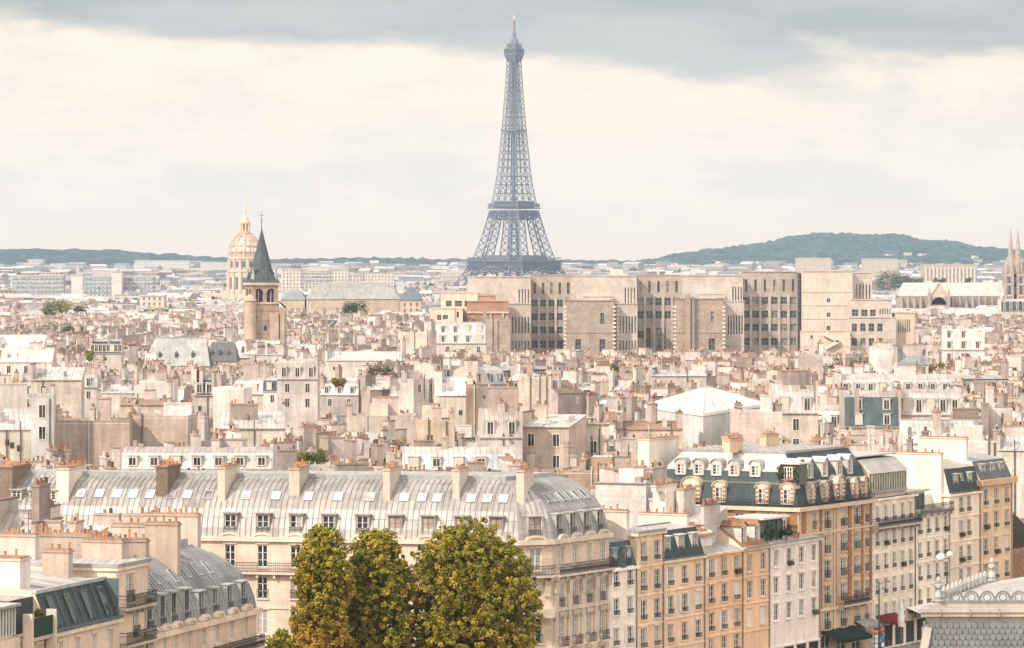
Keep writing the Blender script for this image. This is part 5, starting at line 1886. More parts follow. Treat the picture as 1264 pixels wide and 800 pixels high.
special('big blank beige house with a pale square patch on its wall', 428, 512, 517, 575, 10, 'flat', (0.60, 0.49, 0.41), 0, 20, ybot=546, ns=2, front=False)
special('rounded cream house with zinc cone top beside two tall flue pipes', 540, 575, 488, 620, 9, 'zinc gable', (0.75, 0.65, 0.55), 5, 22, ybot=520, ns=1)
special('brown flue wall with two tall pale pipes, centre', 575, 591, 478, 615, 4, 'flat', (0.36, 0.24, 0.15), 0, 23, ybot=520, ns=1, front=False)
special('grey walled house with two hooded dormers right of the peach block', 592, 645, 540, 540, 8, 'zinc mansard', (0.60, 0.52, 0.45), 2, 24, ybot=560, rise=3.0, nd=2, ns=2, rc=(0.52, 0.47, 0.42))
special('tan party wall house with white zinc roof sloping to the right, centre', 640, 702, 528, 545, 11, 'zinc shed', (0.60, 0.45, 0.34), -14, 25, ybot=570, ns=1, rise=1.5, rc=(0.68, 0.65, 0.60))
special('long cream wall crowned by two rows of orange pots, left of the white tent roof', 762, 842, 530, 560, 7, 'tile', (0.66, 0.52, 0.41), 0, 26, ybot=560, ns=4, rise=1.0, front=False)
special('white zinc roofed low house with loose slabs, centre right', 713, 752, 537, 556, 10, 'pale sheet' if 0 else 'zinc shed', (0.66, 0.56, 0.47), 0, 27, ybot=556, ns=1, rise=1.6, rc=(0.72, 0.68, 0.62))
special('plain beige wall with painted zigzag and short pots in front of the white tent', 745, 800, 562, 505, 7, 'flat', (0.60, 0.46, 0.37), -4, 28, ybot=585, ns=2, front=False)
special('worn cream gable wall dotted with stains, right of the white tent', 912, 966, 512, 560, 8, 'flat', (0.74, 0.60, 0.50), 6, 29, ybot=556, ns=3, front=False)
special('pink house with grey mansard and dark side window, right of the stained gable', 955, 1010, 510, 590, 9, 'zinc mansard', (0.70, 0.57, 0.47), 0, 30, ybot=545, ns=2, nd=2)
special('long zinc house of five sloping dormers beside the blue slate end', 1112, 1186, 512, 630, 11, 'zinc mansard', (0.70, 0.62, 0.53), 0, 31, ybot=535, rise=3.4, nd=5, ns=0, rc=(0.66, 0.63, 0.58))
special('blue slate fronted house with two rows of white windows, right of centre', 1043, 1112, 527, 628, 11, 'slate mansard', (0.64, 0.52, 0.43), 0, 32, ybot=545, rise=4.8, nd=2, ns=0, rc=(0.12, 0.165, 0.185))
special('long grey mansard with ten dormers behind the blue slate front', 1036, 1190, 485, 735, 11, 'zinc mansard', (0.66, 0.57, 0.48), 2, 33, ybot=492, rise=2.4, nd=10, ns=3, rc=(0.60, 0.575, 0.53))
special('dark dormered mansard wing continuing the long grey mansard to the right', 1190, 1248, 482, 745, 11, 'slate mansard', (0.66, 0.57, 0.48), 14, 34, ybot=490, rise=2.2, nd=7, ns=1)
special('white sheet zinc roof with two skylights above the row of pots', 1115, 1222, 547, 540, 9, 'zinc gable', (0.72, 0.64, 0.56), 0, 35, ybot=560, ns=3, rise=3.0, rc=(0.72, 0.69, 0.63))
special('tall cream flue wall with a slanting side near the right edge', 1222, 1250, 508, 545, 6, 'flat', (0.68, 0.56, 0.46), 0, 36, ybot=566, ns=1, front=False)
special('bare pale stone chimney wall above the slim cream house', 1120, 1170, 562, 512, 5, 'flat', (0.73, 0.655, 0.57), -10, 37, ybot=600, ns=3, front=False)
special('broad blank cream walls with seams behind the far quay houses', 1168, 1232, 548, 530, 6, 'flat', (0.72, 0.64, 0.56), -10, 38, ybot=600, ns=2, front=False)
special('tall cream house wall at the right edge above the barrel roof', 1232, 1290, 556, 525, 8, 'zinc gable', (0.75, 0.66, 0.56), -12, 39, ybot=625, ns=2, front=False)
special('house with two oval attic windows, right of the white tent roof', 932, 992, 472, 740, 9, 'flat', (0.66, 0.55, 0.46), 0, 40, ybot=492, ns=2)
special('beige house with a row of small windows and a slanting pipe above the white tent', 803, 872, 464, 760, 9, 'zinc gable', (0.62, 0.53, 0.45), 4, 41, ybot=486, ns=2, rise=1.0)
special('twin cream chimney block standing tall, centre', 644, 680, 468, 760, 6, 'flat', (0.74, 0.60, 0.48), 6, 42, ybot=500, ns=2, front=False)
special('grey wide chimney like house with sheer sides, right of the faculty foot', 990, 1016, 440, 800, 8, 'flat', (0.52, 0.44, 0.38), 0, 43, ybot=470, ns=2, front=False)
special('bright white house gable just right of the dark green tree', 1083, 1106, 432, 860, 8, 'flat', (0.82, 0.76, 0.70), 8, 44, ybot=455, ns=1, front=False)
special('house with a blue glazed roof beside the yellow tree', 1106, 1146, 450, 850, 8, 'zinc gable', (0.62, 0.54, 0.46), 0, 45, ybot=458, ns=1, rise=3, rc=(0.33, 0.37, 0.38))
special('tan house of many red tiles with windows along its eave, far left middle', 148, 210, 500, 610, 8, 'tile', (0.60, 0.49, 0.40), 0, 46, ybot=516, ns=2, rise=.8)
special('low dark slate house with a row of white dormers under the yellow tree', 112, 150, 436, 1000, 9, 'slate mansard', (0.64, 0.56, 0.48), 2, 47, ybot=450, rise=3.0, nd=8, ns=0)
special('wide zinc mansard with bluish windows left of the brown rubble wall', 524, 600, 424, 1120, 12, 'zinc mansard', (0.66, 0.60, 0.53), 2, 48, ybot=440, rise=5.5, nd=5, ns=2, rc=(0.60, 0.60, 0.58))
special('brown rubble end wall in front of the stone faculty, left', 600, 630, 396, 1160, 10, 'flat', (0.44, 0.34, 0.27), 6, 49, ybot=434, ns=0, front=False, wallm='rubble')
special('pale cream tower block of flats left of centre below the faculty wing', 494, 530, 412, 1080, 9, 'flat', (0.74, 0.62, 0.51), -12, 50, ybot=450, ns=1, front=False)
special('long low white rooftop range below the church tower, left of centre', 402, 500, 445, 930, 9, 'zinc gable', (0.72, 0.64, 0.56), 0, 51, ybot=455, ns=2, rise=2, rc=(0.75, 0.71, 0.65))
special('grey windowed mansard end block beside the orange brick hut, left of centre', 342, 392, 468, 780, 9, 'zinc mansard', (0.60, 0.52, 0.46), 0, 52, ybot=472, rise=3.2, nd=3, ns=1, rc=(0.44, 0.40, 0.36))
special('white walled house with triple gables above the faculty corner, right', 1163, 1215, 432, 1020, 10, 'zinc mansard', (0.78, 0.71, 0.65), -6, 53, ybot=448, rise=5.5, nd=3, ns=1, rc=(0.72, 0.67, 0.62))
special('dark slate pavilion roof with white windows near the twin spires', 1236, 1268, 384, 1700, 14, 'slate mansard', (0.64, 0.53, 0.44), 0, 54, ybot=398, rise=4.2, nd=4, ns=1)
special('white mansard house left of the long blank tan walls', 0, 64, 447, 930, 10, 'zinc gable', (0.72, 0.64, 0.56), 0, 55, ybot=455, ns=1, rise=3.2, rc=(0.74, 0.69, 0.62))
special('long bright white flat roof at the left edge below the yellow trees', -10, 52, 433, 1010, 10, 'zinc shed', (0.74, 0.67, 0.6), 0, 56, ybot=440, ns=0, rise=4.0, rc=(0.78, 0.73, 0.66))
special('dark slate roofed house with white chimney slab, left of the tall white house', 240, 264, 488, 655, 8, 'slate mansard', (0.58, 0.5, 0.43), 0, 61, ybot=492, rise=2.6, nd=2, ns=1)
# roofs behind the lower left houses
special('pale striped zinc roof at the left edge above the veranda house', -14, 40, 672, 352, 9, 'zinc gable', (0.70, 0.60, 0.50), -10, 57, ybot=690, ns=1, rise=2.6, rc=(0.68, 0.64, 0.58), front=False)
nb1 = special('low beige zinc roofed house with stone chimneys behind the slate mansard house', 36, 100, 672, 345, 8, 'zinc shed', (0.60, 0.51, 0.44), -12, 58, ybot=690, ns=0, rise=1.2, front=False)
nb2 = special('red potted chimney house in front of the long block, lower left', 100, 185, 660, 352, 7, 'zinc shed', (0.60, 0.50, 0.42), -16, 59, ybot=672, ns=0, rise=1.0, front=False)

for (b_, fx_, w_, tz_), spots in ((nb1, ((.25, 1.6, 'u'), (.7, 2.2, 'w'))), (nb2, ((.2, 2.4, 'u'), (.6, 2.0, 'u'), (.9, 2.2, 'w')))):
    P_ = Parts(b_)
    for q_, L_, al_ in spots:
        stack(P_, fx_, w_ * q_, 3.0, L_, .7, tz_ - 2.5, tz_ + .55, (0.50, 0.42, 0.36), random.Random(int(L_ * 10)), al_)
    P_.done()


def white_tent():
    Y = 575
    c = [(X(868, Y - 8), Y - 8), (X(944, Y + 6), Y + 6), (X(880, Y + 24), Y + 24), (X(797, Y + 10), Y + 10)]
    b = thing('scaffold_tent', 'white sheeted scaffold tent with a low peaked roof over a house, right of centre', 'scaffold tent', (*c[0], 0))
    zc = [Z(510, Y - 8), Z(498, Y + 6), Z(489, Y + 24), Z(500, Y + 10)]
    pk = (sum(p[0] for p in c) / 4, Y + 8, 27.9)
    mb = MB()
    wht = (0.58, 0.57, 0.545)
    for i in range(4):
        j = (i + 1) % 4
        n = 6
        for k in range(n):
            def q(t, z):
                return (c[i][0] + (c[j][0] - c[i][0]) * t, c[i][1] + (c[j][1] - c[i][1]) * t, z)
            t0, t1 = k / n, (k + 1) / n
            mb.face([q(t0, 0), q(t1, 0), q(t1, zc[i] + (zc[j] - zc[i]) * t1 - .3), q(t0, zc[i] + (zc[j] - zc[i]) * t0 - .3)], 'fabric', jit(wht, .03, CR))
            if k:
                mb.bar(q(t0, 8), q(t0, zc[i] + (zc[j] - zc[i]) * t0 - .3), .12, 'paint', (0.5, 0.49, 0.46))
    mb.obj('sheeting', b)
    mb = MB()
    o = [(p[0] + (p[0] - pk[0]) * .02, p[1] + (p[1] - pk[1]) * .02) for p in c]
    for i in range(4):
        j = (i + 1) % 4
        mb.face([(*o[i], zc[i]), (*o[j], zc[j]), pk], 'fabric', (0.64, 0.62, 0.575))
        mb.face([(*o[i], zc[i] - .45), (*o[j], zc[j] - .45), (*o[j], zc[j]), (*o[i], zc[i])], 'fabric', (0.80, 0.78, 0.73))
    for i in range(4):
        j = (i + 1) % 4
        for t in (0, .2, .4, .6, .8):
            p = (o[i][0] + (o[j][0] - o[i][0]) * t, o[i][1] + (o[j][1] - o[i][1]) * t, zc[i] + (zc[j] - zc[i]) * t + .04)
            mb.bar(p, (pk[0], pk[1], pk[2] + .04), .16, 'fabric', (0.46, 0.445, 0.42), .05)
    mb.obj('canopy', b)
    mb = MB().frame(*edge(c[3], c[0])[:3])
    mb.box(9.5 * .42, 9.5 * .86, -.25, -.02, 8, zc[0] - 2.2, 'fabric', (0.52, 0.53, 0.51))
    mb.obj('sheet_panel', b)
    SPECIAL_BOX.append((795, 946, 556, Y - 8, 30))


white_tent()


# ---- the rest of the roofs, street block by street block
def profile_limit(px):
    """lowest y (px) the roofs far off may reach, so that the big buildings show"""
    if 545 <= px <= 1125: return 437
    if 288 <= px <= 356: return 445
    if 170 <= px < 288: return 440
    return None


def fill_city():
    zones = []
    yy = 470
    while yy < 3300:
        st = 105 + yy * .05
        xx = -.205 * yy - 70
        while xx < .205 * yy + 70:
            zones.append((xx + CR.uniform(-.3, .3) * st, yy + CR.uniform(-.3, .3) * st, radians(CR.choice([-30, -12, 0, 8, 22, -20, 14, 40, -38]) + CR.uniform(-6, 6)), CR.uniform(16, 18.8)))
            xx += st
        yy += st
    out = []
    for zi, (zx, zy, za, zh) in enumerate(zones):
        grow = 1 + max(0, zy - 900) / 2200
        reach = 75 + zy * .05
        v = -reach
        while v < reach:
            d = CR.uniform(7, 10) * grow
            u = -reach
            hrow = zh + CR.uniform(-1.2, 1.2)
            while u < reach:
                w = CR.uniform(4.5, 9.5) * grow
                if CR.random() < .09:
                    u += CR.uniform(4, 12)
                    continue
                cx, cy = zx + (u + w / 2) * cos(za) - (v + d / 2) * sin(za), zy + (u + w / 2) * sin(za) + (v + d / 2) * cos(za)
                best = min(range(len(zones)), key=lambda k: (zones[k][0] - cx) ** 2 + (zones[k][1] - cy) ** 2)
                if best == zi and cy > 440:
                    x, y = zx + u * cos(za) - v * sin(za), zy + u * sin(za) + v * cos(za)
                    out.append([x, y, za, w - .04, d, hrow + CR.uniform(-1.4, 1.5), cx, cy])
                u += w
            v += d + CR.choice([1.5, 2, 3, 6]) * grow
    out.sort(key=lambda h: h[7])
    keep = []
    for h in out:
        x, y, a, w, d, ze, cx, cy = h
        r = hypot(w, d) / 2
        px0, px1 = PX(cx - r, cy), PX(cx + r, cy)
        if px1 < -330 or px0 > 1600:
            continue
        s = (cx - S[0]) * .5 + (cy - S[1]) * .866
        n = (cx - S[0]) * -.866 + (cy - S[1]) * .5
        # keep clear of the foreground buildings
        if n < 11 + r and -60 < s < 130:
            continue
        if 49 < s < 72 and n < 24 + r:
            continue
        if cy < 424 + r and cx < 12:
            continue
        top = ze + 3.4
        ok = True
        if abs(cx - LAND[0][0]) < LAND[0][2] + r and abs(cy - LAND[0][1]) < LAND[0][3] + r: ok = False
        for lx, ly, lw, ld in LAND[1:]:
            if abs(cx - lx) < lw + r * .8 and abs(cy - ly) < ld + r * .8: ok = False
        zmax = 60
        for pl_, pr_, yl_, Yl_ in ((545, 1127, 441, 1432), (288, 358, 452, 1205), (172, 290, 457, 1115), (250, 350, 455, 1190)):
            if px1 > pl_ and px0 < pr_ and cy < Yl_:
                zmax = min(zmax, 46 - (yl_ - EY) * cy / F)
        if zmax < 50:
            top = ze + 5.2
        for a0, b0, yb, Y, dd in SPECIAL_BOX:
            if px1 > a0 and px0 < b0:
                xa, xb = X(a0, Y), X(b0, Y)
                if hypot(max(xa - cx, 0, cx - xb), max(Y - cy, 0, cy - Y - dd)) < r * .72:
                    ok = False
                    break
                if cy < Y:
                    zmax = min(zmax, 46 - (yb - EY) * cy / F + .3)
        # ridge of the long block and the corner building stay clear
        if cy < 900:
            if (px0 + px1) / 2 < 760: zmax = min(zmax, 46 - (577 - EY) * cy / F + 5.5)
        if not ok:
            continue
        if top > zmax:
            ze -= top - zmax
        if ze < 7:
            continue
        h[5] = ze
        keep.append(h)
    return keep


LAND = [(X(832, 1465), 1480, X(1130, 1465) - X(832, 1465) + 2, 42), (X(322, 1250), 1262, 14, 20), (X(250, 1240), 1262, 26, 16), (X(215, 1180), 1190, 14, 12)]
CITY = fill_city()


def city_roof(r, cy):
    return r.choices(['zinc gable', 'zinc mansard', 'slate mansard', 'flat', 'zinc shed', 'tile'], [6, 5, 3.4, 3.0, 4, .9])[0]


def build_city():
    sky = [900.0] * 1330
    seen = []
    for h in CITY:
        x, y, a, w, d, ze, cx, cy = h
        c = [(x + u * cos(a) - v * sin(a), y + u * sin(a) + v * cos(a)) for u, v in ((0, 0), (w, 0), (w, d), (0, d))]
        p = [PX(*q) for q in c]
        a0, a1 = int(max(0, min(p))), int(min(1263, max(p)))
        yt = PY(ze + 3.0, cy - d * .2)
        vis = sum(max(0, min(sky[i], 590) - yt) for i in range(a0, a1 + 1)) if a1 >= a0 else 0
        n = (a1 - a0 + 1) if a1 >= a0 else 0
        for i in range(a0, a1 + 1):
            sky[i] = min(sky[i], yt + 2)
        seen.append(vis if n else 0)
    order = sorted(range(len(CITY)), key=lambda i: -seen[i])
    own = [i for i in order if seen[i] > 60 and CITY[i][7] < 1900][:232]
    own_set = set(own)
    mass = MB()
    for i, h in enumerate(CITY):
        x, y, a, w, d, ze, cx, cy = h
        r = random.Random(i * 7 + 1)
        roof = city_roof(r, cy)
        wc, wn_ = r.choices(WALLS, [4, 4, 3, 4, 2, 4, 1.5])[0]
        wc = jit(wc, .10, r)
        z0 = ground_z(cy)
        if i in own_set:
            b = thing('house', None, 'house', (x, y, 0), 'houses in the sea of roofs')
            P = Parts(b)
            P.tz = mid_house(P, x, y, a, w, d, ze, roof, wc, r, 2 if cy < 800 else 1)
            P.done()
            HOUSES.append((b, PX(cx, cy), PY(ze + 2, cy), wn_, roof, sum(1 for q in P.list if q[0] == 'chimney'), sum(1 for q in P.list if q[0] == 'dormer')))
        else:
            mid_house(Parts(mass=mass), x, y, a, w, d, ze, roof, wc, r, (1 if cy < 1700 else 0), ns=None)
    o = mass.obj('distant_rooftops', uv=True)
    tag(o, 'remaining mass of pale Paris rooftops too small and crowded to tell apart', 'rooftops', kind='stuff')
    print('city houses', len(CITY), 'own', len(own), 'mass faces', len(mass.f))


build_city()
# ------------------------------------------------------------------ stone faculty block
def faculty():
    Y = 1450.0
    k = Y / F
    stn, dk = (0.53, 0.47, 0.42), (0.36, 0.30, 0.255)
    b = thing('faculty_building', 'long pale stone faculty block with dark windows and slot openings below the lattice tower', 'faculty building', (X(830, Y), Y, 0))
    def px(p): return X(p, Y)
    def zz(y): return Z(y, Y)
    glass = (0.05, 0.065, 0.065)
    def block(name, pa, pb, yt, w0, w1, col, mat='stone', ops=(), yb=None, top=(0.60, 0.54, 0.47)):
        """front wall with openings, then sides and roof"""
        mb = MB()
        u0, u1 = px(pa), px(pb)
        mb.frame(u0, Y + w0, 0)
        L = u1 - u0
        oo = [(px(o[0]) - u0, px(o[1]) - u0, zz(o[3]), zz(o[2])) for o in ops]
        z1 = zz(yt)
        wall_face(mb, L, 0, z1, oo, mat, col, .45)
        d = w1 - w0
        mb.face([(L, 0, 0), (L, d, 0), (L, d, z1), (L, 0, z1)], mat, col)
        mb.face([(0, d, 0), (0, 0, 0), (0, 0, z1), (0, d, z1)], mat, col)
        mb.face([(L, d, 0), (0, d, 0), (0, d, z1), (L, d, z1)], mat, col)
        mb.face([(0, 0, z1), (L, 0, z1), (L, d, z1), (0, d, z1)], 'zinc_sheet', top)
        mb.box(-.15, L + .15, -.25, .3, z1 - .1, z1 + .35, mat, tuple(c * .93 for c in col))
        for zc_ in range(6, int(z1) - 2, 5):
            if not any(o[2] - .6 < zc_ < o[3] + .4 for o in oo):
                mb.box(0, L, -.16, 0, zc_, zc_ + .22, mat, tuple(c * .86 for c in col))
        mb.obj(name, b)
        for o in oo:
            m = MB().frame(u0, Y + w0, 0)
            wd = o[1] - o[0]
            slot = wd < 1.3
            g = glass if CR.random() < .8 else (0.20, 0.19, 0.17)
            m.face([(o[0], .4, o[2]), (o[1], .4, o[2]), (o[1], .4, o[3]), (o[0], .4, o[3])], 'glass', g)
            if not slot:
                m.box(o[0] + wd / 2 - .06, o[0] + wd / 2 + .06, .32, .39, o[2], o[3], 'paint', (0.25, 0.27, 0.26))
                m.box(o[0], o[1], .33, .388, (o[2] + o[3]) / 2 - .05, (o[2] + o[3]) / 2 + .05, 'paint', (0.25, 0.27, 0.26))
            m.obj('slot_window' if slot else 'window', b)
    # recessed bays
    def bays(pa, pb, n, slots, rows, w0, col, extra=(), ww=.68):
        ops = []
        pit = (pb - pa) / n
        for i in range(n):
            c = pa + pit * (i + .5)
            ops.append((c - 1.5, c + 1.5, *slots))
            for r_ in rows:
                if all(not (e[0] < c < e[1] and e[2] < (r_[0] + r_[1]) / 2 < e[3]) for e in extra):
                    ops.append((c - pit * ww / 2, c + pit * ww / 2, *r_))
        for e in extra:
            ops += e[4]
        mbp = MB().frame(px(pa), Y + w0, 0)
        for i in range(n + 1):
            u = px(pa + pit * i) - px(pa)
            mbp.box(u - .45, u + .45, -.5, 0, 0, zz(slots[1] + 4), 'stone', stn)
        mbp.obj('pilaster', b)
        return ops
    r1 = bays(655, 707, 5, (349, 363), [(370.5, 378.5), (387, 395.5), (404, 412), (421, 430)], 9, stn)
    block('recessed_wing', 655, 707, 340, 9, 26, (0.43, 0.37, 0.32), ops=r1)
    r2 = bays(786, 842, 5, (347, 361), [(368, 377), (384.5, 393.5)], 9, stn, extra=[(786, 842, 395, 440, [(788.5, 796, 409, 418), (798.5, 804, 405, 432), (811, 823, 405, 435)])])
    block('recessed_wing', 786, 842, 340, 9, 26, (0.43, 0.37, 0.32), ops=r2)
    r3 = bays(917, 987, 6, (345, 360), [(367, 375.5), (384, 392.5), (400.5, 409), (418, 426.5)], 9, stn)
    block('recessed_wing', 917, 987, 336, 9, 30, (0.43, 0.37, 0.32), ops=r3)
    # standing blocks between
    def slots(pa, pb, n, y0, y1):
        return [(pa + (pb - pa) * (i + .3) / n, pa + (pb - pa) * (i + .72) / n, y0, y1) for i in range(n)]
    block('main_block', 577, 655, 342, 0, 30, stn, ops=slots(639, 654, 4, 357, 376))
    block('main_block', 705, 786, 341, 0, 30, stn, ops=slots(770, 785, 4, 355, 376))
    block('main_block', 842, 917, 340.5, 0, 30, stn, ops=slots(903, 916.5, 4, 354, 373))
    block('front_block', 627.5, 655, 375, -8, -.01, stn, ops=slots(631, 654, 6, 391, 411) + slots(631, 654, 6, 420, 431))
    block('front_block', 760, 786, 375, -8, -.01, stn, ops=slots(763, 785, 6, 390, 411) + slots(763, 785, 6, 420, 431))
    block('front_block', 893, 917, 372, -8, -.01, stn, ops=slots(896, 916, 6, 389, 412))
    block('rubble_block', 697, 757, 371, -14, -8.01, dk, 'rubble', [(740, 744.5, 386, 399), (709.5, 716, 418, 436), (739, 746, 418, 433)])
    block('rubble_block', 831, 891, 369, -14, -8.01, dk, 'rubble', [(875, 879, 384, 398), (872.5, 880, 417, 431)])
    block('upper_block', 720, 757, 366, -8, -.01, stn, ops=[(752.5, 754, 369, 373), (755, 756.6, 369, 373)])
    block('upper_block', 862, 893, 363, -8, -.01, stn, ops=[(885, 886.6, 367, 371), (888, 889.6, 367, 371)])
    # chimney pair
    mb = MB().frame(0, Y, 0)
    for a, c, yt in ((843.5, 850, 363), (851.5, 855, 366)):
        mb.box(px(a), px(c), -15.5, -14.02, 0, zz(yt), 'rubble', (0.36, 0.29, 0.23) if a < 850 else (0.26, 0.25, 0.24))
    mb.obj('flue', b)
    # quoins
    mb = MB().frame(0, Y, 0)
    for p, w in ((697, -14), (757, -14), (831, -14), (891, -14), (628, -8), (762, -8)):
        for q in range(12):
            z = zz(434) + q * 1.5
            mb.box(px(p) - .55, px(p) + .55, w - .12, w + .3, z, z + .75, 'stone', (0.72, 0.62, 0.52))
    mb.obj('quoin', b)
    # right part
    mb = MB().frame(px(986), Y, 0)
    mb.box(0, .9, 4, 9, 8, zz(337), 'glass', (0.035, 0.05, 0.055))
    mb.obj('glass_stair', b)
    block('tall_block', 990, 1052, 335, -2, 30, (0.58, 0.50, 0.435), 'plaster', [(1020, 1024.5, 368.5, 373), (1020, 1024.5, 386, 391), (1020, 1024.5, 402.5, 408)])
    block('tall_block', 1052.1, 1077, 337, 2, 30, stn, ops=slots(1056, 1076, 5, 351, 369))
    block('office_wing', 1048, 1099, 370, -6, 1.9, stn, ops=[(1050, 1057.5, 382, 390), (1061.5, 1069, 382, 390), (1072, 1079, 382, 390)] + slots(1083, 1098, 5, 381, 388) )
    block('office_wing', 1046, 1103, 392, -10, -6.01, stn, ops=[(a, a + 6.3, y0, y1) for a in (1048.5, 1059, 1069.5, 1080) for y0, y1 in ((399, 408.5), (417, 426))])
    block('office_wing', 1103.1, 1127, 386, -6, 12, (0.62, 0.52, 0.42), ops=slots(1106, 1122, 6, 394, 410))
    block('low_block', 985, 1045, 408, -16, -10.01, (0.64, 0.53, 0.43), 'plaster')
    mb = MB().frame(0, Y, 0)
    mb.bar((px(1012), -17, zz(411)), (px(1030), -17, zz(420)), 1.2, 'paint', (0.6, 0.56, 0.5))
    mb.bar((px(1030), -17, zz(420)), (px(1014), -17, zz(429)), 1.2, 'paint', (0.6, 0.56, 0.5))
    mb.obj('outside_stair', b)
    # left wings
    block('side_wing', 545, 590, 361, -10, 12, (0.64, 0.52, 0.42), 'plaster', [(551, 558, 371, 378), (562, 570.5, 371, 378), (574, 577, 371, 378)])
    block('side_wing', 533, 572, 380, -22, -10.01, (0.68, 0.56, 0.46), 'plaster', [(541, 546, 388, 394), (548, 554, 388, 393), (565, 567.5, 384, 391)])
    block('brick_wing', 577, 628, 372, -18, -10.01, (0.36, 0.215, 0.15), 'brick')
    block('brick_wing', 591, 612, 365, -16, -10.02, (0.40, 0.24, 0.165), 'brick')
    mb = MB().frame(0, Y, 0)
    mb.box(px(577), px(628), -18.6, -18.02, zz(386), zz(384), 'stone', (0.60, 0.49, 0.39))
    for p in (605, 620):
        mb.box(px(p), px(p + 2), -18.5, -18.02, 0, zz(386) - .01, 'stone', (0.60, 0.49, 0.39))
    mb.obj('stone_band', b)
    # plant on the roof
    mb = MB().frame(0, Y, 0)
    for a, c, y0, w in ((600, 612, 339, 12), (754, 770, 333, 14), (1000, 1006, 333.5, 6), (1022, 1032, 333.5, 6), (813, 815, 330, 12)):
        mb.box(px(a), px(c), w, w + 5, zz(343), zz(y0), 'plaster', (0.58, 0.48, 0.39))
    mb.obj('roof_plant', b)


faculty()


# ------------------------------------------------------------------ church with the pointed belfry, slate naves
def belfry():
    Y = 1250.0
    xc = X(323, Y)
    a = radians(18)
    b = thing('church_tower', 'square stone belfry with arched openings and a pointed dark slate spire', 'church tower', (xc, Y, 0))
    st = (0.37, 0.285, 0.23)
    s = 4.35
    mb = MB().frame(xc, Y, a)
    mb.box(-s - .3, s + .3, -s - .3, s + .3, 0, Z(375, Y), 'rubble', st)
    mb.box(-s - .6, s + .6, -s - .6, s + .6, Z(375, Y) + .003, Z(373, Y), 'stone', (0.60, 0.48, 0.38))
    # belfry storey: corner piers, columns, arches, a dark chamber inside
    z0, z1 = Z(373, Y) + .005, Z(352, Y)
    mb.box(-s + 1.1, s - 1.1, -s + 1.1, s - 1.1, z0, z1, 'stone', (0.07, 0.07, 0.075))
    for sx in (-1, 1):
        for sy in (-1, 1):
            mb.box(sx * s - (1.3 if sx > 0 else 0), sx * s + (0 if sx > 0 else 1.3), sy * s - (1.3 if sy > 0 else 0), sy * s + (0 if sy > 0 else 1.3), z0, z1, 'stone', st)
    zs = z1 - 2.6
    for q in range(4):
        mb.frame(xc, Y, a + q * pi / 2)
        mb.box(-.55, .55, -s, -s + 1.0, z0, zs + .4, 'stone', st)
        for cx in (-2.05, 2.05):
            n = 8
            r_ = 1.5
            for i in range(n):
                p0 = (cx - r_ * cos(pi * i / n), zs + r_ * sin(pi * i / n))
                p1 = (cx - r_ * cos(pi * (i + 1) / n), zs + r_ * sin(pi * (i + 1) / n))
                mb.face([(p0[0], -s + .02, p0[1]), (p1[0], -s + .02, p1[1]), (p1[0], -s + .02, z1), (p0[0], -s + .02, z1)], 'stone', st)
                mb.face([(p0[0], -s + .02, p0[1]), (p0[0], -s + 1.1, p0[1]), (p1[0], -s + 1.1, p1[1]), (p1[0], -s + .02, p1[1])], 'stone', st)
            mb.bar((cx, -s + .7, z0), (cx, -s + .7, zs + 1.0), .35, 'stone', (0.4, 0.31, 0.25))
        mb.face([(-.56, -s + .021, zs), (.56, -s + .021, zs), (.56, -s + .021, z1), (-.56, -s + .021, z1)], 'stone', st)
    mb.frame(xc, Y, a)
    mb.box(-s - .55, s + .55, -s - .55, s + .55, z1 + .003, z1 + .8, 'stone', (0.60, 0.48, 0.38))
    mb.box(-.55, .55, -s - .36, -s - .31, Z(408, Y), Z(402, Y), 'glass', (0.05, 0.05, 0.05))
    mb.box(-3.1, -2.7, -s - .36, -s - .31, Z(394, Y), Z(389, Y), 'glass', (0.05, 0.05, 0.05))
    for zz_ in (384, 396, 412):
        mb.box(-s - .34, s + .34, -s - .40, s + .34, Z(zz_, Y), Z(zz_, Y) + .22, 'stone', (0.31, 0.24, 0.195))
    mb.obj('shaft', b)
    # buttresses and round stair turret
    mb = MB().frame(xc, Y, a)
    mb.box(s + .31, s + 2.6, -s - 1.4, -s + 1.8, 0, Z(380, Y), 'stone', (0.49, 0.385, 0.31))
    mb.face([(s + .31, -s - 1.4, Z(372, Y)), (s + .31, -s + 1.8, Z(372, Y)), (s + 2.6, -s + 1.8, Z(380, Y)), (s + 2.6, -s - 1.4, Z(380, Y))][::-1], 'slate', (0.30, 0.27, 0.25))
    mb.box(s + 1.0, s + 1.6, -s - 1.9, -s - 1.41, 0, Z(384, Y), 'stone', (0.53, 0.42, 0.34))
    mb.box(1.5, 4.2, -s - 1.3, -s - .31, 0, Z(386, Y), 'stone', (0.53, 0.42, 0.34))
    mb.obj('buttress', b)
    mb = MB().frame(xc, Y, a)
    mb.lathe(-s - .6, -s - .2, [(1.9, 0), (1.9, Z(372, Y)), (2.15, Z(371.6, Y)), (2.15, Z(370.6, Y)), (1.6, Z(366, Y)), (.1, Z(363, Y))], 14, 'stone', (0.54, 0.42, 0.335))
    mb.obj('stair_turret', b)
    # spire
    mb = MB().frame(xc, Y, a)
    sz = z1 + .8
    tip = Z(281, Y)
    e = s + .5
    sq = [(-e, -e, sz), (e, -e, sz), (e, e, sz), (-e, e, sz)]
    r_ = e * .70
    zo = sz + 4.2
    oc = [(r_ * cos(pi / 8 + k * pi / 4 - pi * .75 - pi / 4), r_ * sin(pi / 8 + k * pi / 4 - pi * .75 - pi / 4), zo) for k in range(8)]
    sl = (0.075, 0.095, 0.10)
    apex = (0, 0, tip)
    for k in range(8):
        mb.face([oc[k], oc[(k + 1) % 8], apex], 'slate', sl)
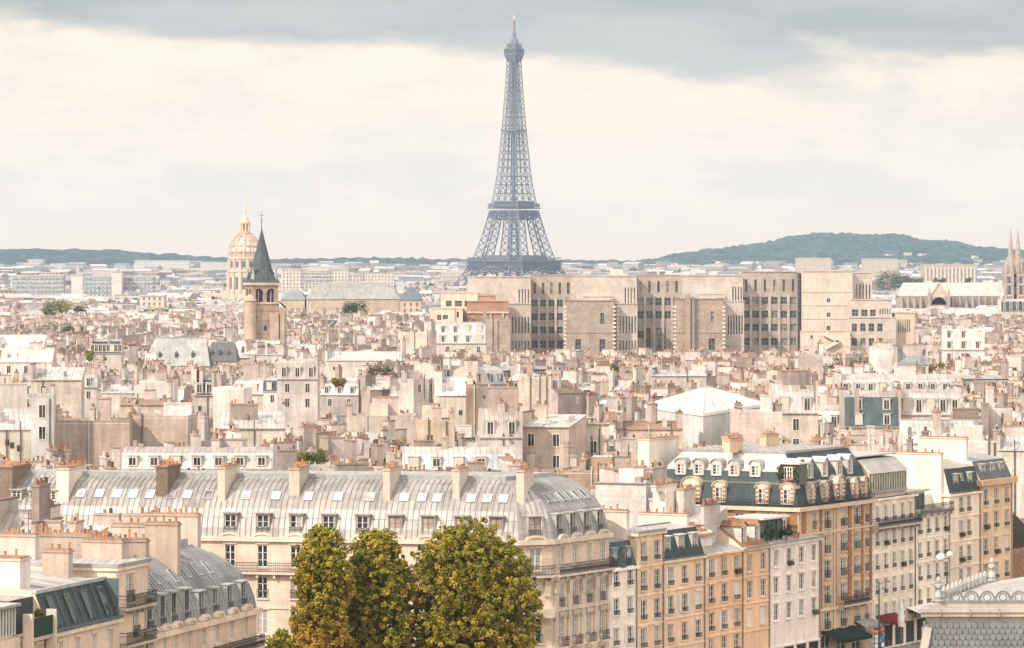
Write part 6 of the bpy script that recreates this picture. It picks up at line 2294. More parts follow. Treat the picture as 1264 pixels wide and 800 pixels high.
    mb.box(-e, e, -e, e, sz - .001, sz + .12, 'slate', sl)
    for q in range(4):
        c = [(-e, -e, sz + .12), (e, -e, sz + .12)]
        def rot(p): return (p[0] * cos(q * pi / 2) - p[1] * sin(q * pi / 2), p[0] * sin(q * pi / 2) + p[1] * cos(q * pi / 2), p[2])
        m_ = sorted(oc, key=lambda o: (o[0] - rot((0, -r_, 0))[0]) ** 2 + (o[1] - rot((0, -r_, 0))[1]) ** 2)[:2]
        A, B = rot(c[0]), rot(c[1])
        m_.sort(key=lambda o: (o[0] - A[0]) ** 2 + (o[1] - A[1]) ** 2)
        mb.face([A, B, m_[1], m_[0]], 'slate', sl)
        m2 = sorted(oc, key=lambda o: (o[0] - B[0]) ** 2 + (o[1] - B[1]) ** 2)[:2]
        mb.face([B, m2[0], m2[1]], 'slate', sl)
        mb.face([B, m2[1], m2[0]], 'slate', sl)
    mb.obj('spire', b)
    mb = MB().frame(xc, Y, a)
    for sx, sy in ((1, -1), (-1, -1), (1, 1), (-1, 1)):
        mb.lathe(sx * (e - 1.1), sy * (e - 1.1), [(.95, sz), (.95, sz + .4), (.05, sz + 5.0)], 4, 'slate', (0.42, 0.42, 0.41))
    for q in range(4):
        mb.frame(xc, Y, a + q * pi / 2)
        mb.prism([(-.8, -e + .1), (.8, -e + .1), (.8, -e + 2), (-.8, -e + 2)], sz, sz + 2.2, 'slate', (0.10, 0.12, 0.125))
    mb.obj('corner_pinnacle', b)
    mb = MB().frame(xc, Y, a)
    mb.bar((0, 0, tip - .5), (0, 0, Z(260, Y)), .3, 'iron', (0.2, 0.2, 0.2), .12)
    mb.bar((-.9, 0, Z(266, Y)), (.9, 0, Z(266, Y)), .2, 'iron', (0.25, 0.24, 0.22))
    mb.lathe(0, 0, [(.05, Z(272, Y) - .4), (.42, Z(272, Y)), (.05, Z(272, Y) + .4)], 8, 'iron', (0.3, 0.28, 0.24))
    mb.obj('cross', b)
    # naves
    def nave(name, label, pa, pb, ytop, ybot, Y, d, mat, col, wallc, end=None, hip=0.0):
        x0, x1 = X(pa, Y), X(pb, Y)
        t = thing(name, label, 'church nave' if 'nave' in name else 'steep roof', (x0, Y, 0))
        ze, zt = Z(ybot, Y), Z(ytop, Y + d / 2)
        m = MB()
        m.box(x0, x1, Y, Y + d, 0, ze, 'stone', wallc, bottom=False)
        m.obj('wall', t)
        m = MB()
        yr = Y + d / 2
        a0, a1 = x0 + hip, x1 - hip * .4
        m.face([(x0 - .3, Y - .4, ze), (x1 + .3, Y - .4, ze), (a1, yr, zt), (a0, yr, zt)], mat, col)
        m.face([(a0, yr, zt), (a1, yr, zt), (x1 + .3, Y + d + .4, ze), (x0 - .3, Y + d + .4, ze)], mat, col)
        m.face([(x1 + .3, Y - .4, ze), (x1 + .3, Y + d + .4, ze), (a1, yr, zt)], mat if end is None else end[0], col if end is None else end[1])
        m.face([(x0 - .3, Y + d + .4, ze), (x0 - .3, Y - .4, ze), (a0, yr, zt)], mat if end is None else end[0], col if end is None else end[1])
        m.bar((a0, yr, zt), (a1, yr, zt), .4, 'zinc_sheet', (0.35, 0.36, 0.36))
        m.obj('roof', t)
        for kk in range(3):
            u = x0 + (x1 - x0) * (.25 + .25 * kk)
            m = MB()
            m.lathe(u, Y + d * .16, [(.55, ze + (zt - ze) * .3), (.55, ze + (zt - ze) * .3 + 1.2), (.1, ze + (zt - ze) * .3 + 2.0)], 8, 'slate', (0.1, 0.11, 0.12))
            m.obj('roof_vent', t)
        return t
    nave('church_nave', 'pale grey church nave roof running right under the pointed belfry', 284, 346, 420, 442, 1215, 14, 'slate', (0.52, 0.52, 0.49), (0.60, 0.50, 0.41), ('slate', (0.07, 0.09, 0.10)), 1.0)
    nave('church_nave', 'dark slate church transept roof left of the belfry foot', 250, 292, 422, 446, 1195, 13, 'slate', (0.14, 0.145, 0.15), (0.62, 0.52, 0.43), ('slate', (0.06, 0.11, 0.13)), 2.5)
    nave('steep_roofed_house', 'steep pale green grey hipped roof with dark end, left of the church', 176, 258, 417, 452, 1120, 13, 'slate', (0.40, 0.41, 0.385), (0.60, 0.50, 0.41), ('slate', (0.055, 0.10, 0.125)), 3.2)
    SPECIAL_BOX.append((176, 346, 452, 1120, 130))


belfry()


# ------------------------------------------------------------------ gilded dome
def dome():
    Y = 2900.0
    k = Y / F
    xc = X(302.5, Y)
    b = thing('domed_church', 'gilded ribbed dome with lantern and needle rising behind the pointed belfry', 'domed church', (xc, Y, 0))
    st = (0.62, 0.52, 0.42)
    gold, lead = (0.58, 0.41, 0.31), (0.48, 0.39, 0.345)
    def z(y): return Z(y, Y)
    mb = MB()
    mb.box(xc - 30, xc + 30, Y - 28, Y + 28, 0, z(362), 'stone', st)
    mb.obj('base', b)
    mb = MB()
    mb.lathe(xc, Y, [(12.6, z(363)), (12.6, z(336)), (13.4, z(335.5)), (13.4, z(333.5)), (11.9, z(333)), (11.9, z(320)), (12.8, z(319.5)), (12.8, z(317.5)), (12.0, z(317))], 28, 'stone', st)
    for i in range(14):
        a = 2 * pi * i / 14
        for rr, za, zb, t in ((13.4, 361, 336, 1.5), (12.5, 333, 320, 1.3)):
            mb.bar((xc + rr * cos(a), Y + rr * sin(a), z(za)), (xc + rr * cos(a), Y + rr * sin(a), z(zb)), t, 'stone', (0.66, 0.56, 0.46))
    mb.obj('drum', b)
    for i in range(14):
        a = 2 * pi * (i + .5) / 14
        if sin(a) > .3: continue
        for rr, za, zb in ((12.55, 357, 342), (11.85, 330, 322.5)):
            m = MB().frame(xc + rr * cos(a), Y + rr * sin(a), a + pi / 2)
            m.box(-1.0, 1.0, -.2, .3, z(za), z(zb), 'glass', (0.09, 0.09, 0.10))
            m.obj('window', b)
    pr = [(12.0, z(317)), (12.1, z(311)), (11.2, z(304)), (9.4, z(297.5)), (7.0, z(292.5)), (4.6, z(289.5))]
    mb = MB()
    mb.lathe(xc, Y, pr, 36, 'gilding', lead)
    for i in range(12):
        a = 2 * pi * i / 12
        for (r0, z0), (r1, z1) in zip(pr, pr[1:]):
            mb.bar((xc + (r0 + .15) * cos(a), Y + (r0 + .15) * sin(a), z0), (xc + (r1 + .15) * cos(a), Y + (r1 + .15) * sin(a), z1), 1.25, 'gilding', gold, 1.0)
        a += pi / 12
        for (r0, z0), (r1, z1) in ((pr[1], pr[2]), (pr[2], pr[3])):
            mb.bar((xc + r0 * cos(a), Y + r0 * sin(a), z0), (xc + (r0 * .4 + r1 * .6) * cos(a), Y + (r0 * .4 + r1 * .6) * sin(a), z0 * .4 + z1 * .6), 2.6, 'gilding', (0.70, 0.49, 0.34), 1.6)
    mb.obj('dome', b)
    mb = MB()
    mb.lathe(xc, Y, [(5.0, z(290)), (5.2, z(287.5)), (3.6, z(287)), (3.6, z(285))], 16, 'gilding', gold)
    mb.lathe(xc, Y, [(2.2, z(285)), (2.2, z(276))], 12, 'stone', (0.12, 0.10, 0.08))
    for i in range(8):
        a = 2 * pi * i / 8 + .2
        mb.bar((xc + 3.1 * cos(a), Y + 3.1 * sin(a), z(286)), (xc + 3.1 * cos(a), Y + 3.1 * sin(a), z(276)), 1.1, 'gilding', (0.72, 0.53, 0.37))
    mb.lathe(xc, Y, [(4.0, z(276)), (4.0, z(274)), (2.8, z(272)), (2.5, z(269)), (1.2, z(266)), (.9, z(258)), (.3, z(247))], 12, 'gilding', (0.72, 0.52, 0.37))
    mb.obj('lantern', b)
    mb = MB()
    mb.bar((xc, Y, z(248)), (xc, Y, z(243)), .5, 'gilding', gold, .3)
    mb.bar((xc - 1.2, Y, z(245)), (xc + 1.2, Y, z(245)), .4, 'gilding', gold)
    mb.obj('cross', b)


dome()


# ------------------------------------------------------------------ wrought-iron lattice tower
def lattice_tower():
    Y = 4100.0
    xc = X(634.5, Y)
    ang = radians(-36)
    zb = Z(328, Y) - (57.6 + (322 - 328) / 1.1659 * 1) if 0 else Z(322, Y) - 57.6
    b = thing('lattice_tower', 'tall wrought iron lattice tower tapering to an antenna, highest thing on the skyline', 'lattice tower', (xc, Y, 0))
    ic = (0.125, 0.155, 0.212)  # blue-grey holds haze and cool shade; the paint itself would be brown
    pts = [(0, 62.0, 25.0), (30, 46.0, 20.0), (57.6, 31.5, 15.0), (85, 23.8, 11.8), (110, 18.6, 10.0), (118, 17.0, 9.2), (126, 15.6, 8.6), (150, 12.6, 7.6), (198, 9.1, 6.0), (240, 6.7, 5.1), (274, 5.1, 4.6)]
    def prof(h):
        for (a, p, q), (c, r_, s_) in zip(pts, pts[1:]):
            if a <= h <= c:
                t = (h - a) / (c - a)
                return p + (r_ - p) * t, q + (s_ - q) * t
        return pts[-1][1:]
    def leg(mb, sx, sy, h0, h1, n, tc, tb):
        hs = [h0 + (h1 - h0) * i / n for i in range(n + 1)]
        for ha, hb in zip(hs, hs[1:]):
            def cs(h):
                o, l = prof(h)
                i = o - l
                return [(sx * o, sy * o, zb + h), (sx * i, sy * o, zb + h), (sx * i, sy * i, zb + h), (sx * o, sy * i, zb + h)]
            A, B = cs(ha), cs(hb)
            for k in range(4):
                j = (k + 1) % 4
                mb.bar(A[k], B[k], tc, 'iron', ic)
                mb.bar(A[k], B[j], tb, 'iron', ic)
                mb.bar(A[j], B[k], tb, 'iron', ic)
                mb.bar(B[k], B[j], tb, 'iron', ic)
    for sx, sy in ((-1, -1), (1, -1), (1, 1), (-1, 1)):
        mb = MB().frame(xc, Y, ang)
        leg(mb, sx, sy, 0, 52, 6, 1.2, .55)
        leg(mb, sx, sy, 57.6, 110, 7, 1.0, .42)
        mb.obj('leg', b)
    # arches between the legs
    for q in range(4):
        mb = MB().frame(xc, Y, ang + q * pi / 2)
        n = 14
        for i in range(n):
            a0, a1 = pi * i / n, pi * (i + 1) / n
            for R_ in (37, 40):
                mb.bar((R_ * cos(a0), -40, zb + 12 + (R_ - 1) * sin(a0)), (R_ * cos(a1), -40, zb + 12 + (R_ - 1) * sin(a1)), 1.0, 'iron', ic)
        mb.obj('arch', b)
    # first gallery
    mb = MB().frame(xc, Y, ang)
    h = 35.6
    mb.box(-h, h, -h, h, zb + 57.0, zb + 58.0, 'iron', ic)
    mb.box(-h + 1.2, h - 1.2, -h + 1.2, h - 1.2, zb + 46.5, zb + 56.99, 'iron', (0.085, 0.105, 0.145))  # darker core: the shade behind the bars is put into its colour
    for q in range(4):
        mb.frame(xc, Y, ang + q * pi / 2)
        for i in range(34):
            u = -h + 2 * h * i / 33
            mb.bar((u, -h + .2, zb + 47), (u, -h - .2, zb + 57), .55, 'iron', ic)
        for zz_, t in ((61.2, .5), (52.0, .7), (47.0, .9)):
            mb.bar((-h, -h + .1, zb + zz_), (h, -h + .1, zb + zz_), t, 'iron', ic)
        for i in range(24):
            u = -h + 2 * h * i / 23
            mb.bar((u, -h + .1, zb + 58), (u, -h + .1, zb + 61.2), .35, 'iron', ic)
    mb.frame(xc, Y, ang)
    for q in range(4):
        mb.frame(xc, Y, ang + q * pi / 2)
        mb.box(-16, 16, -30, -21, zb + 58.01, zb + 63.5, 'iron', (0.11, 0.13, 0.165))
    mb.obj('first_gallery', b)
    # second gallery
    mb = MB().frame(xc, Y, ang)
    h = 19.6
    mb.box(-h, h, -h, h, zb + 115.0, zb + 116.4, 'iron', ic)
    mb.box(-h - .6, h + .6, -h - .6, h + .6, zb + 112.6, zb + 113.6, 'iron', ic)
    mb.box(-15.5, 15.5, -15.5, 15.5, zb + 113.61, zb + 120.5, 'iron', (0.085, 0.105, 0.145))
    mb.box(-14, 14, -14, 14, zb + 101, zb + 103, 'iron', ic)
    for q in range(4):
        mb.frame(xc, Y, ang + q * pi / 2)
        hh = 18.6
        for zz_ in (103, 110.5):
            mb.bar((-hh, -hh, zb + zz_), (hh, -hh, zb + zz_), 1.3, 'iron', ic)
        for i in range(8):
            u0, u1 = -hh + 2 * hh * i / 8, -hh + 2 * hh * (i + 1) / 8
            mb.bar((u0, -hh, zb + 103), (u1, -hh, zb + 110.5), .7, 'iron', ic)
            mb.bar((u1, -hh, zb + 103), (u0, -hh, zb + 110.5), .7, 'iron', ic)
            mb.bar((u0, -hh, zb + 103), (u0, -hh, zb + 110.5), .6, 'iron', ic)
        for i in range(20):
            u = -h + 2 * h * i / 19
            mb.bar((u, -h + .1, zb + 113.5), (u, -h + .1, zb + 118.0), .4, 'iron', ic)
        mb.bar((-h, -h + .1, zb + 118), (h, -h + .1, zb + 118), .5, 'iron', ic)
    mb.obj('second_gallery', b)
    # shaft
    mb = MB().frame(xc, Y, ang)
    for sx, sy in ((-1, -1), (1, -1), (1, 1), (-1, 1)):
        leg(mb, sx, sy, 116, 198, 11, .66, .27)
        leg(mb, sx, sy, 198, 272, 13, .55, .24)
    hs = [120 + i * 9 for i in range(17)]
    for q in range(4):
        mb.frame(xc, Y, ang + q * pi / 2)
        for hq in hs:
            o, l = prof(hq)
            if o - l > .3:
                mb.bar((-o, -o, zb + hq), (o, -o, zb + hq), .55, 'iron', ic)
    mb.frame(xc, Y, ang)
    mb.bar((0, 0, zb + 118), (0, 0, zb + 272), 1.6, 'iron', (0.15, 0.16, 0.18), 1.6)
    mb.box(-9.8, 9.8, -9.8, 9.8, zb + 194.5, zb + 196.5, 'iron', ic)
    mb.obj('upper_shaft', b)
    # top cabin
    mb = MB().frame(xc, Y, ang)
    def sqr(h0, h1, z0, z1, c):
        A = [(-h0, -h0), (h0, -h0), (h0, h0), (-h0, h0)]
        B = [(-h1, -h1), (h1, -h1), (h1, h1), (-h1, h1)]
        for i in range(4):
            j = (i + 1) % 4
            mb.face([(*A[i], zb + z0), (*A[j], zb + z0), (*B[j], zb + z1), (*B[i], zb + z1)], 'iron', c)
        mb.face([(*p, zb + z1) for p in B], 'iron', c)
        mb.face([(*p, zb + z0) for p in A[::-1]], 'iron', c)
    sqr(5.2, 7.4, 268, 275.5, (0.11, 0.13, 0.165))
    sqr(7.7, 7.7, 275.51, 277, ic)
    sqr(6.8, 6.8, 277.01, 281.5, (0.20, 0.16, 0.14))
    sqr(7.3, 7.3, 281.51, 282.5, ic)
    sqr(6.2, 5.4, 282.51, 287, (0.11, 0.13, 0.165))
    mb.lathe(0, 0, [(5.2, zb + 287.01), (4.8, zb + 290), (3.4, zb + 293), (2.2, zb + 295), (2.0, zb + 299), (1.0, zb + 301)], 10, 'iron', ic)
    for i in range(14):
        for q in range(4):
            mb.frame(xc, Y, ang + q * pi / 2)
            u = -7.5 + 15 * i / 13
            mb.bar((u, -7.6, zb + 277), (u, -7.6, zb + 282), .4, 'iron', ic)
    mb.frame(xc, Y, ang)
    for i in range(12):
        a = i * pi / 6
        mb.bar((6.5 * cos(a), 6.5 * sin(a), zb + 283), (7.4 * cos(a), 7.4 * sin(a), zb + 287.5), .6, 'iron', ic)
    mb.obj('top_cabin', b)
    mb = MB().frame(xc, Y, ang)
    mb.bar((0, 0, zb + 300), (0, 0, zb + 313), 1.9, 'iron', (0.22, 0.18, 0.17), 1.5)
    mb.bar((0, 0, zb + 313), (0, 0, zb + 318), .8, 'paint', (0.6, 0.55, 0.52), .5)
    mb.bar((-.9, 0, zb + 317.4), (.9, 0, zb + 317.4), .7, 'paint', (0.5, 0.46, 0.44))
    mb.obj('antenna', b)


lattice_tower()


# ------------------------------------------------------------------ twin spired church on the right
def twin_spires():
    Y = 2400.0
    def x(p): return X(p, Y)
    def z(y): return Z(y, Y)
    b = thing('twin_spired_church', 'long gothic church with a pale roof and two openwork spires at the right edge', 'church', (x(1180), Y, 0))
    st = (0.40, 0.345, 0.305)
    mb = MB()
    mb.box(x(1110), x(1240), Y, Y + 22, 0, z(366), 'stone', st)
    for i in range(16):
        u = x(1112 + i * 8)
        mb.box(u - .8, u + .8, Y - 3, Y - .01, 0, z(371), 'stone', st)
        mb.bar((u, Y - 1.5, z(371)), (u, Y - 1.5, z(364)), 1.2, 'stone', st, .3)
    mb.box(x(1109), x(1241), Y - .5, Y + 22.5, z(366) + .01, z(365), 'stone', (0.64, 0.54, 0.44))
    mb.obj('nave_wall', b)
    mb = MB()
    yr = Y + 11
    mb.face([(x(1108), Y - .4, z(365.4)), (x(1241), Y - .4, z(365.4)), (x(1241), yr, z(349)), (x(1117), yr, z(349))], 'far_roof', (0.47, 0.44, 0.40))
    mb.face([(x(1117), yr, z(349)), (x(1241), yr, z(349)), (x(1241), Y + 22, z(365)), (x(1108), Y + 22, z(365))], 'far_roof', (0.47, 0.44, 0.40))
    mb.face([(x(1108), Y + 22, z(365)), (x(1108), Y - .4, z(365)), (x(1117), yr, z(349))], 'far_roof', (0.42, 0.39, 0.36))
    mb.obj('roof', b)
    # transept gable
    mb = MB()
    a, c = x(1145), x(1169)
    m_ = (a + c) / 2
    mb.box(a, c, Y - 9, Y - .5, 0, z(366), 'stone', st)
    mb.face([(a, Y - 9, z(366)), (c, Y - 9, z(366)), (m_, Y - 9, z(348.5))], 'stone', (0.62, 0.52, 0.42))
    mb.face([(c, Y - 9, z(366)), (c, Y + 9, z(366)), (m_, Y + 9, z(348.5)), (m_, Y - 9, z(348.5))], 'far_roof', (0.42, 0.39, 0.36))
    mb.face([(a, Y + 9, z(366)), (a, Y - 9, z(366)), (m_, Y - 9, z(348.5)), (m_, Y + 9, z(348.5))], 'far_roof', (0.47, 0.44, 0.40))
    for p in (a, c):
        mb.bar((p, Y - 9.5, 0), (p, Y - 9.5, z(362)), 1.6, 'stone', st)
        mb.bar((p, Y - 9.5, z(362)), (p, Y - 9.5, z(355)), 1.6, 'stone', st, .2)
        mb.bar((p, Y - 9.2, z(366)), (m_, Y - 9.2, z(348)), 1.0, 'stone', (0.66, 0.56, 0.46))
    mb.obj('transept', b)
    mb = MB()
    mb.frame(m_, Y - 9.1, 0)
    pts = [(4.6 * cos(i * pi / 8), 0, z(376) + 4.6 * sin(i * pi / 8)) for i in range(9)]
    mb.face(pts[::-1][::-1], 'glass', (0.14, 0.10, 0.13))
    mb.face(pts[::-1], 'glass', (0.14, 0.10, 0.13))
    mb.obj('rose_window', b)
    for i in range(8):
        p = 1176 + i * 8
        m = MB()
        m.box(x(p) - 1.0, x(p) + 1.0, Y - .25, Y - .05, z(378), z(369), 'glass', (0.09, 0.09, 0.10))
        m.obj('window', b)
    for sp in (1248.7, 1257.5):
        xc, yc = x(sp), Y + 4
        hw = 3.9
        m = MB()
        m.box(xc - hw, xc + hw, yc - hw, yc + hw, 0, z(340), 'stone', st)
        for zz_ in (366, 352, 341):
            m.box(xc - hw - .5, xc + hw + .5, yc - hw - .5, yc + hw + .5, z(zz_), z(zz_) + 1.0, 'stone', (0.62, 0.52, 0.42))
        for sx in (-1, 1):
            for sy in (-1, 1):
                m.bar((xc + sx * hw, yc + sy * hw, 0), (xc + sx * hw, yc + sy * hw, z(336)), 1.6, 'stone', st)
                m.bar((xc + sx * hw, yc + sy * hw, z(336)), (xc + sx * hw, yc + sy * hw, z(322)), 1.5, 'stone', st, .2)
        m.obj('tower', b)
        for yy0, yy1 in ((364, 353.5), (350, 342.5)):
            for dx in (-1.35, 1.35):
                m = MB()
                m.box(xc + dx - .75, xc + dx + .75, yc - hw - .12, yc - hw - .02, z(yy0), z(yy1), 'glass', (0.07, 0.07, 0.075))
                m.obj('louvre', b)
        m = MB()
        m.lathe(xc, yc, [(3.1, z(340)), (2.9, z(326)), (2.2, z(320)), (.15, z(284))], 8, 'stone', st)
        for q in range(8):
            a_ = q * pi / 4
            m.bar((xc + 3.0 * cos(a_), yc + 3.0 * sin(a_), z(340)), (xc + 2.6 * cos(a_), yc + 2.6 * sin(a_), z(318)), .9, 'stone', (0.62, 0.52, 0.42), .2)
        m.bar((xc, yc, z(286)), (xc, yc, z(279)), .45, 'stone', st, .2)
        m.obj('spire', b)


twin_spires()


# ------------------------------------------------------------------ large far buildings
def far_block(name, label, cat, pa, pb, yt, yb, Y, d, col, mat='far_wall', roofc=(0.6, 0.56, 0.5), strips=0, group=None, hip=0.0, roofm='far_roof'):
    x0, x1 = X(pa, Y), X(pb, Y)
    z0 = ground_z(Y) - 2
    z1 = Z(yt, Y)
    col, roofc = tuple(c * .84 for c in col), tuple(c * .8 for c in roofc)
    b = thing(name, label, cat, (x0, Y, z0), group)
    mb = MB()
    zw = z1 - hip
    mb.box(x0, x1, Y, Y + d, z0, zw, mat, col, bottom=False)
    mb.obj('wall', b)
    mb = MB()
    if hip:
        pl = [(x0 - .5, Y - .5), (x1 + .5, Y - .5), (x1 + .5, Y + d + .5), (x0 - .5, Y + d + .5)]
        loft(mb, pl, [(0, zw), (d * .18, zw + hip * .7), (d * .42, z1)], [1, .6, 1, .6], lambda i, k: (roofm, roofc))
    else:
        mb.box(x0 - .4, x1 + .4, Y - .4, Y + d + .4, zw + .01, zw + .9, 'far_roof', roofc)
    mb.obj('roof', b)
    for s in range(strips):
        m = MB()
        zz_ = zw - 2.6 - s * 3.3
        m.box(x0 + 1, x1 - 1, Y - .3, Y - .02, zz_, zz_ + 1.5, 'glass', (0.24, 0.27, 0.31))
        m.obj('window_band', b)
    return b


def far_things():
    g = 'slab blocks below the left hills'
    far_block('apartment_block', 'bluish slab of flats with four dark window bands, left below the hill', 'apartment block', 14, 78, 341, 360, 3000, 14, (0.50, 0.50, 0.50), 'far_wall', strips=4, group=g)
    far_block('apartment_block', 'plain white slab end wall between two banded slabs of flats', 'apartment block', 88, 102, 340, 362, 2900, 14, (0.66, 0.65, 0.62), 'plaster', group=g)
    far_block('apartment_block', 'grey banded slab of flats right of the plain white end wall', 'apartment block', 102.5, 137, 342, 364, 2950, 14, (0.52, 0.55, 0.56), 'far_wall', strips=5, group=g)
    far_block('apartment_block', 'white stair block taller than the banded slabs beside it', 'apartment block', 137.5, 150, 336, 364, 2940, 15, (0.70, 0.67, 0.62), 'plaster', group=g)
    far_block('apartment_block', 'banded slab of flats nearest the gilded dome', 'apartment block', 150.5, 190, 342, 364, 2960, 14, (0.54, 0.56, 0.56), 'far_wall', strips=5, group=g)
    far_block('apartment_block', 'low white office with square dark windows under the banded slabs', 'office block', 172, 203, 366, 380, 2300, 14, (0.66, 0.58, 0.49), 'far_wall', group=g)
    far_block('apartment_block', 'rounded pink white tower of flats under the left hill', 'apartment block', 48, 74, 337, 352, 3600, 18, (0.68, 0.60, 0.54), 'far_wall', group=g)
    far_block('apartment_block', 'long white slab of flats on the slope of the left hill', 'apartment block', 166, 234, 322, 334, 6000, 20, (0.74, 0.72, 0.68), 'far_wall', group=g)
    far_block('apartment_block', 'white slab of flats on the hill slope just left of the gilded dome', 'apartment block', 248, 284, 324, 338, 5800, 20, (0.72, 0.70, 0.68), 'far_wall', group=g)
    far_block('apartment_block', 'faint long white slab high on the left hill', 'apartment block', 62, 104, 325.5, 334, 6400, 18, (0.68, 0.67, 0.64), 'far_wall', group=g)
    r = random.Random(4)
    # white quarter right of the belfry
    lab = ['white block of flats just right of the pointed belfry', 'second white block of flats right of the belfry, banded grey', 'third white block of flats right of the belfry, a little lower', 'cream block of flats above the left end of the grey hall roof', 'white block of flats above the middle of the grey hall roof']
    for i, (pa, pb, yt) in enumerate(((347, 372, 333), (374, 408, 335), (409, 430, 334), (432, 448, 339), (450, 486, 338))):
        far_block('apartment_block', lab[i], 'apartment block', pa, pb, yt, 352, 3500 + i * 40, 16, jit((0.70, 0.63, 0.56), .08, r), 'far_wall', strips=3 if i == 1 else 0, group='white flats right of the belfry')
    # hall with the long grey roof
    far_block('exhibition_hall', 'long hall under a grey ribbed hipped roof, between the belfry and the tower', 'hall', 378, 493, 349, 385, 2000, 34, (0.58, 0.47, 0.37), 'stone', (0.44, 0.425, 0.39), hip=8.5, roofm='zinc')
    far_block('pavilion_wing', 'small stone pavilion with dark mansard at the right end of the hall', 'pavilion', 494, 520, 356, 385, 1960, 20, (0.58, 0.47, 0.37), 'far_wall', (0.16, 0.19, 0.22), hip=6)
    far_block('pavilion_wing', 'domed stone pavilion at the left end of the hall, beside the belfry', 'pavilion', 347, 376, 358, 385, 2000, 20, (0.58, 0.47, 0.37), 'stone', (0.30, 0.32, 0.34), hip=5)
    # palace with colonnades
    far_block('palace_wing', 'stone palace wing with a tall colonnade below the wooded hill', 'palace', 1140, 1206, 327, 346, 4500, 30, (0.58, 0.50, 0.42), 'stone')
    far_block('palace_wing', 'pale stepped palace pavilion left of the colonnade', 'palace', 1066, 1108, 320, 340, 4700, 30, (0.60, 0.53, 0.46), 'plaster')
    far_block('palace_wing', 'pale stone block above the faculty roof right end', 'palace', 984, 1026, 319, 336, 4600, 30, (0.60, 0.53, 0.46), 'plaster')
    for o in [q for q in bpy.data.objects if q.get('label', '').startswith('stone palace wing')]:
        for i in range(14):
            p = 1142 + i * 4.6
            m = MB()
            m.box(X(p, 4500), X(p + 2.2, 4500), 4498.5, 4499.9, 0, Z(330, 4500), 'stone', (0.70, 0.61, 0.51))
            m.obj('pier', o)
    # far rooftops by the thousand, one mass
    mb = MB()
    for i in range(6600):
        Yv = 1500 + (i / 6600) ** 1.15 * 5600 + r.uniform(-20, 20)
        p = r.uniform(-330, 1600)
        if 540 < p < 1130 and Yv < 1560: continue
        w, d = r.uniform(12, 36), r.uniform(10, 18)
        xx = X(p, Yv)
        if any(abs(xx + w / 2 - lx) < lw + w / 2 and abs(Yv + d / 2 - ly) < ld + d / 2 for lx, ly, lw, ld in FARLAND): continue
        z0 = ground_z(Yv) - 1
        h = r.uniform(15, 21.5) + (r.uniform(0, 10) if r.random() < .12 and Yv > 2600 else 0)
        # keep the view of the middle-distance landmarks open
        if Yv < 2900 and (1085 < p < 1270 or 370 < p < 500 or 262 < p < 345):
            h = min(h, 13 if Yv < 2350 and p > 1085 else 17)
        mb.frame(xx, Yv, radians(r.choice([0, -15, 20, -35, 35, 8])))
        wc = tuple(k * .74 for k in jit(r.choice(WALLS)[0], .16, r))
        mb.box(0, w, 0, d, z0, z0 + h, 'far_wall', wc, bottom=False)
        rc = jit(r.choice([(0.36, 0.345, 0.325), (0.40, 0.37, 0.34), (0.50, 0.465, 0.43), (0.17, 0.19, 0.22), (0.30, 0.25, 0.22), (0.13, 0.16, 0.19)]), .14, r)
        hh = r.uniform(1.5, 4.2)
        if r.random() < .8:
            for q in ([(0, -.3, z0 + h), (w, -.3, z0 + h), (w, d / 2, z0 + h + hh), (0, d / 2, z0 + h + hh)], [(0, d / 2, z0 + h + hh), (w, d / 2, z0 + h + hh), (w, d, z0 + h), (0, d, z0 + h)]):
                mb.face(q, 'far_roof', rc)
            for u in (0, w):
                q = [(u, 0, z0 + h), (u, d, z0 + h), (u, d / 2, z0 + h + hh)]
                mb.face(q if u else q[::-1], 'plaster', wc)
        else:
            mb.box(-.2, w + .2, -.2, d + .2, z0 + h + .01, z0 + h + .8, 'far_roof', rc)
        if Yv < 4200:
            for k in range(r.randint(1, 4)):
                u = r.uniform(0, w - 2)
                mb.box(u, u + r.uniform(.8, 2.6), d * .3, d * .3 + 1.0, z0 + h, z0 + h + hh + r.uniform(.6, 1.8), 'plaster', jit(wc, .2, r))
                if Yv < 2600:
                    mb.box(u, u + 1.2, d * .3 + .1, d * .3 + .9, z0 + h + hh + 1.0, z0 + h + hh + 1.9, 'pot', jit((0.34, 0.24, 0.18), .2, r))
    mb.frame()
    tag(mb.obj('far_city'), 'far quarters of the city fading into haze under the hills', 'city', kind='stuff')


FARLAND = [(X(302, 2900), 2900, 40, 60), (X(435, 2000), 2018, 50, 30), (X(1180, 2400), 2410, 60, 40), (X(634, 4100), 4100, 75, 75), (X(100, 2960), 2960, 90, 40), (X(360, 2000), 2010, 40, 30), (X(1175, 4500), 4510, 70, 40)]
far_things()


# ------------------------------------------------------------------ hills and trees
def interp(t, pts):
    for (a, p), (b, q) in zip(pts, pts[1:]):
        if a <= t <= b:
            k = (t - a) / (b - a)
            k = k * k * (3 - 2 * k)
            return p + (q - p) * k
    return pts[-1][1] if t > pts[-1][0] else pts[0][1]


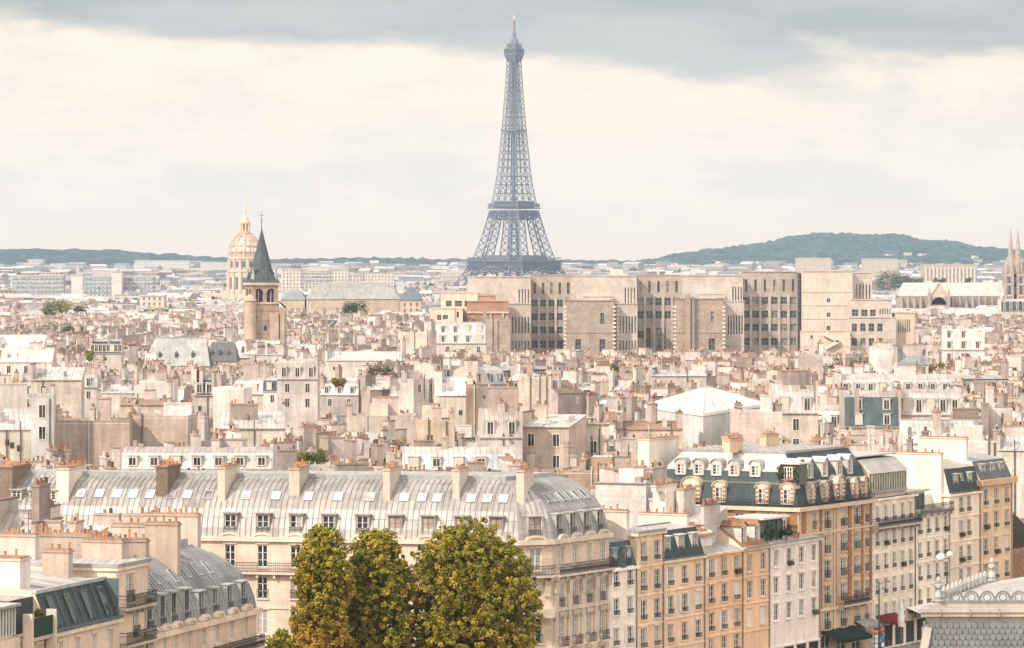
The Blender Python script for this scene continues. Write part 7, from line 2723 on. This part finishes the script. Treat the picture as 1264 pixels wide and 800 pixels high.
def hills(name, prof, Y, depth, seed, col):
    r = random.Random(seed)
    mb = MB()
    nx, ny = 260, 16
    pa, pb = prof[0][0], prof[-1][0]
    ph = [(r.uniform(.02, .4), r.uniform(0, 6), r.uniform(.4, 1)) for _ in range(14)]
    grid = []
    for j in range(ny + 1):
        t = j / ny
        row = []
        for i in range(nx + 1):
            p = pa + (pb - pa) * i / nx
            yv = Y - depth * (1 - t) if t < 1 else Y
            crest = Z(interp(p, prof), Y)
            base = ground_z(Y - depth) - 4
            up = sin(t * pi / 2) ** 1.1
            z = base + (crest - base) * up
            z += sum(a * sin(f * p * 2 + o + j * .9) for f, o, a in ph) * .55 * (.4 + t) + r.uniform(-2.2, 2.2) * min(1, t * 2)
            row.append((X(p, Y) * (1 - .10 * (1 - t)), yv, z))
        grid.append(row)
    grid.append([(v[0], v[1] + 900, v[2] - 80) for v in grid[-1]])
    for j in range(len(grid) - 1):
        for i in range(nx):
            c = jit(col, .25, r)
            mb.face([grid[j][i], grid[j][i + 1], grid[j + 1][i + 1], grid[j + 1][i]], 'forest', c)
    tag(mb.obj(name), kind='structure')
    mb = MB()
    for _ in range(70):
        j, i = r.randint(0, 5), r.randint(0, nx)
        x, y, z = grid[j][i]
        w, h = r.uniform(6, 16), r.uniform(3, 7)
        mb.frame(x, y, radians(r.uniform(-40, 40)))
        mb.box(0, w, 0, 12, z - 8, z + h, 'far_wall', jit((0.58, 0.53, 0.47), .2, r), 'far_roof', jit((0.5, 0.44, 0.4), .2, r))
    tag(mb.obj('hillside_houses'), 'pale houses scattered over the wooded slope of the ' + ('left' if seed == 3 else 'right') + ' hill', 'houses', kind='stuff')


hills('hill', [(-700, 312), (-300, 306), (0, 308.5), (60, 308), (130, 308.5), (190, 313), (262, 318), (340, 320), (450, 319), (560, 320), (640, 320.5), (760, 322), (830, 325), (980, 327)], 8600, 1900, 3, (0.04, 0.08, 0.08))  # blue-green base puts part of the distance haze into the forest colour
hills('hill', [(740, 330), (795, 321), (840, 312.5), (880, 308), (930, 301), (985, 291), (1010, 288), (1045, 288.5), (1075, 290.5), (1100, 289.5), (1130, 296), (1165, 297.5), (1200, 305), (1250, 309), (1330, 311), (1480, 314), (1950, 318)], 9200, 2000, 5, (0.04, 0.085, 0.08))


def leafy(label, px, py, Y, wpx, hpx, col, seed, name='tree', cat='tree', group=None, n=900):
    """a tree among the roofs: trunk down to the yard, loose crown on top"""
    r = random.Random(seed)
    xc = X(px, Y)
    rx, hz = wpx / 2 * Y / F, hpx * Y / F
    zt = Z(py, Y)
    z0 = min(ground_z(Y), zt - hz - 1) if cat == 'tree' else zt - hz
    t = thing(name, label, cat, (xc, Y, z0), group)
    mb = MB()
    mb.lathe(xc, Y, [(max(.1, rx * .05), z0), (max(.06, rx * .035), zt - hz * .5)], 8, 'bark', (0.15, 0.12, 0.09))
    mb.obj('trunk', t)
    mb = MB()
    nb = max(9, int(wpx / 1.8))
    n = int(n * 1.7)
    blobs = [(xc + rx * r.uniform(-.8, .8), Y + rx * r.uniform(-.6, .6), zt - hz * r.uniform(.28, 1.05), r.uniform(.26, .4) * min(rx, hz) + .10 * rx) for _ in range(nb)]
    s = max(.14, Y / F * 1.05)
    for b in blobs:
        bc = jit(col, .25, r)
        for _ in range(int(n / nb)):
            d = Vector((r.gauss(0, 1), r.gauss(0, 1), r.gauss(0, 1)))
            d.normalize()
            k = b[3] * r.uniform(.6, 1.15)
            leaf_quad(mb, (b[0] + d.x * k, b[1] + d.y * k, b[2] + d.z * k), s * r.uniform(.6, 1.1), jit(bc, .35, r), r, d + Vector((r.gauss(0, .4), r.gauss(0, .4), .4)))
    mb.obj('crown', t, uv=False)


GR, YE, DG = (0.085, 0.10, 0.03), (0.26, 0.19, 0.045), (0.05, 0.07, 0.03)
leafy('dark green round tree among the roofs, left of the bright white gable', 1043, 438, 880, 38, 20, DG, 1, n=1400)
leafy('yellow orange tree beside the blue glazed roof', 1155, 445, 860, 22, 18, YE, 2, n=1000)
leafy('small bushy plant on a roof near the right edge, below the long grey mansard', 1186, 507, 600, 20, 9, GR, 3, 'roof_shrub', 'shrub')
leafy('row of yellow green shrubs in a roof planter behind the long block', 362, 555, 500, 34, 13, (0.20, 0.19, 0.04), 4, 'roof_shrub', 'shrub', n=1100)
leafy('right half of the roof planter shrubs behind the long block, greener', 390, 556, 502, 30, 12, (0.13, 0.15, 0.04), 5, 'roof_shrub', 'shrub', n=900)
leafy('grey green plants along a roof terrace below the church tower', 470, 449, 900, 34, 11, (0.14, 0.14, 0.06), 6, 'roof_shrub', 'shrub')
leafy('yellow tree left of the dark dormered slate house', 113, 430, 990, 15, 16, (0.24, 0.21, 0.05), 7)
leafy('small green tree above a wall, far left middle', 90, 402, 1350, 26, 12, GR, 8)
leafy('wide yellow green tree below the banded slabs of flats', 74, 369, 1900, 40, 15, (0.17, 0.17, 0.05), 9, n=1300)
leafy('dark tree right of the wide yellow green tree, below the slabs', 96, 376, 1880, 18, 12, DG, 10)
leafy('green tree in front of the long grey hall roof', 437, 372, 1800, 30, 12, (0.05, 0.085, 0.04), 11, n=1100)
leafy('small green roof tree under the stone faculty centre', 763, 450, 850, 16, 8, (0.12, 0.12, 0.045), 12, 'roof_shrub', 'shrub')
leafy('tiny yellow shrub on a terrace left of centre', 418, 466, 760, 16, 9, (0.24, 0.18, 0.06), 13, 'roof_shrub', 'shrub')
rr_ = random.Random(9)
for i, (p, y, w, lab) in enumerate(((1096, 332, 30, 'dark leafy park tree nearest the stepped palace pavilion'), (1112, 336, 26, 'green park tree in the middle of the clump before the palace'), (1128, 338, 24, 'broad park tree at the right of the clump before the palace'), (1160, 342, 14, 'small dark park tree against the palace colonnade'), (1196, 342, 12, 'last small park tree right of the palace colonnade'))):
    leafy(lab, p, y, 3400 + i * 30, w, 22 if i < 3 else 10, jit((0.06, 0.085, 0.04), .15, rr_), 40 + i, group='park trees before the palace', n=700)


def far_trees():
    r = random.Random(31)
    mb = MB()
    for i in range(620):
        Yv = r.uniform(1900, 7000)
        p = r.uniform(-200, 1464)
        if 540 < p < 700 and Yv < 4300: continue
        z0 = ground_z(Yv)
        xx, rad, h = X(p, Yv), r.uniform(5, 13), r.uniform(17, 25)
        c = jit(r.choice([(0.06, 0.085, 0.04), (0.075, 0.09, 0.04), (0.14, 0.13, 0.05)]), .2, r)
        for _ in range(46):
            d = Vector((r.gauss(0, 1), r.gauss(0, 1), r.gauss(0, 1)))
            d.normalize()
            k = r.uniform(.5, 1.1)
            leaf_quad(mb, (xx + d.x * rad * k, Yv + d.y * rad * k, z0 + h - 5 + d.z * 5 * k), r.uniform(1.2, 2.4), jit(c, .3, r), r, d + Vector((0, 0, .4)))
    tag(mb.obj('distant_trees', uv=False), 'scattered tree crowns showing between the far quarters of the city', 'trees', kind='stuff')


far_trees()


# ------------------------------------------------------------------ street furniture
def street():
    # twin globe lamp
    Y = 448.0
    xc = X(1169, Y)
    z1 = Z(688, Y)
    b = thing('street_lamp', 'tall iron street lamp with white globes in front of the far quay houses', 'street lamp', (xc, Y, 0))
    mb = MB()
    mb.lathe(xc, Y, [(.32, 0), (.30, .8), (.16, 1.1), (.10, 2.5), (.08, z1 - .6)], 10, 'iron', IRON)
    mb.bar((xc - .9, Y, z1 - .3), (xc + .35, Y, z1 - .05), .09, 'iron', IRON)
    mb.obj('post', b)
    for dx, dz, rr in ((-.75, 0, .48), (.3, .35, .34)):
        mb = MB()
        mb.lathe(xc + dx, Y, [(.05, z1 + dz - rr)] + [(rr * sin(pi * i / 9), z1 + dz - rr * cos(pi * i / 9)) for i in range(1, 9)] + [(.03, z1 + dz + rr)], 14, 'paint', (0.82, 0.79, 0.73))
        mb.obj('globe', b)
    # two armed mast by the red awning
    Y = 446.0
    xc = X(1085, Y)
    z1 = Z(718, Y)
    b = thing('street_lamp', 'thin black two armed street lamp standing before the shuttered house', 'street lamp', (xc, Y, 0))
    mb = MB()
    mb.lathe(xc, Y, [(.16, 0), (.12, 1.2), (.07, z1)], 8, 'iron', IRON)
    mb.bar((xc, Y, z1 - .3), (xc + .9, Y, z1), .06, 'iron', IRON)
    mb.bar((xc, Y, z1 - .9), (xc + .55, Y, z1 - .75), .06, 'iron', IRON)
    mb.obj('post', b)
    for dx, dz in ((1.05, .02), (.65, -.73)):
        mb = MB()
        mb.box(xc + dx - .2, xc + dx + .2, Y - .14, Y + .14, z1 + dz - .06, z1 + dz + .08, 'iron', (0.10, 0.10, 0.10))
        mb.obj('lamp_head', b)
    # lamps on wall brackets
    for p, y, fr, lab in ((762, 768, S, 'black bracket lamp on the narrow white house by the zinc block'), (874, 745, S, 'black bracket lamp between the beige and the apricot quay houses'), (979, 734, S, 'black bracket lamp on the white house with the terrace'), (1186, 712, S2, 'black bracket lamp on the slim cream house')):
        u = u_at(p, fr)
        z = z_at(y, fr, u)
        x, yy = at(fr, u, -.02)
        b = thing('wall_lamp', lab, 'wall lamp', (x, yy, z), 'bracket lamps along the quay houses')
        mb = MB().frame(x, yy, fr[2])
        mb.box(-.1, .1, -.1, 0, -.45, .25, 'iron', IRON)
        mb.bar((0, -.08, -.3), (.1, -1.5, .35), .09, 'iron', IRON)
        mb.bar((0, -.08, .15), (.07, -.9, .1), .05, 'iron', IRON)
        mb.obj('bracket', b)
        mb = MB().frame(x, yy, fr[2])
        mb.lathe(.12, -1.6, [(.10, .05), (.30, .12), (.34, .25), (.18, .42), (.05, .46)], 10, 'iron', IRON)
        mb.obj('lamp_head', b)
    # awnings and shop fronts
    def awning(name, label, p0, p1, fr, z, depth, drop, col, side=None):
        u0, u1 = u_at(p0, fr), u_at(p1, fr)
        b = thing(name, label, 'awning', (*at(fr, u0, -.05), z))
        mb = MB().frame(*fr[:3])
        q = [(u0, -.03, z), (u1, -.03, z), (u1, -depth, z - drop), (u0, -depth, z - drop)]
        mb.face(q[::-1], 'fabric', col)
        mb.face([(p[0], p[1], p[2] - .04) for p in q], 'fabric', col)
        for u in (u0, u1):
            mb.face([(u, -.03, z), (u, -depth, z - drop), (u, -depth, z - drop - .04), (u, -.03, z - .04)], 'fabric', col)
        mb.obj('canopy', b)
        mb = MB().frame(*fr[:3])
        n = max(3, int((u1 - u0) / .5))
        for i in range(n):
            a, c = u0 + (u1 - u0) * i / n, u0 + (u1 - u0) * (i + 1) / n
            mb.face([(a, -depth, z - drop), (c, -depth, z - drop), (c, -depth - .02, z - drop - .32), ((a + c) / 2, -depth - .02, z - drop - .42), (a, -depth - .02, z - drop - .32)][::-1], 'fabric', tuple(k * .85 for k in col))
        mb.obj('valance', b)
        return b
    awning('shop_awning', 'wide dark green awning at the foot of the brick corner building', 1013, 1052, S2, 3.7, 2.6, 1.0, (0.018, 0.034, 0.03))
    awning('shop_awning', 'small grey awning left of the red one', 1054, 1074, S2, 4.2, 1.5, .7, (0.30, 0.29, 0.28))
    awning('shop_awning', 'small dark red awning under the shuttered white house', 1083, 1104, S2, 4.3, 1.5, .8, (0.18, 0.03, 0.03))
    awning('shop_awning', 'broad white awning over a dark shop front, beside the pavilion roof', 1118, 1152, S2, 4.6, 2.8, .9, (0.80, 0.77, 0.71))
    # folded parasol
    u = u_at(1078, S2)
    x, y = at(S2, u, -3.6)
    b = thing('parasol', 'folded white cafe parasol beside the thin street lamp', 'parasol', (x, y, 0))
    mb = MB()
    mb.lathe(x, y, [(.28, 0), (.28, .08), (.04, .1), (.035, 6.9)], 8, 'iron', (0.3, 0.28, 0.26))
    mb.obj('pole', b)
    mb = MB()
    mb.lathe(x, y, [(.34, 3.2), (.42, 3.9), (.30, 5.6), (.05, 6.8)], 10, 'fabric', (0.80, 0.77, 0.72))
    mb.obj('canopy', b)
    # souvenir stands
    for k, (p, w_, lab, cs) in enumerate(((1058, -2.2, 'postcard stand with orange top and pale cards outside the grey awning shop', ((0.7, 0.68, 0.62), (0.62, 0.22, 0.08))), (1066, -2.2, 'postcard stand with red top and blue and white cards outside the grey awning shop', ((0.08, 0.2, 0.42), (0.55, 0.06, 0.05))))):
        x, y = at(S2, u_at(p, S2), w_)
        b = thing('postcard_stand', lab, 'display stand', (x, y, 0))
        mb = MB()
        mb.lathe(x, y, [(.35, 0), (.35, .06), (.05, .1), (.05, 2.1)], 8, 'iron', IRON)
        mb.obj('post', b)
        mb = MB()
        for i in range(6):
            for j in range(4):
                a = i * pi / 3
                mb.frame(x + .42 * cos(a), y + .42 * sin(a), a + pi / 2)
                mb.box(-.2, .2, -.02, .02, .5 + j * .55, .95 + j * .55, 'paint', cs[0] if (i + j) % 3 else (0.8, 0.78, 0.74))
        mb.obj('card_rack', b)
        mb = MB()
        mb.lathe(x, y, [(.5, 2.75), (.5, 3.0), (.1, 3.15)], 10, 'paint', cs[1])
        mb.obj('top', b)


street()


# aerials and dishes on the nearer roofs
def aerials():
    r = random.Random(14)
    for i, (p, y, Y, lab) in enumerate(((32, 598, 400, 'tall television aerial on the left chimney of the long block'), (81, 560, 470, 'thin mast aerial left of the pale zinc terrace'), (540, 560, 470, 'crooked aerial beside the pale blue roofed terrace'),
                                         (702, 545, 480, 'aerial right of the long block ridge'), (1075, 536, 500, 'mast aerial behind the dark slate corner roof'), (20, 652, 345, 'bent aerial over the striped zinc roof'), (35, 630, 352, 'two armed aerial near the left edge, above the stone chimneys'))):
        x, z = X(p, Y), Z(y, Y)
        b = thing('aerial', lab, 'aerial', (x, Y, z - 5.5), 'aerials on the near roofs')
        mb = MB()
        mb.bar((x, Y, z - 5.5), (x, Y, z), .07, 'iron', (0.12, 0.12, 0.12))
        mb.obj('mast', b)
        mb = MB()
        for k in range(3):
            zz_ = z - .25 - k * .5
            mb.bar((x - .7 + k * .1, Y, zz_), (x + .7 - k * .1, Y + .2, zz_), .045, 'iron', (0.14, 0.14, 0.14))
        mb.obj('dipole', b)
    for p, y, Y, lab in ((1078, 563, 470, 'round white satellite dish at the end of the slate corner roof'), (578, 556, 472, 'white satellite dish on the pale blue roofed terrace'), (1068, 546, 500, 'small white dish below the blank wall')):
        x, z = X(p, Y), Z(y, Y)
        b = thing('satellite_dish', lab, 'satellite dish', (x, Y, z - 3), 'satellite dishes')
        mb = MB()
        n = 14
        for i in range(n):
            a, c = 2 * pi * i / n, 2 * pi * (i + 1) / n
            for (r0, d0), (r1, d1) in (((0, .12), (.3, .05)), ((.3, .05), (.48, -.06))):
                q = [(x + r0 * cos(a), Y + d0, z + r0 * sin(a)), (x + r1 * cos(a), Y + d1, z + r1 * sin(a)), (x + r1 * cos(c), Y + d1, z + r1 * sin(c)), (x + r0 * cos(c), Y + d0, z + r0 * sin(c))]
                if r0 == 0: q = [q[0], q[1], q[2]]
                mb.face(q, 'paint', (0.78, 0.76, 0.72))
        mb.obj('dish', b)
        mb = MB()
        mb.bar((x, Y + .2, z - 3), (x, Y + .15, z), .07, 'iron', (0.4, 0.4, 0.4))
        mb.bar((x, Y + .1, z - .4), (x, Y - .5, z), .04, 'iron', (0.4, 0.4, 0.4))
        mb.obj('mount', b)


aerials()


# ------------------------------------------------------------------ labels for the houses
ANCH = [(-60, 28, 'the bottom left glazed veranda'), (28, 66, 'the green screened balcony'), (66, 118, 'the near black slate mansard'), (118, 166, 'the narrow pale balconied house'), (166, 222, 'the two big flue walls'),
        (222, 290, 'the rounded zinc roof'), (290, 362, 'the facade left of trees'), (362, 428, 'the golden footed tree'), (428, 500, 'the middle plane tree'), (500, 580, 'the broad tree left half'), (580, 662, 'the broad tree right half'),
        (662, 752, 'the rounded block end'), (752, 819, 'the two narrowest quay houses'), (819, 870, 'the three dormered black mansard'), (870, 950, 'the apricot houses'), (950, 1012, 'the planted terrace house'), (1012, 1076, 'the brick corner building'), (1076, 1130, 'the glazed studio'),
        (1130, 1172, 'the green shuttered terrace'), (1172, 1210, 'the slim cream house'), (1210, 1330, 'the deep orange cornice')]
ORD = 'first second third fourth fifth sixth seventh eighth ninth tenth eleventh twelfth thirteenth fourteenth fifteenth sixteenth seventeenth eighteenth nineteenth twentieth twenty-first twenty-second twenty-third twenty-fourth twenty-fifth twenty-sixth twenty-seventh twenty-eighth twenty-ninth thirtieth'.split()
RW = {'zinc gable': 'ridged zinc roof', 'zinc mansard': 'grey mansard', 'slate mansard': 'dark slate mansard', 'flat': 'flat roof', 'zinc shed': 'sloping zinc roof', 'tile': 'red tiled roof'}
NW = ['no', 'one', 'two', 'three', 'four', 'five', 'six', 'seven', 'eight', 'nine', 'ten']
for a, c, what in ANCH:
    hs = sorted([h for h in HOUSES if a <= h[1] < c], key=lambda h: -h[2])
    kinds = {}
    for h in hs:
        kinds.setdefault((h[3], h[4]), []).append(h)
    for (wn_, rf), l in kinds.items():
        for i, h in enumerate(l):
            first = '' if len(l) == 1 else ('lowest ' if i == 0 else ORD[i] + ' lowest ')
            lab_ = f'{first}{wn_} house, {RW[rf]}, above {what}'.replace('off white', 'whitish').replace('pale cream', 'ivory')
            h[0]['label'] = lab_
            if len(lab_.replace('-', ' ').split()) > 16: print('LONG', lab_)

# ------------------------------------------------------------------ haze
hz = MB()
hz.box(-3700, 3700, -320, 12800, -6, 332, 'paint', (1, 1, 1))
ho = hz.obj('haze', uv=False)
hm = bpy.data.materials.new('haze')
hm.use_nodes = True
hm.node_tree.nodes.clear()
ot = nd(hm.node_tree, 'ShaderNodeOutputMaterial')
pv = nd(hm.node_tree, 'ShaderNodeVolumePrincipled', {'Color': (0.62, 0.80, 1.0, 1), 'Density': HAZE_D, 'Anisotropy': 0.2})
hm.node_tree.links.new(pv.outputs[0], ot.inputs['Volume'])
ho.data.materials.clear()
ho.data.materials.append(hm)
tag(ho, kind='stuff')
